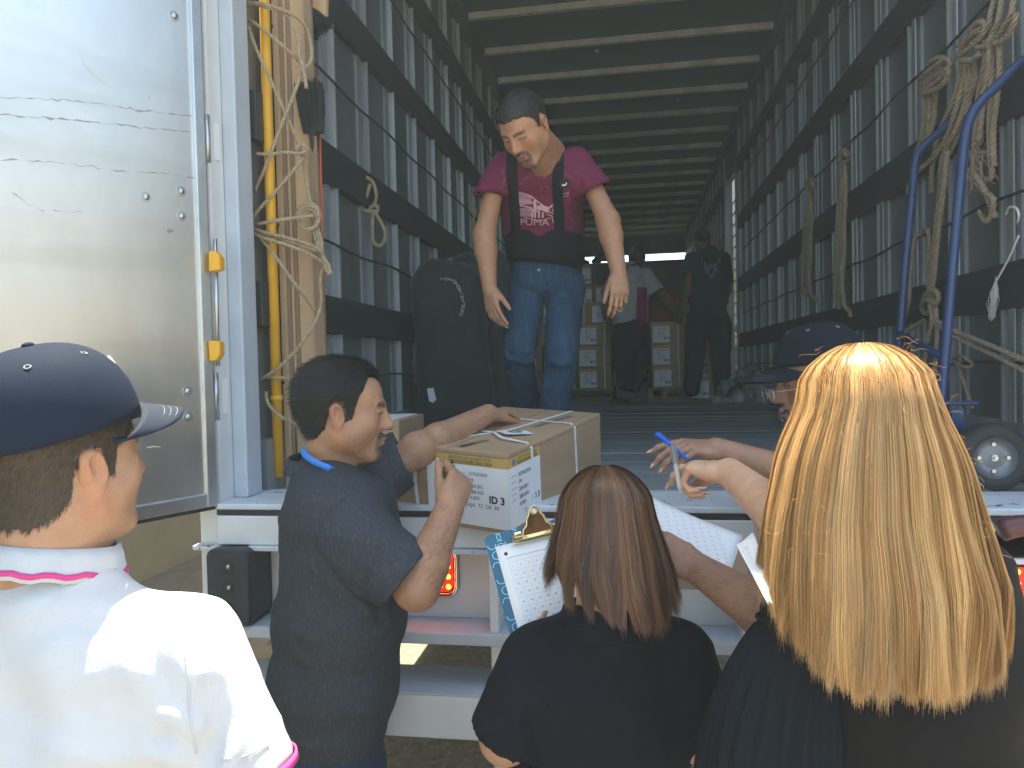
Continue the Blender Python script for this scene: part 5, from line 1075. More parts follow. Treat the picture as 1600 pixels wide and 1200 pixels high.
for x in (-.09, .09): p = D(75, 1640, 1.04)+cX*x; s = SDF(); s.seg([p[0], p[1]-.04, .05], [p[0]-.03, p[1]+.17, .035], (.045, .05), (.045, .035), (1, 0, 0), .02); V, F = s.mesh(.014); V[:, 2] = np.maximum(V[:, 2], .008); obj('shoe', (V, F), M['black'], C, True)

SW = .014
# ------------------------------------------------------------------ long hair
def long_hair(name, O, R, par, n, w_, profile, zend, colf, seed, arange=1.9, segs=16, wave=.006, tip=0., layer=.014, clump=9., top=.128, mt=None, shell=True, fly=120, cap0=(.082, .100)):
    g = np.random.default_rng(seed); pz, px_, py_, pcx, pcy = [np.array(q) for q in zip(*profile)]
    def pt(a, z, lay, cx=0):
        zc, H_ = .035, top-.035
        up_ = z > zc; sx = np.sqrt(np.maximum(1-((z-zc)/H_)**2, 0)); rx = np.where(up_, cap0[0]*sx, np.interp(-z, -pz, px_)); ry = np.where(up_, cap0[1]*sx, np.interp(-z, -pz, py_))
        ox = np.interp(-z, -pz, pcx); oy = np.interp(-z, -pz, pcy)
        return np.stack([np.sin(a)*(rx+lay)+ox, -np.cos(a)*(ry+lay)+oy, z+lay*.8*up_*sx*0+lay*(z > .06)], -1)
    a0 = g.uniform(-1, 1, n)*arange; a0 = a0 + .02*np.sin(a0*clump*2+1.3)+.006*np.sin(a0*clump*9)
    lay = g.beta(2.2, 1.6, n)*layer*(.9+.2*np.sin(a0*clump*2.6+.5)); ze = zend(a0)+g.normal(0, .009, n)-.006*np.sin(a0*clump*3.1)-.005*np.sin(a0*clump*11)+.09*(g.random(n)**7)
    cl = np.floor((a0+4)*clump*1.7); ph = (cl*2.399) % 6.28; ts = np.linspace(0, 1, segs+1)
    th = ts[None, :]; zz = []
    # arc from the crown: quarter circle to the equator then straight down
    tot = .13+(.035-ze); s_ = th*tot[:, None]; arc = .13; q = np.minimum(s_/arc, 1)*np.pi/2; z = .035+(top-.036)*np.cos(q)-np.maximum(s_-arc, 0)
    dn_ = np.clip((.0-z)/.25, 0, 1); A = a0[:, None]+SW*np.sin(a0[:, None]*7+z*9)*dn_+SW*.5*np.sin(ph[:, None]*3+z*21)*dn_+g.normal(0, .02, n)[:, None]
    La = lay[:, None]*(.30+.70*np.clip((.11-z)/.16, 0, 1))+wave*np.sin(a0[:, None]*11+z*16)*dn_+wave*.4*np.sin(ph[:, None]*2+z*24)*dn_; tipv = np.clip((ze[:, None]+.09-z)/.09, 0, 1)**2
    P = pt(A, z, La); P[..., 1] += 0; rad_ = np.stack([np.sin(A), -np.cos(A), 0*A], -1)
    P = P + rad_*(tip*tipv*np.sin(ph[:, None])[...])[..., None]; P[..., 0] += tip*1.3*tipv*np.cos(ph[:, None]*1.7)
    W = O + P@R.T; rw = rad_@R.T; T = np.gradient(W, axis=1); T /= np.linalg.norm(T, axis=2)[..., None]; sd = np.cross(T, rw); sd /= np.maximum(np.linalg.norm(sd, axis=2), 1e-6)[..., None]
    tw = g.normal(0, .22, n)[:, None, None]; sd = sd*np.cos(tw)+rw*np.sin(tw)
    ww = w_*g.uniform(.5, 1.5, n)[:, None]*(1-.75*np.clip((ts-.8)/.2, 0, 1)[None, :]); V = np.stack([W-sd*ww[..., None], W+sd*ww[..., None]], 2).reshape(n, -1, 3)
    b = (np.arange(n)*2*(segs+1)); F = np.concatenate([np.stack([b+2*k, b+2*k+1, b+2*k+3, b+2*k+2], 1) for k in range(segs)])
    c = colf(a0, g, n)[:, None, :]*np.ones((1, 2*(segs+1), 1)); zt = np.repeat(z, 2, 1)
    return V.reshape(-1, 3), F, c.reshape(-1, 3), zt.reshape(-1), pt
def hair_obj(name, O, R, par, mt, base, **k):
    V, F, c, z, pt = long_hair(name, O, R, par, **k)
    n2 = 60; m2 = 40; aa = np.linspace(-k.get('arange', 1.9)-.02, k.get('arange', 1.9)+.02, n2); P = []
    for a in aa:
        ze = float(k['zend'](np.array([a]))[0])+.035
        for j in range(m2):
            t = j/(m2-1); z_ = (.035+(k.get('top', .128)-.04)*math.cos(min(t/.35, 1)*np.pi/2)) if t < .35 else .035-(t-.35)/.65*(.035-ze); P.append(pt(np.array(a), np.array(z_), np.array(-.004)))
    P = O+np.array(P).reshape(-1, 3)@R.T; F2 = np.array([(i*m2+j, (i+1)*m2+j, (i+1)*m2+j+1, i*m2+j+1) for i in range(n2-1) for j in range(m2-1)])
    return obj(name, (np.concatenate([V, P]), np.concatenate([F, F2+len(V)])), mt, par, True, cols=np.concatenate([c, np.tile(np.array(base)*.5, (len(P), 1))]))
def hairmat(name, rough, trans, aniso=.3):
    m_ = mat(name, (1, 1, 1), rough, var=.10, scale=40, stretch=(1, 1, .2), attr='col', spec=.55); nt_ = m_.node_tree; b = nt_.nodes['Principled BSDF']; out = nt_.nodes['Material Output']
    tr = nt_.nodes.new('ShaderNodeBsdfTranslucent'); mx = nt_.nodes.new('ShaderNodeMixShader'); mx.inputs[0].default_value = trans
    at = nt_.nodes['Attribute'] if 'Attribute' in nt_.nodes else None
    if at: nt_.links.new(at.outputs['Color'], tr.inputs[0])
    nt_.links.new(b.outputs[0], mx.inputs[1]); nt_.links.new(tr.outputs[0], mx.inputs[2]); nt_.links.new(mx.outputs[0], out.inputs['Surface']); return m_
M['blond'] = hairmat('blond_hair', .33, .38); M['brown'] = hairmat('brown_hair', .36, .25)
M['black_knit'] = fabric('black_knit', (.0075, .009, .015), .85); M['black_cloth'] = fabric('black_cloth', (.012, .011, .013), .8); M['navy_cloth'] = fabric('navy_cloth', (.008, .011, .018), .8)

# ---- woman with brown hair and black polo, centre
Wm = person('woman with shoulder length brown hair and a black polo shirt writing on a teal clipboard', D(940, 1500, 1.4)*[1, 1, 0])
wS = (.42, .24, .16)
WO = D(948, 838, 1.38); WR = frame(CV(-.25, -.28, .93))
s = SDF(); head_sdf(s, WO, WR, .96); s.cap(WO+WR@np.array([0, -.02, -.05]), D(940, 985, 1.38), .05, .06, .03); V1, F1 = s.mesh(.0045); c1_, L1, hl1 = head_cols(V1, WO, WR, wS, .96, fuzz=.5, hair=(.05, .03, .02))
shA, elA, wrA = D(822, 1040, 1.38), D(790, 1152, 1.34), D(838, 1060, 1.45); shB, elB, wrB = D(1070, 1030, 1.38), D(1090, 1150, 1.38), D(1010, 1060, 1.55)
s = SDF(); arm_sdf(s, shA, elA, wrA, (.046, .044, .041, .042, .028)); hand_sdf(s, wrA, D(822, 985, 1.46)-wrA, CV(-.6, .1, -.8), CV(0, -.2, -1), .9, (.5, .7, .8, .8), (.4, .5)); V2, F2 = s.mesh(.005)
s = SDF(); arm_sdf(s, shB, elB, wrB, (.046, .044, .041, .042, .028)); hand_sdf(s, wrB, CV(-.6, .6, .3), CV(.3, .4, -.8), CV(-.5, .8, 0), .9, (.8, .9, .9, .9), (.3, .7)); V3, F3 = s.mesh(.005)
obj('body', (np.concatenate([V1, V2, V3]), np.concatenate([F1, F2+len(V1), F3+len(V1)+len(V2)])), M['skin'], Wm, True, cols=np.concatenate([c1_, np.tile(np.array(wS), (len(V2)+len(V3), 1))]))
wX = CV(1, 0, .08); s = SDF()
s.loft([(D(925, 1420, 1.42), .175, .13), (D(930, 1260, 1.42), .175, .125), (D(940, 1120, 1.42), .172, .12), (D(945, 1040, 1.42), .170, .105), (D(945, 995, 1.41), .115, .08)], wX, .05)
s.cap(D(834, 1035, 1.38), D(794, 1140, 1.34), .066, .072, .05); s.cap(D(1060, 1028, 1.40), D(1085, 1110, 1.39), .068, .068, .05); s.ell(D(946, 972, 1.39), (.08, .075, .055), None, .03)
s.half(D(790, 1160, 1.33), nrm(CV(-.45, -.88, .12)), D(786, 1185, 1.33), .11, .004); s.cap(D(792, 1156, 1.34), D(786, 1190, 1.33), .056, .058, .003, -1)
s.cap(D(946, 925, 1.385), WO, .050, .075, .005, -1)
_, VW, FW = cloth('polo_shirt', s, .007, M['black_knit'], Wm, .005, 5, (0, 0, 1), .5, [(D(830, 1120, 1.28), D(850, 1200, 1.28), .015, .008), (D(1040, 1130, 1.3), D(1060, 1200, 1.3), .015, .008)], 21)
tW = bvh(VW, FW); M['knit_seam'] = mat('knit_seam', (.009, .0105, .016), .9, spec=.1)
for P_ in ([(850, 985), (838, 1030), (838, 1080), (850, 1120)], [(1040, 985), (1052, 1030), (1050, 1080), (1042, 1120)], [(880, 998), (940, 1004), (1010, 998)]):
    ribbon_on('shirt_seam', tW, [D(x, y, 1.15) for x, y in P_], .0011, nrm(D(940, 1050, 1.3)-CAMP), M['knit_seam'], Wm, .0010, .001)
collar('collar', D(946, 966, 1.39), nrm(CV(0, 1, .15)), CV(-.1, 0, 1), .070, .072, .030, M['black_knit'], Wm, .3, .8)
s = SDF(); s.loft([(D(925, 1400, 1.42), .16, .12), (D(925, 1520, 1.42), .165, .12)], wX, .04)
for x in (-.085, .085): p = D(925, 1520, 1.42)+wX*x; s.cap(p, [p[0], p[1], .1], .085, .05, .03)
cloth('trousers', s, .014, M['black_cloth'], Wm, .004, 7)
for x in (-.085, .085): p = D(925, 1520, 1.42)+wX*x; s = SDF(); s.seg([p[0], p[1]-.03, .045], [p[0], p[1]+.16, .03], (.04, .045), (.04, .03), (1, 0, 0), .02); V, F = s.mesh(.014); V[:, 2] = np.maximum(V[:, 2], .008); obj('shoe', (V, F), M['black'], Wm, True)
def brown_col(cl, g, n):
    t = np.clip(.42+.15*np.sin(cl*5.3+1)+.15*np.sin(cl*15)+.1*np.sin(cl*41)+g.normal(0, .18, n), 0, 1)[:, None]; return (np.array([[.060, .032, .021]])*(1-t)+np.array([[.26, .122, .062]])*t)*g.uniform(.8, 1.25, (n, 1))
prof = [(.035, .082, .100, 0, 0), (0, .090, .102, 0, 0), (-.05, .098, .098, 0, -.004), (-.09, .100, .096, .004, -.008), (-.13, .094, .092, .010, -.015), (-.17, .088, .09, .016, -.02), (-.22, .085, .09, .02, -.02)]
HR = frame(CV(-.06, -.12, 1))
hair_obj('hair', WO, HR, Wm, M['brown'], (.045, .025, .016), n=17000, w_=.00048, profile=prof, zend=lambda a: -.105-.04*np.exp(-((a-.45)/.8)**2)+.04*sm(-a, .6, 1.6), colf=brown_col, seed=4, arange=2.0, wave=.010, tip=.010, layer=.018, clump=6., segs=16, top=.130)

# ---- woman with long blond hair
L = person('woman with long straight golden blond hair and a black pleated blouse, seen from behind', D(1390, 1500, 1.2)*[1, 1, 0])
lS = (.56, .34, .24)
LO = D(1350, 668, 1.13); LR = frame(CV(-.12, -.12, 1))
s = SDF(); head_sdf(s, LO, LR, .96); s.cap(LO+LR@np.array([0, -.02, -.05]), D(1385, 840, 1.2), .05, .06, .03); V1, F1 = s.mesh(.005); c1_, L1, hl1 = head_cols(V1, LO, LR, lS, .96)
shA, elA, wrA = D(1262, 880, 1.20), D(1258, 838, 1.13), D(1140, 738, 1.33)
s = SDF(); arm_sdf(s, D(1262, 905, 1.24), elA, wrA, (.046, .044, .038, .040, .0265), .015)
hd_ = nrm(D(1072, 728, 1.38)-wrA); bk = CV(.25, .85, -.25)
tL = hand_sdf(s, wrA, hd_, bk, CV(-.35, -.1, -1)*-1, .90, ((.35, .5, .3), (1.1, 1.25, .8), (1.2, 1.3, .8), (1.2, 1.3, .8)), (.25, .55, .6), .05); V2, F2 = s.mesh(.003)
s = SDF(); arm_sdf(s, D(1490, 905, 1.2), D(1535, 1180, 1.22), D(1500, 1150, 1.42), (.046, .044, .04, .04, .028)); V3, F3 = s.mesh(.007)
obj('body', (np.concatenate([V1, V2, V3]), np.concatenate([F1, F2+len(V1), F3+len(V1)+len(V2)])), M['skin'], L, True, cols=np.concatenate([c1_, np.tile(np.array(lS), (len(V2)+len(V3), 1))]))
for p, dv in tL:
    nn = nrm(bk-dv*np.dot(bk, dv)); s_ = np.cross(dv, nn); mb = MB(); mb.ball(p+dv*.006+nn*.004, (.0055, .0115, .0020), 10, 6, (s_, dv, nn)); obj('fingernail', mb, M['nailpink'], L, True)
lX = CV(1, 0, -.05); s = SDF()
s.loft([(D(1420, 1420, 1.20), .185, .13), (D(1415, 1230, 1.20), .180, .13), (D(1405, 1080, 1.20), .178, .12), (D(1400, 960, 1.20), .175, .11), (D(1395, 890, 1.20), .165, .09), (D(1390, 850, 1.2), .10, .07)], lX, .05)
s.cap(D(1490, 900, 1.19), D(1528, 1030, 1.20), .064, .060, .06); s.cap(D(1528, 1030, 1.2), D(1535, 1200, 1.22), .058, .052, .05); s.cap(D(1285, 900, 1.19), D(1250, 960, 1.15), .062, .062, .05)
cloth('blouse', s, .008, M['black_cloth'], L, .004, 4.5, (0, 0, 1), .4, seed=31)
# pleated bell sleeve
mb = MB(); V = []; na, nv = 120, 26
c_top, c_bot = D(1245, 975, 1.16), D(1200, 1290, 1.14); ax_ = nrm(c_bot-c_top); u1 = nrm(CR-ax_*np.dot(CR, ax_)); u2 = np.cross(ax_, u1)
for i in range(na):
    a = 2*np.pi*i/na
    for j in range(nv):
        t = j/(nv-1); r_ = .045+.056*(t**.55)*(1-.12*t); pl = 1+.075*math.sin(a*22+math.sin(t*3)*.6)*min(t*3, 1)*(1-.5*t)+.08*math.sin(a*5+t*4)*t; sag = (.02*math.sin(np.pi*t))*max(0, -math.cos(a))
        V.append(c_top+(c_bot-c_top)*t+u1*math.cos(a)*r_*pl*1.15+u2*math.sin(a)*r_*pl*.85-CR*sag)
mb.grid(np.array(V), na, nv, True); obj('pleated_sleeve', mb, M['navy_cloth'], L, True, solid=.002)
mb = MB(); mb.tube([c_top+(u1*math.cos(q)*1.15+u2*math.sin(q)*.85)*.054 for q in ang], .004, 6, True); obj('sleeve_seam', mb, M['black_cloth'], L, True)
s = SDF(); s.loft([(D(1420, 1400, 1.20), .175, .125), (D(1420, 1560, 1.20), .17, .12)], lX, .04)
for x in (-.09, .09): p = D(1420, 1560, 1.2)+lX*x; s.cap(p, [p[0], p[1], .1], .085, .05, .03)
cloth('trousers', s, .014, M['black_cloth'], L, .004, 7)
for x in (-.09, .09): p = D(1420, 1560, 1.2)+lX*x; s = SDF(); s.seg([p[0], p[1]-.03, .045], [p[0], p[1]+.16, .03], (.04, .045), (.04, .03), (1, 0, 0), .02); V, F = s.mesh(.014); V[:, 2] = np.maximum(V[:, 2], .008); obj('shoe', (V, F), M['black'], L, True)
def blond_col(cl, g, n):
    t = np.clip(.48+.16*np.sin(cl*7.3)+.12*np.sin(cl*19+1)+.1*np.sin(cl*47)+g.normal(0, .20, n), 0, 1)[:, None]; return (np.array([[.44, .235, .085]])*(1-t)+np.array([[.86, .60, .30]])*t)*g.uniform(.85, 1.15, (n, 1))
prof = [(.035, .084, .100, .000, 0), (0, .100, .106, .000, 0), (-.035, .112, .108, .001, 0), (-.13, .138, .112, .003, .0), (-.23, .158, .120, .011, .0), (-.33, .157, .125, .004, .0), (-.42, .152, .125, .002, .0)]
HR = frame(CV(-.03, -.02, 1))
hair_obj('hair', LO, HR, L, M['blond'], (.50, .27, .09), n=38000, w_=.00040, profile=prof, zend=lambda a: -.352+.10*sm(-a, .5, 1.6)+.06*sm(a, .8, 1.7), colf=blond_col, seed=6, arange=1.75, wave=.006, tip=.005, layer=.024, clump=11., segs=16, top=.124, cap0=(.086, .105))
g = np.random.default_rng(77); mb = MB()
for i in range(150):
    a = g.uniform(-1.6, 1.6); z = g.uniform(-.2, .13); k_ = math.sqrt(max(1-((max(z, .035)-.035)/.102)**2, 0)); rx = (.094 if z > .035 else np.interp(-z, [-.035, .13, .33], [.094, .15, .19]))*k_+.012
    p = np.array([math.sin(a)*rx, -math.cos(a)*(rx*.3+.08*k_), z+.006]); out = nrm([math.sin(a), -math.cos(a), .6 if z > .06 else .0]); P = [p]; v_ = nrm(out*.6+g.normal(0, .5, 3)+[0, 0, -.3]); L__ = g.uniform(.008, .028)
    for k in range(6): v_ = nrm(v_+g.normal(0, .45, 3)+[0, 0, -.12]); P.append(P[-1]+v_*L__/4)
    mb.tube(LO+np.array(P)@HR.T, .00022, 3, cap=False)
V = np.concatenate(mb.v); obj('stray_hairs', mb, M['blond'], L, True, cols=np.tile([.6, .38, .16], (len(V), 1)), kind='stuff')

# ---- man with navy cap and glasses behind her
Rm = person('man in a navy cap and wire glasses behind the blond woman, pointing a blue pen', D(1340, 1300, 1.75)*[1, 1, 0])
rS = (.34, .185, .125)
M['dark_cap'] = fabric('dark_cap', (.006, .010, .020), .85)
RO = D(1280, 596, 1.80); RRm = frame(CV(-.97, -.16, .10))
s = SDF(); head_sdf(s, RO, RRm, 1.0); s.cap(RO+RRm@np.array([0, -.025, -.05]), D(1320, 720, 1.8), .056, .066, .03); V1, F1 = s.mesh(.0035); c1_, L1, hl1 = head_cols(V1, RO, RRm, rS, 1.)
shF, elF, wrF = D(1330, 770, 1.98), D(1262, 752, 1.80), D(1118, 703, 1.72)
s = SDF(); arm_sdf(s, shF, elF, wrF, (.048, .045, .043, .046, .030), .015); nF = CV(.15, .95, -.3); tF = hand_sdf(s, wrF, D(1020, 692, 1.66)-wrF, nF, CV(-.1, .5, .7)*1., .95, ((.25, .3, .2), (.45, .4, .3), (.5, .5, .3), (.65, .6, .4)), (.2, .5, .2), .05); V2, F2 = s.mesh(.0035)
shN, elN, wrN = D(1330, 850, 1.55), D(1243, 988, 1.27), D(1092, 890, 1.42)
s = SDF(); arm_sdf(s, shN, elN, wrN, (.05, .047, .044, .047, .031), .015); nN = CV(.35, .45, -.85); tN = hand_sdf(s, wrN, D(1038, 858, 1.44)-wrN, nN, CV(.1, .9, .3), .98, ((.45, .5, .3),)*4, (.35, .25), .05); V3, F3 = s.mesh(.0035)
cc = np.concatenate([c1_, np.tile(np.array(rS), (len(V2)+len(V3), 1))*(1+.1*vn(np.concatenate([V2, V3]), 25, 7)[:, None])])
obj('body', (np.concatenate([V1, V2, V3]), np.concatenate([F1, F2+len(V1), F3+len(V1)+len(V2)])), M['skin'], Rm, True, cols=cc); nails(tF, nF, par=Rm); arm_hair(V3, F3, elN, wrN, Rm, 900, 53)
cap_hat(Rm, RO, RRm, 1.0, M['dark_cap'], M['dark_cap'], tilt=rad(3), r=(.088, .108, .10), zc=.045, brim=.078)
M['print_shirt'] = fabric('patterned_navy_shirt', (.02, .028, .05), streak=((.35, .37, .42), (160, 160, 160), .60, .03))
s = SDF(); s.loft([(D(1360, 1300, 1.75), .13, .17), (D(1360, 1100, 1.75), .14, .18), (D(1350, 900, 1.78), .13, .19), (D(1335, 790, 1.80), .10, .17), (D(1325, 750, 1.80), .07, .09)], CV(-1, 0, .1), .05)
s.cap(D(1340, 850, 1.62), D(1268, 950, 1.36), .075, .072, .05); s.cap(D(1335, 785, 1.92), D(1300, 765, 1.88), .07, .068, .04)
s.half(D(1258, 965, 1.32), nrm(elN-shN), elN, .12, .004); cloth('shirt', s, .01, M['print_shirt'], Rm, .005, 6, seed=41)
s = SDF()
for dy in (-.09, .09): p = D(1360, 1290, 1.75)+np.array([0, dy, 0]); s.cap(p, [p[0], p[1], .1], .09, .055, .03)
cloth('trousers', s, .014, M['denim_dark'], Rm, .004, 7)
for dy in (-.09, .09): p = D(1360, 1290, 1.75)+np.array([0, dy, 0]); s = SDF(); s.seg([p[0]+.05, p[1], .045], [p[0]-.15, p[1], .03], (.045, .045), (.045, .03), (0, 1, 0), .02); V, F = s.mesh(.014); V[:, 2] = np.maximum(V[:, 2], .008); obj('shoe', (V, F), M['black'], Rm, True)
def glasses(label, O, R, fwd, z, rim, mt, arm=True, w_=.024, h_=.016, ext=.09, sep=.033):
    t = thing('eyeglasses', label, 'glasses', tuple(O)); P = lambda x, y, zz: O+R@np.array([x, y, zz])
    for s_ in (-1, 1):
        o_ = [P(s_*(sep+w_*(abs(math.cos(q))**.7)*np.sign(math.cos(q))), fwd-.002*abs(math.cos(q)), z+h_*(abs(math.sin(q))**.7)*np.sign(math.sin(q))) for q in np.linspace(0, 6.283, 25)[:-1]]
        mb = MB(); mb.tube(o_, rim, 6, True); f_ = obj('lens_rim', mb, mt, t, True); mb = MB(); mb.add(o_, [tuple(range(24))]); obj('lens', mb, M['glass'], f_)
        if arm: mb = MB(); mb.tube([P(s_*(sep+w_), fwd-.002, z+h_*.5), P(s_*.078, fwd-ext, z+.006), P(s_*.079, fwd-ext-.03, z-.004)], rim, 6); obj('temple', mb, mt, t, True)
    mb = MB(); mb.tube([P(-(sep-w_), fwd, z+.004), P(0, fwd+.002, z+.008), P(sep-w_, fwd, z+.004)], rim, 6); obj('bridge', mb, mt, t, True)
M['glass'] = mat('lens_glass', (.8, .85, .88), .05, var=0, trans=.95)
glasses('thin wire glasses low on the nose of the man in the navy cap', RO, RRm, .128, -.012, .0012, M['zinc'], ext=.12)
glasses('black framed glasses hanging below the chin of the man in the navy cap', RO, RRm, .098, -.075, .0030, M['black'], arm=True, w_=.025, h_=.02, ext=.06)

# ---- pens and papers
def pen(label, a, b, r_, mt, tipm, cap_=None):
    t = thing('pen', label, 'pen', tuple(a)); d_ = nrm(b-a); L_ = np.linalg.norm(b-a); mb = MB(); mb.tube([a, a+d_*L_*.86, a+d_*L_*.96, b], np.array([r_, r_, r_*.4, r_*.2]), 12); obj('barrel', mb, mt, t, auto=40)
    mb = MB(); mb.tube([a-d_*.004, a+d_*.03], r_*1.15, 12); obj('pen_end', mb, tipm, t, auto=40); mb = MB(); s_ = nrm(np.cross(d_, CF)); mb.tube([a+s_*r_*1.5, a+d_*.035+s_*r_*1.5], r_*.28, 6); obj('pocket_clip', mb, tipm, t, True)
M['bluepen'] = mat('blue_pen_plastic', (.01, .12, .65), .25); M['clearp'] = mat('clear_plastic', (.75, .78, .8), .15, trans=.6)
pen('blue ballpoint pen held over the truck floor by the man in the cap', D(1027, 679, 1.645), D(1078, 720, 1.66), .0045, M['bluepen'], M['bluepen'])
pen('clear ballpoint pen with dark refill in the blond woman\'s hand', D(1051, 699, 1.345), D(1063, 770, 1.33), .0040, M['clearp'], M['greyink'])
def quad(name, c4, mt, par, th=.001, nu=10, nv=10, bend=.0, curl=0.):
    A_, B_, C_, D_ = [np.asarray(q, float) for q in c4]; n_ = nrm(np.cross(B_-A_, D_-A_)); V = []
    for i in range(nu):
        for j in range(nv):
            u, v = i/(nu-1), j/(nv-1); V.append((A_*(1-u)+B_*u)*(1-v)+(D_*(1-u)+C_*u)*v+n_*(bend*math.sin(np.pi*u)+curl*max(0, .2-u)**2*25*.2))
    mb = MB(); mb.grid(np.array(V), nu, nv); return obj(name, mb, mt, par, True, solid=th), n_
def gridtext(par, A_, ux, uy, n_, cols, rows, w_, h_, size, start=1, off=.0012, lines=True, words=None):
    V = []; F = []; k = 0; num = start
    for r_ in range(rows):
        for c_ in range(cols):
            tv, tf = textmesh(words or str(num), size); num += 1
            o_ = A_+ux*(w_*(c_+.35)/cols)+uy*(h_*(r_+.6)/rows)+n_*off
            V.append(o_+tv[:, :1]*ux-tv[:, 1:2]*uy); F += [tuple(i+k for i in q) for q in tf]; k += len(tv)
    obj('printed_numbers', (np.concatenate(V), F), M['greyink'], par, kind='stuff')
    if lines:
        mb = MB()
        for r_ in range(rows+1): mb.obox(A_+ux*w_/2+uy*h_*r_/rows+n_*off, (ux, uy, n_), (w_/2, .0002, .00005))
        for c_ in range(cols+1): mb.obox(A_+uy*h_/2+ux*w_*c_/cols+n_*(off*1.1), (ux, uy, n_), (.0002, h_/2, .00005))
        obj('printed_grid', mb, M['greyline'], par, kind='stuff')
M['greyline'] = mat('grey_rule', (.42, .48, .58), .7)
# teal clipboard
TL, TR = D(755, 838, 1.55), D(918, 799, 1.60); ux = nrm(TR-TL); dvn = D(818, 968, 1.46)-TL; uy = nrm(dvn-ux*np.dot(dvn, ux)); un = nrm(np.cross(uy, ux)); un = un if np.dot(un, CAMP-TL) > 0 else -un
wB, hB = .228, .315
TB = thing('clipboard', 'teal clipboard with pale trellis pattern and a brass clip', 'clipboard', tuple(TL))
out = []
for cx, cy, a0 in ((wB-.014, hB-.014, 0), (.014, hB-.014, 90), (.014, .014, 180), (wB-.014, .014, 270)):
    for a in (0, 30, 60, 90): out.append((cx+.014*math.cos(rad(a0+a)), cy+.014*math.sin(rad(a0+a))))
mb = MB(); mb.prism(out, TL-un*.003, ux, uy, un, .003); bdo = obj('board', mb, mat('teal_print', (.015, .125, .22), .35), TB)
mb = MB(); M['pale_teal'] = mat('pale_teal', (.35, .75, .85), .5)
def trellis(x0, y0, r_): 
    for q in range(4):
        a0 = q*np.pi/2; c_ = (x0+r_*math.cos(a0)*.9, y0+r_*math.sin(a0)*.9); P = [TL+ux*(c_[0]+r_*.55*math.cos(a0+t))+uy*(c_[1]+r_*.55*math.sin(a0+t))+un*.0006 for t in np.linspace(-1.7, 1.7, 9)]
        if all(0.001 < np.dot(p-TL, ux) < wB-.001 and .001 < np.dot(p-TL, uy) < hB-.001 for p in P): mb.tube(P, .0009, 4)
        else:
            P = [p for p in P if 0.001 < np.dot(p-TL, ux) < wB-.001 and .001 < np.dot(p-TL, uy) < hB-.001]
            if len(P) > 1: mb.tube(P, .0009, 4)
for i in range(7):
    for j in range(9): trellis(.012+i*.038+(j % 2)*.019, .01+j*.038, .016)
obj('trellis_print', mb, M['pale_teal'], bdo, kind='stuff')
A0 = TL+ux*.018+uy*.030+un*.0018; sh_ = thing('paper_sheet', 'form sheet with a grid of small numbers on the teal clipboard', 'paper', tuple(A0))
quad('sheet', [A0, A0+ux*.205, A0+ux*.205+uy*.275, A0+uy*.275], M['paper'], sh_, .0012, bend=0)
gridtext(sh_, A0+ux*.018+uy*.040, ux, uy, un, 10, 11, .17, .21, .0062, off=.0012)
text('form_title', 'AGRUPAMIENTO DE BOLETAS', .0055, A0+ux*.065+uy*.022, ux, -uy, M['greyink'], sh_, -.0014); mb = MB(); mb.obox(A0+ux*.095+uy*.030+un*.001, (ux, uy, un), (.08, .0003, .0001)); mb.ball(A0+ux*.018+uy*.020+un*.001, (.004, .004, .0004), 12, 4, (ux, uy, un)); obj('form_rule', mb, M['ink'], sh_)
M['brass'] = mat('brass', (.80, .68, .42), .16, metal=1., var=.15, bump=.3)
cl_ = thing('board_clip', 'polished brass clip on top of the teal clipboard', 'clip', tuple(TL+ux*wB/2)); cc0 = TL+ux*wB*.5+uy*.022
mb = MB(); mb.obox(cc0+un*.006+uy*.012, (ux, uy, un), (.058, .0035, .0045)); obj('jaw', mb, M['brass'], cl_, bevel=.003)
mb = MB(); mb.obox(cc0+un*.010+uy*.002, (ux, nrm(uy+un*.5), nrm(un-uy*.5)), (.056, .010, .0008)); obj('jaw_plate', mb, M['brass'], cl_, bevel=.0006)
o2 = [(-.034, .004), (-.030, -.010), (-.022, -.016), (-.019, -.030), (-.013, -.038), (-.009, -.050), (0, -.056), (.009, -.050), (.013, -.038), (.019, -.030), (.022, -.016), (.030, -.010), (.034, .004)]
lift_ = nrm(-uy*.82-un*-.57); ly_ = nrm(uy*.84-un*.54)
mb = MB(); mb.prism(o2, cc0+un*.012, ux, ly_, nrm(np.cross(ux, ly_)), .0016); obj('lever_plate', mb, M['brass'], cl_, bevel=.0006)
P_ = [cc0+un*.0128+ux*x+ly_*y for x, y in o2]; mb = MB(); mb.tube(P_, .0024, 6); obj('lever_rim', mb, M['brass'], cl_, True)
mb = MB(); hc = cc0+un*.013-ly_*.044; lyn = nrm(np.cross(ux, ly_)); mb.tube([hc+(ux*math.cos(q)+ly_*math.sin(q))*.0068+lyn*.001 for q in np.linspace(0, 6.283, 17)[:-1]], .0022, 6, True); obj('hanging_eye', mb, M['brass'], cl_, True)
mb = MB(); mb.tube([hc+lyn*.0022, hc+lyn*.0004], .005, 14); mb.tube([hc-lyn*.0022, hc-lyn*.0004], .005, 14); obj('eye_hole', mb, M['label'], cl_)
for s_ in (-1, 1): mb = MB(); mb.tube([cc0+ux*s_*.036+un*.007-uy*.006, cc0+ux*s_*.050+un*.007-uy*.006], .0062, 12); obj('spring_barrel', mb, M['brass'], cl_, auto=40)
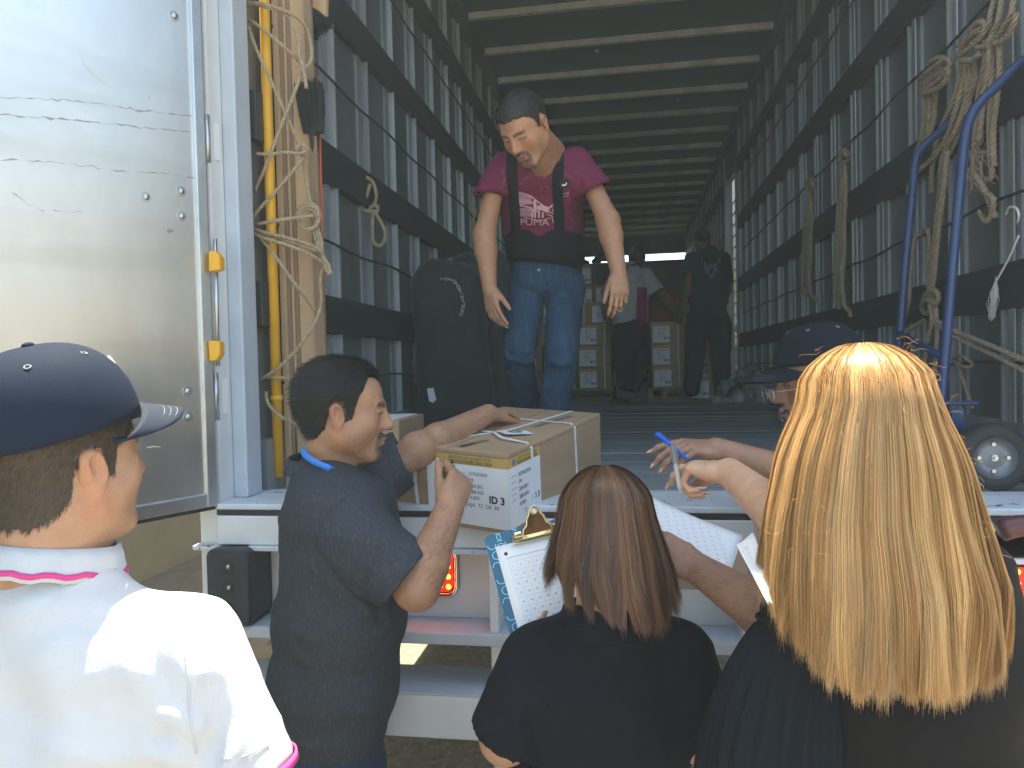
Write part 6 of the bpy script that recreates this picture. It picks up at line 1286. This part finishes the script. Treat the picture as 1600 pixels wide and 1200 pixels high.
# the cap man's sheaf
q4 = [D(978, 757, 1.58), D(1160, 837, 1.62), D(1143, 892, 1.45), D(972, 822, 1.42)]
Pp = thing('paper_sheaf', 'sheaf of printed pages held out above the phone number sign', 'paper', tuple(q4[0])); o_, n_ = quad('top_page', q4, M['paper'], Pp, .002, 12, 8, .006); n_ = n_ if np.dot(n_, CAMP-q4[0]) > 0 else -n_
quad('lower_page', [q4[0]-n_*.006, q4[1]-n_*.006+nrm(q4[1]-q4[0])*.004, q4[2]-n_*.006, q4[3]-n_*.006], M['paper'], Pp, .0015, 12, 8, .006)
ux2 = nrm(q4[1]-q4[0]); uy2 = nrm((q4[3]-q4[0])-ux2*np.dot(q4[3]-q4[0], ux2))
gridtext(Pp, q4[0]+ux2*.03+uy2*.01+n_*.006, ux2, uy2, n_, 9, 12, .19, .185, .0058, off=.003, lines=False, words='8.4')
bq = [D(1100, 850, 1.50), D(1172, 838, 1.60), D(1178, 905, 1.44), D(1090, 872, 1.42)]; t_ = thing('backing_board', 'brown backing board under the printed pages', 'clipboard', tuple(bq[0])); quad('board', [p-n_*.012 for p in bq], M['card3'], t_, .003)
mb = MB(); P_ = [D(1000+8*math.cos(q), 766+6*math.sin(q), 1.56) for q in np.linspace(0, 5, 12)]; 
V = []
for p in P_: V += [p, p+(q4[3]-q4[0])*.28]
mb.add(V, [(2*i, 2*i+1, 2*i+3, 2*i+2) for i in range(11)]); obj('curled_corner', mb, M['paper'], Pp, True, solid=.0008)
# blond woman's board
t_ = thing('brown_clipboard', 'worn brown clipboard with papers under the blond woman\'s arm', 'clipboard', tuple(D(1180, 800, 1.2)))
q4 = [D(1174, 797, 1.20), D(1330, 740, 1.30), D(1380, 930, 1.16), D(1206, 965, 1.10)]; o_, n_ = quad('board', q4, M['card3'], t_, .0035); n_ = n_ if np.dot(n_, CAMP-q4[0]) > 0 else -n_
q5 = [D(1182, 812, 1.195), D(1300, 770, 1.25), D(1330, 900, 1.16), D(1205, 935, 1.11)]; t2 = thing('paper_sheet', 'white sheet clipped on the brown clipboard beside the blond hair', 'paper', tuple(q5[0])); quad('sheet', [p+n_*.004 for p in q5], M['paper'], t2, .001); a_ = nrm(q5[3]-q5[0]); b_2 = nrm(q5[1]-q5[0])
for i in range(6): text('sheet_text', 'LISTA 0%d' % i, .007, q5[0]+a_*.012*(i+1)+b_2*.006+n_*.006, b_2, -a_, M['greyink'], t2, -.0005)
q6 = [D(1151, 851, 1.17), D(1176, 832, 1.19), D(1222, 905, 1.10), D(1200, 945, 1.085)]; t2 = thing('loose_papers', 'loose white papers tucked below the brown clipboard', 'paper', tuple(q6[0])); quad('sheet', q6, M['paper'], t2, .002, bend=.004); quad('second_sheet', [p-CF*.008+CR*.006-CU*.004 for p in q6], M['paper'], t2, .001, bend=.005)
t2 = thing('wrist_watch', 'small gold clasp at the blond woman\'s wrist beside the papers', 'watch', tuple(D(1207, 772, 1.2))); mb = MB(); mb.obox(D(1207, 772, 1.195), (CR, CU, CF), (.0055, .007, .004)); obj('clasp', mb, mat('gold_clasp', (.7, .45, .18), .3, metal=.8), t2, bevel=.002); mb = MB(); mb.obox(D(1206, 786, 1.2), (CR, CU, CF), (.005, .009, .003)); obj('strap', mb, M['black'], t2, bevel=.001)

# ---- people deep in the truck
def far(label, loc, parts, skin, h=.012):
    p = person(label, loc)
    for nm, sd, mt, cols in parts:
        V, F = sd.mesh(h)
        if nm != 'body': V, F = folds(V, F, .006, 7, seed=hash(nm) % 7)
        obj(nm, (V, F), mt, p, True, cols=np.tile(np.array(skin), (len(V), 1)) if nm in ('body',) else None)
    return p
d_ = 7.5; bS = SDF(); O_ = D(995, 404, d_); head_sdf(bS, O_, frame(CV(.6, -.35, .7)), 1.05); bS.cap(O_-[0, 0, .05], D(990, 425, d_), .055, .07, .03)
arm_sdf(bS, D(955, 440, d_), D(946, 480, d_+.1), D(952, 505, d_-.05), (.05, .045, .042, .045, .03)); arm_sdf(bS, D(1015, 432, d_), D(1040, 465, d_+.1), D(1058, 492, d_+.15), (.05, .045, .042, .045, .03)); bS.ell(D(1062, 499, d_+.15), (.04, .04, .05)); bS.ell(D(954, 513, d_), (.04, .04, .055))
sS = SDF(); X_c = CV(1, 0, .3); sS.loft([(D(985, 504, d_), .185, .14), (D(986, 465, d_), .18, .14), (D(986, 432, d_), .18, .12), (D(988, 418, d_), .10, .08)], X_c, .04); sS.cap(D(962, 434, d_), D(949, 462, d_), .078, .08, .04); sS.cap(D(1008, 430, d_), D(1024, 452, d_), .078, .08, .04); sS.half(D(985, 507, d_), CV(0, -1, 0), D(985, 540, d_), .4); sS.half(D(948, 463, d_), CV(-.35, -1, 0), D(945, 480, d_), .14); sS.half(D(1026, 455, d_), CV(.5, -.9, 0), D(1035, 468, d_), .14)
tS = SDF(); tS.loft([(D(985, 500, d_), .175, .14), (D(986, 530, d_), .18, .15)], X_c, .04); tS.cap(D(972, 530, d_), D(975, 600, d_-.1), .11, .08, .03); tS.cap(D(1000, 530, d_), D(1003, 565, d_), .11, .09, .03); tS.cap(D(1003, 565, d_), D(990, 604, d_+.2), .09, .07, .03)
M['black_trouser'] = fabric('black_trousers', (.012, .014, .02)); M['magenta'] = fabric('magenta_panel', (.35, .015, .11))
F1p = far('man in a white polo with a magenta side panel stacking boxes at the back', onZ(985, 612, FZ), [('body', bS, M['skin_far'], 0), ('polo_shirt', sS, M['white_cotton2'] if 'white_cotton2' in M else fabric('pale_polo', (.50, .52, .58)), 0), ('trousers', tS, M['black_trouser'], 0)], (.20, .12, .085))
V, F = sS.mesh(.012); tr_ = bvh(V, F); v, f = stroke([(1001, 446), (1001, 475), (1003, 506)], 7.5); V2 = np.array([[x, y, 0] for x, y in v]); out = []
pts_ = [(px, py) for py in np.linspace(449, 506, 12) for px in np.linspace(994-(py-449)*.02, 1011, 5)]; V = []
for px, py in pts_: q, n_ = cast(tr_, D(px, py, d_-.1), CF, .006); V.append(q if q is not None else D(px, py, d_-.15))
mb = MB(); mb.grid(np.array(V), 12, 5); obj('side_panel', mb, M['magenta'], F1p, True)
mb = MB(); mb.ball(O_+[0, 0, .035], (.088, .105, .10), 14, 8); obj('hair', mb, M['black'], F1p, True)
mb = MB(); mb.tube([D(975, 420, d_-.1), D(985, 414, d_-.12), D(997, 412, d_-.1), D(1003, 418, d_-.05)], .012, 6); obj('collar', mb, M['magenta'], F1p, True)
s = SDF(); s.seg(D(968, 596, d_-.45)*[1, 1, 0]+[0, 0, FZ+.10], D(1000, 608, d_-.55)*[1, 1, 0]+[0, 0, FZ+.045], (.05, .05), (.05, .04), (0, 1, 0), .02); V, F = s.mesh(.012); obj('shoe', (V, F), mat('olive_shoe', (.10, .10, .075), .7), F1p, True)
s = SDF(); s.seg(D(962, 606, d_-.1)*[1, 1, 0]+[0, 0, FZ+.05], D(978, 606, d_-.3)*[1, 1, 0]+[0, 0, FZ+.045], (.05, .05), (.05, .04), (0, 1, 0), .02); V, F = s.mesh(.014); obj('shoe', (V, F), M['black'], F1p, True)
d_ = 8.2; bS = SDF(); bS.ell(D(1018, 455, d_), (.09, .10, .11)); arm_sdf(bS, D(1052, 462, d_), D(1062, 480, d_-.1), D(1075, 495, d_-.2), (.05, .045, .042, .045, .03)); bS.ell(D(1080, 500, d_-.2), (.04, .04, .04)); bS.cap(D(1020, 462, d_), D(1035, 470, d_), .05, .06)
sS = SDF(); sS.loft([(D(1028, 520, d_), .17, .13), (D(1030, 490, d_), .17, .14), (D(1035, 468, d_), .16, .14)], CV(1, 0, 0), .04); sS.cap(D(1045, 462, d_), D(1058, 474, d_), .07, .07, .04)
tS = SDF(); tS.cap(D(1022, 520, d_), onZ(1022, 608, FZ+.05), .1, .07, .03); tS.cap(D(1038, 520, d_), onZ(1038, 608, FZ+.05), .1, .07, .03)
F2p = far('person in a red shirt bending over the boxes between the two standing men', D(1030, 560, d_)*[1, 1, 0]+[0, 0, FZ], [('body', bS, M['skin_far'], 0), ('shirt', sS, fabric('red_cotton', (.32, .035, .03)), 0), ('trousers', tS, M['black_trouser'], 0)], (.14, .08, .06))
mb = MB(); mb.ball(D(1017, 447, d_), (.095, .105, .10), 14, 8); obj('hair', mb, M['black'], F2p, True)
d_ = 7.3; bS = SDF(); O_ = D(1098, 377, d_); head_sdf(bS, O_, frame(CV(-.3, -.35, .9)), 1.0); bS.cap(O_-[0, 0, .05], D(1102, 395, d_), .055, .07, .03)
arm_sdf(bS, D(1076, 412, d_), D(1074, 450, d_+.05), D(1070, 478, d_+.15), (.05, .045, .042, .045, .03)); bS.ell(D(1069, 488, d_+.15), (.035, .04, .055)); arm_sdf(bS, D(1132, 412, d_), D(1138, 450, d_), D(1125, 480, d_+.2), (.05, .045, .042, .045, .03))
sS = SDF(); sS.loft([(D(1107, 474, d_), .20, .14), (D(1106, 440, d_), .20, .14), (D(1106, 408, d_), .20, .12), (D(1104, 392, d_), .10, .08)], CV(1, 0, 0), .04); sS.cap(D(1082, 405, d_), D(1075, 425, d_), .075, .075, .04); sS.cap(D(1130, 405, d_), D(1134, 440, d_), .075, .075, .04); sS.half(D(1107, 476, d_), CV(0, -1, 0), D(1107, 500, d_), .4); sS.half(D(1075, 425, d_), CV(-.1, -1, 0), D(1073, 445, d_), .13)
tS = SDF(); tS.loft([(D(1106, 473, d_), .185, .14), (D(1106, 495, d_), .19, .15)], CV(1, 0, 0), .04); tS.cap(D(1090, 505, d_), D(1081, 608, d_), .12, .08, .03); tS.cap(D(1124, 505, d_), D(1128, 608, d_), .12, .08, .03)
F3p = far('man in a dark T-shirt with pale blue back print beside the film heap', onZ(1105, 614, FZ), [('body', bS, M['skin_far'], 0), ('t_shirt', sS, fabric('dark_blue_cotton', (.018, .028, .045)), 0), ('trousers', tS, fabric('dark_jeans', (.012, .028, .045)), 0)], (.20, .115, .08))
mb = MB(); mb.ball(O_+[0, -.01, .045], (.08, .095, .085), 14, 8); obj('hair', mb, M['black'], F3p, True)
V, F = sS.mesh(.012); tr_ = bvh(V, F); g = np.random.default_rng(3); sh_ = []
for i in range(34):
    a = g.uniform(0, 6.28); r0 = g.uniform(2, 7); r1 = r0+g.uniform(3, 8); sh_.append(stroke([(1112+r0*math.cos(a), 423+r0*1.25*math.sin(a)), (1112+(r0+r1)/2*math.cos(a+.15), 423+(r0+r1)/2*1.2*math.sin(a+.15)), (1112+r1*math.cos(a+.1)*.9, 421+r1*1.1*math.sin(a+.1))], g.uniform(.3, .8)))
sh_ += [stroke([(1098, 402), (1103, 412), (1108, 425), (1112, 436)], 1.2), stroke([(1127, 402), (1121, 412), (1116, 425), (1112, 436)], 1.2)]
putpx('back_print', sh_, mat('blue_print', (.13, .21, .30), .7), F3p, tr_, d_-.15, CF, .006)
for x_ in (1081, 1128): s = SDF(); q_ = onZ(x_, 612, FZ+.04); s.seg(q_, q_+[-.04, -.14, 0], (.05, .04), (.05, .03), (1, 0, 0), .02); V, F = s.mesh(.014); V[:, 2] = np.maximum(V[:, 2], FZ+.002); obj('shoe', (V, F), M['black'], F3p, True)
crumple('dark_bag', 'dark bundle lying on top of the rear box stack', onY(930, 410, 8.3), np.array([.2, .15, .16]), 14, M['tarp'], 14, 'bag', h=.02)

# ------------------------------------------------------------------ right side : hand truck, ropes, wheel
H = thing('hand_truck', 'blue steel hand truck with a pneumatic tyre leaning on the right wall', 'hand truck', tuple(onZ(1548, 744, FZ)))
yn, yf = 2.42, 2.90
a_ = spline([onY(1680, 40, yn), onY(1602, 92, yn), onY(1560, 132, yn), onY(1522, 172, yn), onY(1508, 215, yn), onY(1500, 290, yn), onY(1490, 400, yn), onY(1480, 520, yn), onY(1470, 640, yn), onY(1466, 715, yn)], .02); mb = MB(); mb.tube(a_, .0145, 14); obj('upright', mb, M['blue'], H, True)
b_2 = spline([onY(1500, 175, yf), onY(1470, 205, yf), onY(1440, 232, yf), onY(1430, 255, yf), onY(1424, 320, yf), onY(1416, 400, yf), onY(1408, 500, yf), onY(1400, 600, yf), onY(1396, 670, yf)], .02); mb = MB(); mb.tube(b_2, .0145, 14); obj('upright', mb, M['blue'], H, True)
for py in (560,): mb = MB(); mb.tube([onY(1506-(py-220)*.085, py, yn), onY(1428-(py-250)*.075, py*.86+40, yf)], .012, 10); obj('crossbar', mb, M['blue'], H, True)
p_ = onY(1484, 675, yn); mb = MB(); mb.obox(p_+[0.01, -.03, 0], np.eye(3), (.018, .006, .075)); mb.obox(onY(1500, 630, yn), np.eye(3), (.05, .012, .006)); obj('axle_bracket', mb, M['blue'], H, bevel=.004)
mb = MB(); q_ = onY(1466, 715, yn); mb.obox([q_[0]-.08, (yn+yf)/2, FZ+.006], np.eye(3), (.10, .26, .004)); obj('toe_plate', mb, M['blue'], H, bevel=.002)
def wheel(c, lab):
    r_ = .098; ang_ = np.linspace(0, 2*np.pi, 40, endpoint=False); prof = [(-.036, .058), (-.040, .066), (-.040, .085), (-.030, .095), (-.010, .098), (.010, .098), (.030, .095), (.040, .085), (.040, .066), (.036, .058)]
    V = [c+np.array([math.cos(a)*q, y, math.sin(a)*q]) for a in ang_ for y, q in prof]; mb = MB(); mb.grid(np.array(V), 40, len(prof), True); w__ = obj('wheel', mb, M['tyre'], H, True)
    for a in np.linspace(0, 2*np.pi, 48, endpoint=False):
        pass
    prof = [(-.037, .060), (-.034, .060), (-.028, .052), (-.022, .050), (-.020, .030), (-.024, .018), (-.024, .0)]; V = [c+np.array([math.cos(a)*q, y, math.sin(a)*q]) for a in ang_ for y, q in prof]; mb = MB(); mb.grid(np.array(V), 40, len(prof), True); obj('rim', mb, M['rimm'], w__, True)
    for k in range(4): a = k*np.pi/2; mb = MB(); mb.tube([c+[math.cos(a)*.038, -.020, math.sin(a)*.038], c+[math.cos(a)*.038, -.026, math.sin(a)*.038]], .0055, 8); obj('rim_bolt', mb, M['zinc'], w__, auto=40)
    mb = MB(); mb.tube([c+[0, -.024, 0], c+[0, -.031, 0]], .010, 6); mb.tube([c+[0, -.031, 0], c+[0, -.040, 0]], .005, 10); obj('hub_nut', mb, M['zinc'], w__, auto=40)
wc = onY(1546, 696, 2.26); wc[2] = FZ+.0985; wheel(wc, ''); wc2 = wc+[.02, .48, 0]; wheel(wc2, ''); mb = MB(); mb.tube([wc+[0, .02, 0], wc2], .010, 10); obj('axle', mb, M['zinc'], H, True)
def rpx(name, label, paths, R, dx=0., mt=None, strands=3, group=None):
    mb = MB()
    for P in paths: rope(mb, [onX(p[0], p[1], XR-.045-dx-(p[2] if len(p) > 2 else 0)) for p in P], R, step=.009, pitch=.06)
    return obj(name, mb, mt or M['ropeg'], None, True, label=label, cat='rope', group=group)
rpx('rope_hank', 'thick rope hank knotted on the wall cord left of the blue tube top', [
    [(1438, 146), (1442, 120, .02), (1460, 104, .03), (1480, 92, .03), (1484, 104, .03), (1470, 122, .04), (1448, 138, .04), (1440, 146, .03)], [(1440, 140, .03), (1456, 124, .04), (1478, 108, .04), (1482, 118, .04), (1465, 138, .05), (1442, 146, .03)],
    [(1444, 130, .02), (1462, 112, .02), (1476, 100, .02)], [(1450, 100), (1462, 92), (1474, 90), (1484, 96)],
    [(1444, 140, .02), (1446, 170, .02), (1442, 200, .02), (1437, 225, .02), (1430, 240, .03)], [(1452, 138, .02), (1453, 170, .02), (1450, 205, .02), (1440, 222, .02)], [(1462, 130, .02), (1461, 165, .02), (1459, 190, .02), (1450, 215, .03)]], .0105)
rpx('rope_hank', 'large rope hank with a heavy knot hanging at the upper right', [
    [(1505, 94), (1506, 72, .02), (1516, 48, .03), (1532, 34, .03), (1540, 44, .04), (1524, 66, .05), (1502, 84, .05), (1496, 90, .04), (1516, 94, .05), (1530, 84, .05)], [(1500, 80, .04), (1512, 60, .05), (1530, 46, .05)], [(1498, 72, .03), (1520, 52, .04), (1536, 50, .04)],
    [(1510, 90, .03), (1506, 125, .03), (1498, 155, .04), (1488, 190, .04), (1478, 215, .04), (1463, 240, .05), (1445, 258, .05), (1428, 275, .05), (1418, 300, .05)],
    [(1503, 92, .02), (1498, 130, .02), (1486, 165, .03), (1470, 200, .03), (1462, 230, .03), (1456, 270, .03), (1455, 300, .02)],
    [(1514, 92, .02), (1518, 130, .02), (1512, 165, .02), (1504, 185, .02), (1495, 215, .02), (1484, 240, .02)], [(1522, 90, .02), (1524, 120, .02), (1516, 150, .02), (1510, 180, .02)],
    [(1506, 94, .03), (1512, 130, .03), (1505, 170, .03), (1492, 205, .04), (1476, 235, .04), (1470, 262, .04), (1468, 300, .03), (1462, 360, .03), (1456, 420, .03), (1452, 470, .03)],
    [(1480, 236, .05), (1474, 300, .05), (1466, 360, .05), (1460, 420, .05), (1456, 462, .05), (1462, 500, .05)]], .0105)
rpx('rope_hank', 'long doubled rope hank at the far upper right, ending in frayed cords', [
    [(1556, -10), (1548, 20, .02), (1542, 45, .03), (1520, 68, .04), (1540, 72, .04), (1562, 52, .04), (1580, 20, .04), (1584, -10, .03)], [(1566, -10), (1560, 30, .02), (1548, 60, .03), (1560, 66, .04), (1580, 48, .04), (1588, 20, .04)],
    [(1540, 62, .03), (1538, 100, .03), (1530, 140, .03), (1526, 180, .03), (1522, 230, .03)], [(1550, 62, .03), (1550, 105, .03), (1548, 150, .03), (1546, 200, .03), (1548, 250, .03), (1550, 275, .03), (1542, 280, .03)],
    [(1560, 58, .03), (1562, 100, .03), (1558, 150, .03), (1552, 200, .03), (1553, 260, .03)], [(1546, 60, .04), (1545, 100, .04), (1538, 140, .04), (1534, 185, .04), (1530, 220, .04)], [(1530, 190, .02), (1534, 215, .02), (1528, 232, .02), (1540, 240, .02)],
    [(1525, 285, .05), (1540, 300, .05), (1552, 312, .05), (1548, 335, .04), (1540, 345, .04), (1530, 330, .04)], [(1518, 265, .05), (1535, 290, .05), (1550, 325, .04), (1556, 340, .03)]], .010)
mb = MB(); g = np.random.default_rng(21); c_ = onX(1522, 235, XR-.09)
for i in range(26):
    P = [c_+g.normal(0, .008, 3)]; v_ = nrm([0, g.normal(0, .25), -1])
    for k in range(9): v_ = nrm(v_+np.array([g.normal(0, .25), g.normal(0, .55), -.1])); P.append(P[-1]+v_*.017); P[-1][0] = min(P[-1][0], XR-.04)
    mb.tube(spline(P, .01), .0022, 4, cap=False)
obj('frayed_end', mb, M['ropeg'], None, True, label='frayed unravelled rope strands behind the blue tube', cat='rope end')
rpx('rope_length', 'rope falling between the two blue tubes with a large knot low down', [
    [(1440, 365, .03), (1430, 372, .04), (1424, 400, .04), (1422, 450, .04), (1418, 480, .04), (1408, 510, .04), (1405, 535, .04)], [(1440, 362, .03), (1448, 358, .03), (1452, 375, .03), (1450, 430, .03), (1452, 460, .03)],
    [(1440, 480, .05), (1445, 462, .06), (1458, 452, .06), (1466, 462, .06), (1460, 480, .06), (1446, 490, .06), (1440, 478, .05), (1448, 468, .07), (1460, 474, .07)], [(1452, 470, .07), (1456, 500, .07), (1450, 530, .07), (1445, 560, .07), (1442, 590, .07)], [(1444, 500, .05), (1428, 510, .05), (1412, 520, .05)]], .0095)
rpx('taut_rope', 'pair of taut ropes running from the low knot to the right edge', [[(1462, 500, .08), (1500, 520, .08), (1560, 545, .08), (1640, 580, .08)], [(1462, 506, .08), (1500, 530, .08), (1555, 556, .08), (1640, 600, .08)], [(1462, 480, .06), (1464, 520, .06), (1460, 590, .06), (1458, 640, .05)]], .0085)
rpx('rope_hank', 'short rope hank low behind the hand truck wheel', [[(1490, 560), (1500, 556, .02), (1512, 562, .02), (1520, 570), (1510, 574, .02), (1496, 568, .02)], [(1500, 565, .02), (1502, 590, .02), (1508, 605, .01)], [(1495, 568, .02), (1505, 595, .02), (1520, 640, .01)]], .007)
for (px, py, ln, lb) in ((1318, 240, 245, 'brown rope hank hanging mid right wall, the longer of two'), (1266, 285, 180, 'brown rope hank hanging mid right wall, the farther of two')):
    k = .55 if px < 1300 else .6; P = []
    g = np.random.default_rng(px)
    P.append([(px-9*k, py), (px-4*k, py-10*k, .03), (px+9*k, py-6*k, .03), (px+12*k, py+14*k, .03), (px-2*k, py+22*k, .04), (px-12*k, py+10*k, .04), (px+2*k, py-2*k, .05), (px+11*k, py+8*k, .05)])
    P.append([(px-6*k, py+20*k, .04), (px-10*k, py+2*k, .05), (px+6*k, py-8*k, .04)])
    for j in range(6): x = px+(-8+3.4*j)*k; P.append([(px+g.uniform(-4, 4)*k, py+18*k, .03), (x-4*k, py+ln*.3, .02+.008*(j % 3)), (x-10*k+g.uniform(-4, 4), py+ln*.65, .03), (x-14*k+g.uniform(-5, 5), py+ln*g.uniform(.85, 1), .03)])
    P.append([(px-6*k, py+ln*.7, .04), (px+2*k, py+ln*.95, .05), (px+14*k, py+ln*1.0, .04), (px+20*k, py+ln*1.04, .03)])
    rpx('rope_hank', lb, P, .0125)
mb = MB(); P = spline([onX(1592, 368, XR-.06), onX(1578, 400, XR-.06), onX(1562, 430, XR-.06), onX(1556, 440, XR-.06)], .01); mb.tube(P, .0035, 6); g = np.random.default_rng(9)
for i in range(60): e_ = P[-1]+np.array([0, -g.normal(.05, .02)*-.6, -g.uniform(.05, .13)]); mb.tube([P[-1]-[0, 0, g.uniform(-.02, .02)], (P[-1]+e_)/2+g.normal(0, .006, 3), e_], .0008, 3, cap=False)
obj('white_string', mb, M['strap'], None, True, label='thin white cord with a frayed end on the right wall', cat='cord')
mb = MB(); q_ = onX(1570, 320, XR-.05); P = [onX(1572, 335, XR-.06), onX(1576, 325, XR-.07), onX(1586, 324, XR-.07), onX(1592, 334, XR-.07), onX(1590, 348, XR-.06)]; mb.tube(spline(P, .01), .004, 6); obj('tie_knot', mb, M['strap'], None, True, label='small white tie knotted on the cord near the right edge', cat='cord')
# red edged dolly and pale cover
t_ = thing('red_dolly', 'red plastic dolly with a pale flat top on the truck floor at far right', 'dolly', tuple(onZ(1650, 760, FZ)))
p_ = onZ(1575, 752, FZ); mb = MB(); mb.box(p_[0], p_[0]+.5, p_[1]-.0, p_[1]+.34, FZ+.015, FZ+.06); obj('frame', mb, M['red'], t_, bevel=.014); mb = MB(); mb.box(p_[0]+.03, p_[0]+.47, p_[1]+.03, p_[1]+.31, FZ+.061, FZ+.075); obj('deck', mb, M['label'], t_, bevel=.004)
mb = MB(); mb.obox([p_[0]+.07, p_[1]-.02, FZ+.03], np.eye(3), (.05, .02, .028)); obj('corner_bumper', mb, M['red'], t_, bevel=.012)
HZD = .013

# ------------------------------------------------------------------ haze volume added to imitate the lens veil
hm = bpy.data.materials.new('lens_veil_haze'); hm.use_nodes = True; hn = hm.node_tree; hn.nodes.remove(hn.nodes['Principled BSDF'])
pv = hn.nodes.new('ShaderNodeVolumePrincipled'); pv.inputs['Color'].default_value = (.70, .85, .92, 1); pv.inputs['Density'].default_value = HZD; pv.inputs['Anisotropy'].default_value = .2
hn.links.new(pv.outputs[0], hn.nodes['Material Output'].inputs['Volume'])
mb = MB(); mb.box(-100, 100, -100, 100, -1.2, 6.2); hz = obj('haze', mb, hm, None, kind='stuff')
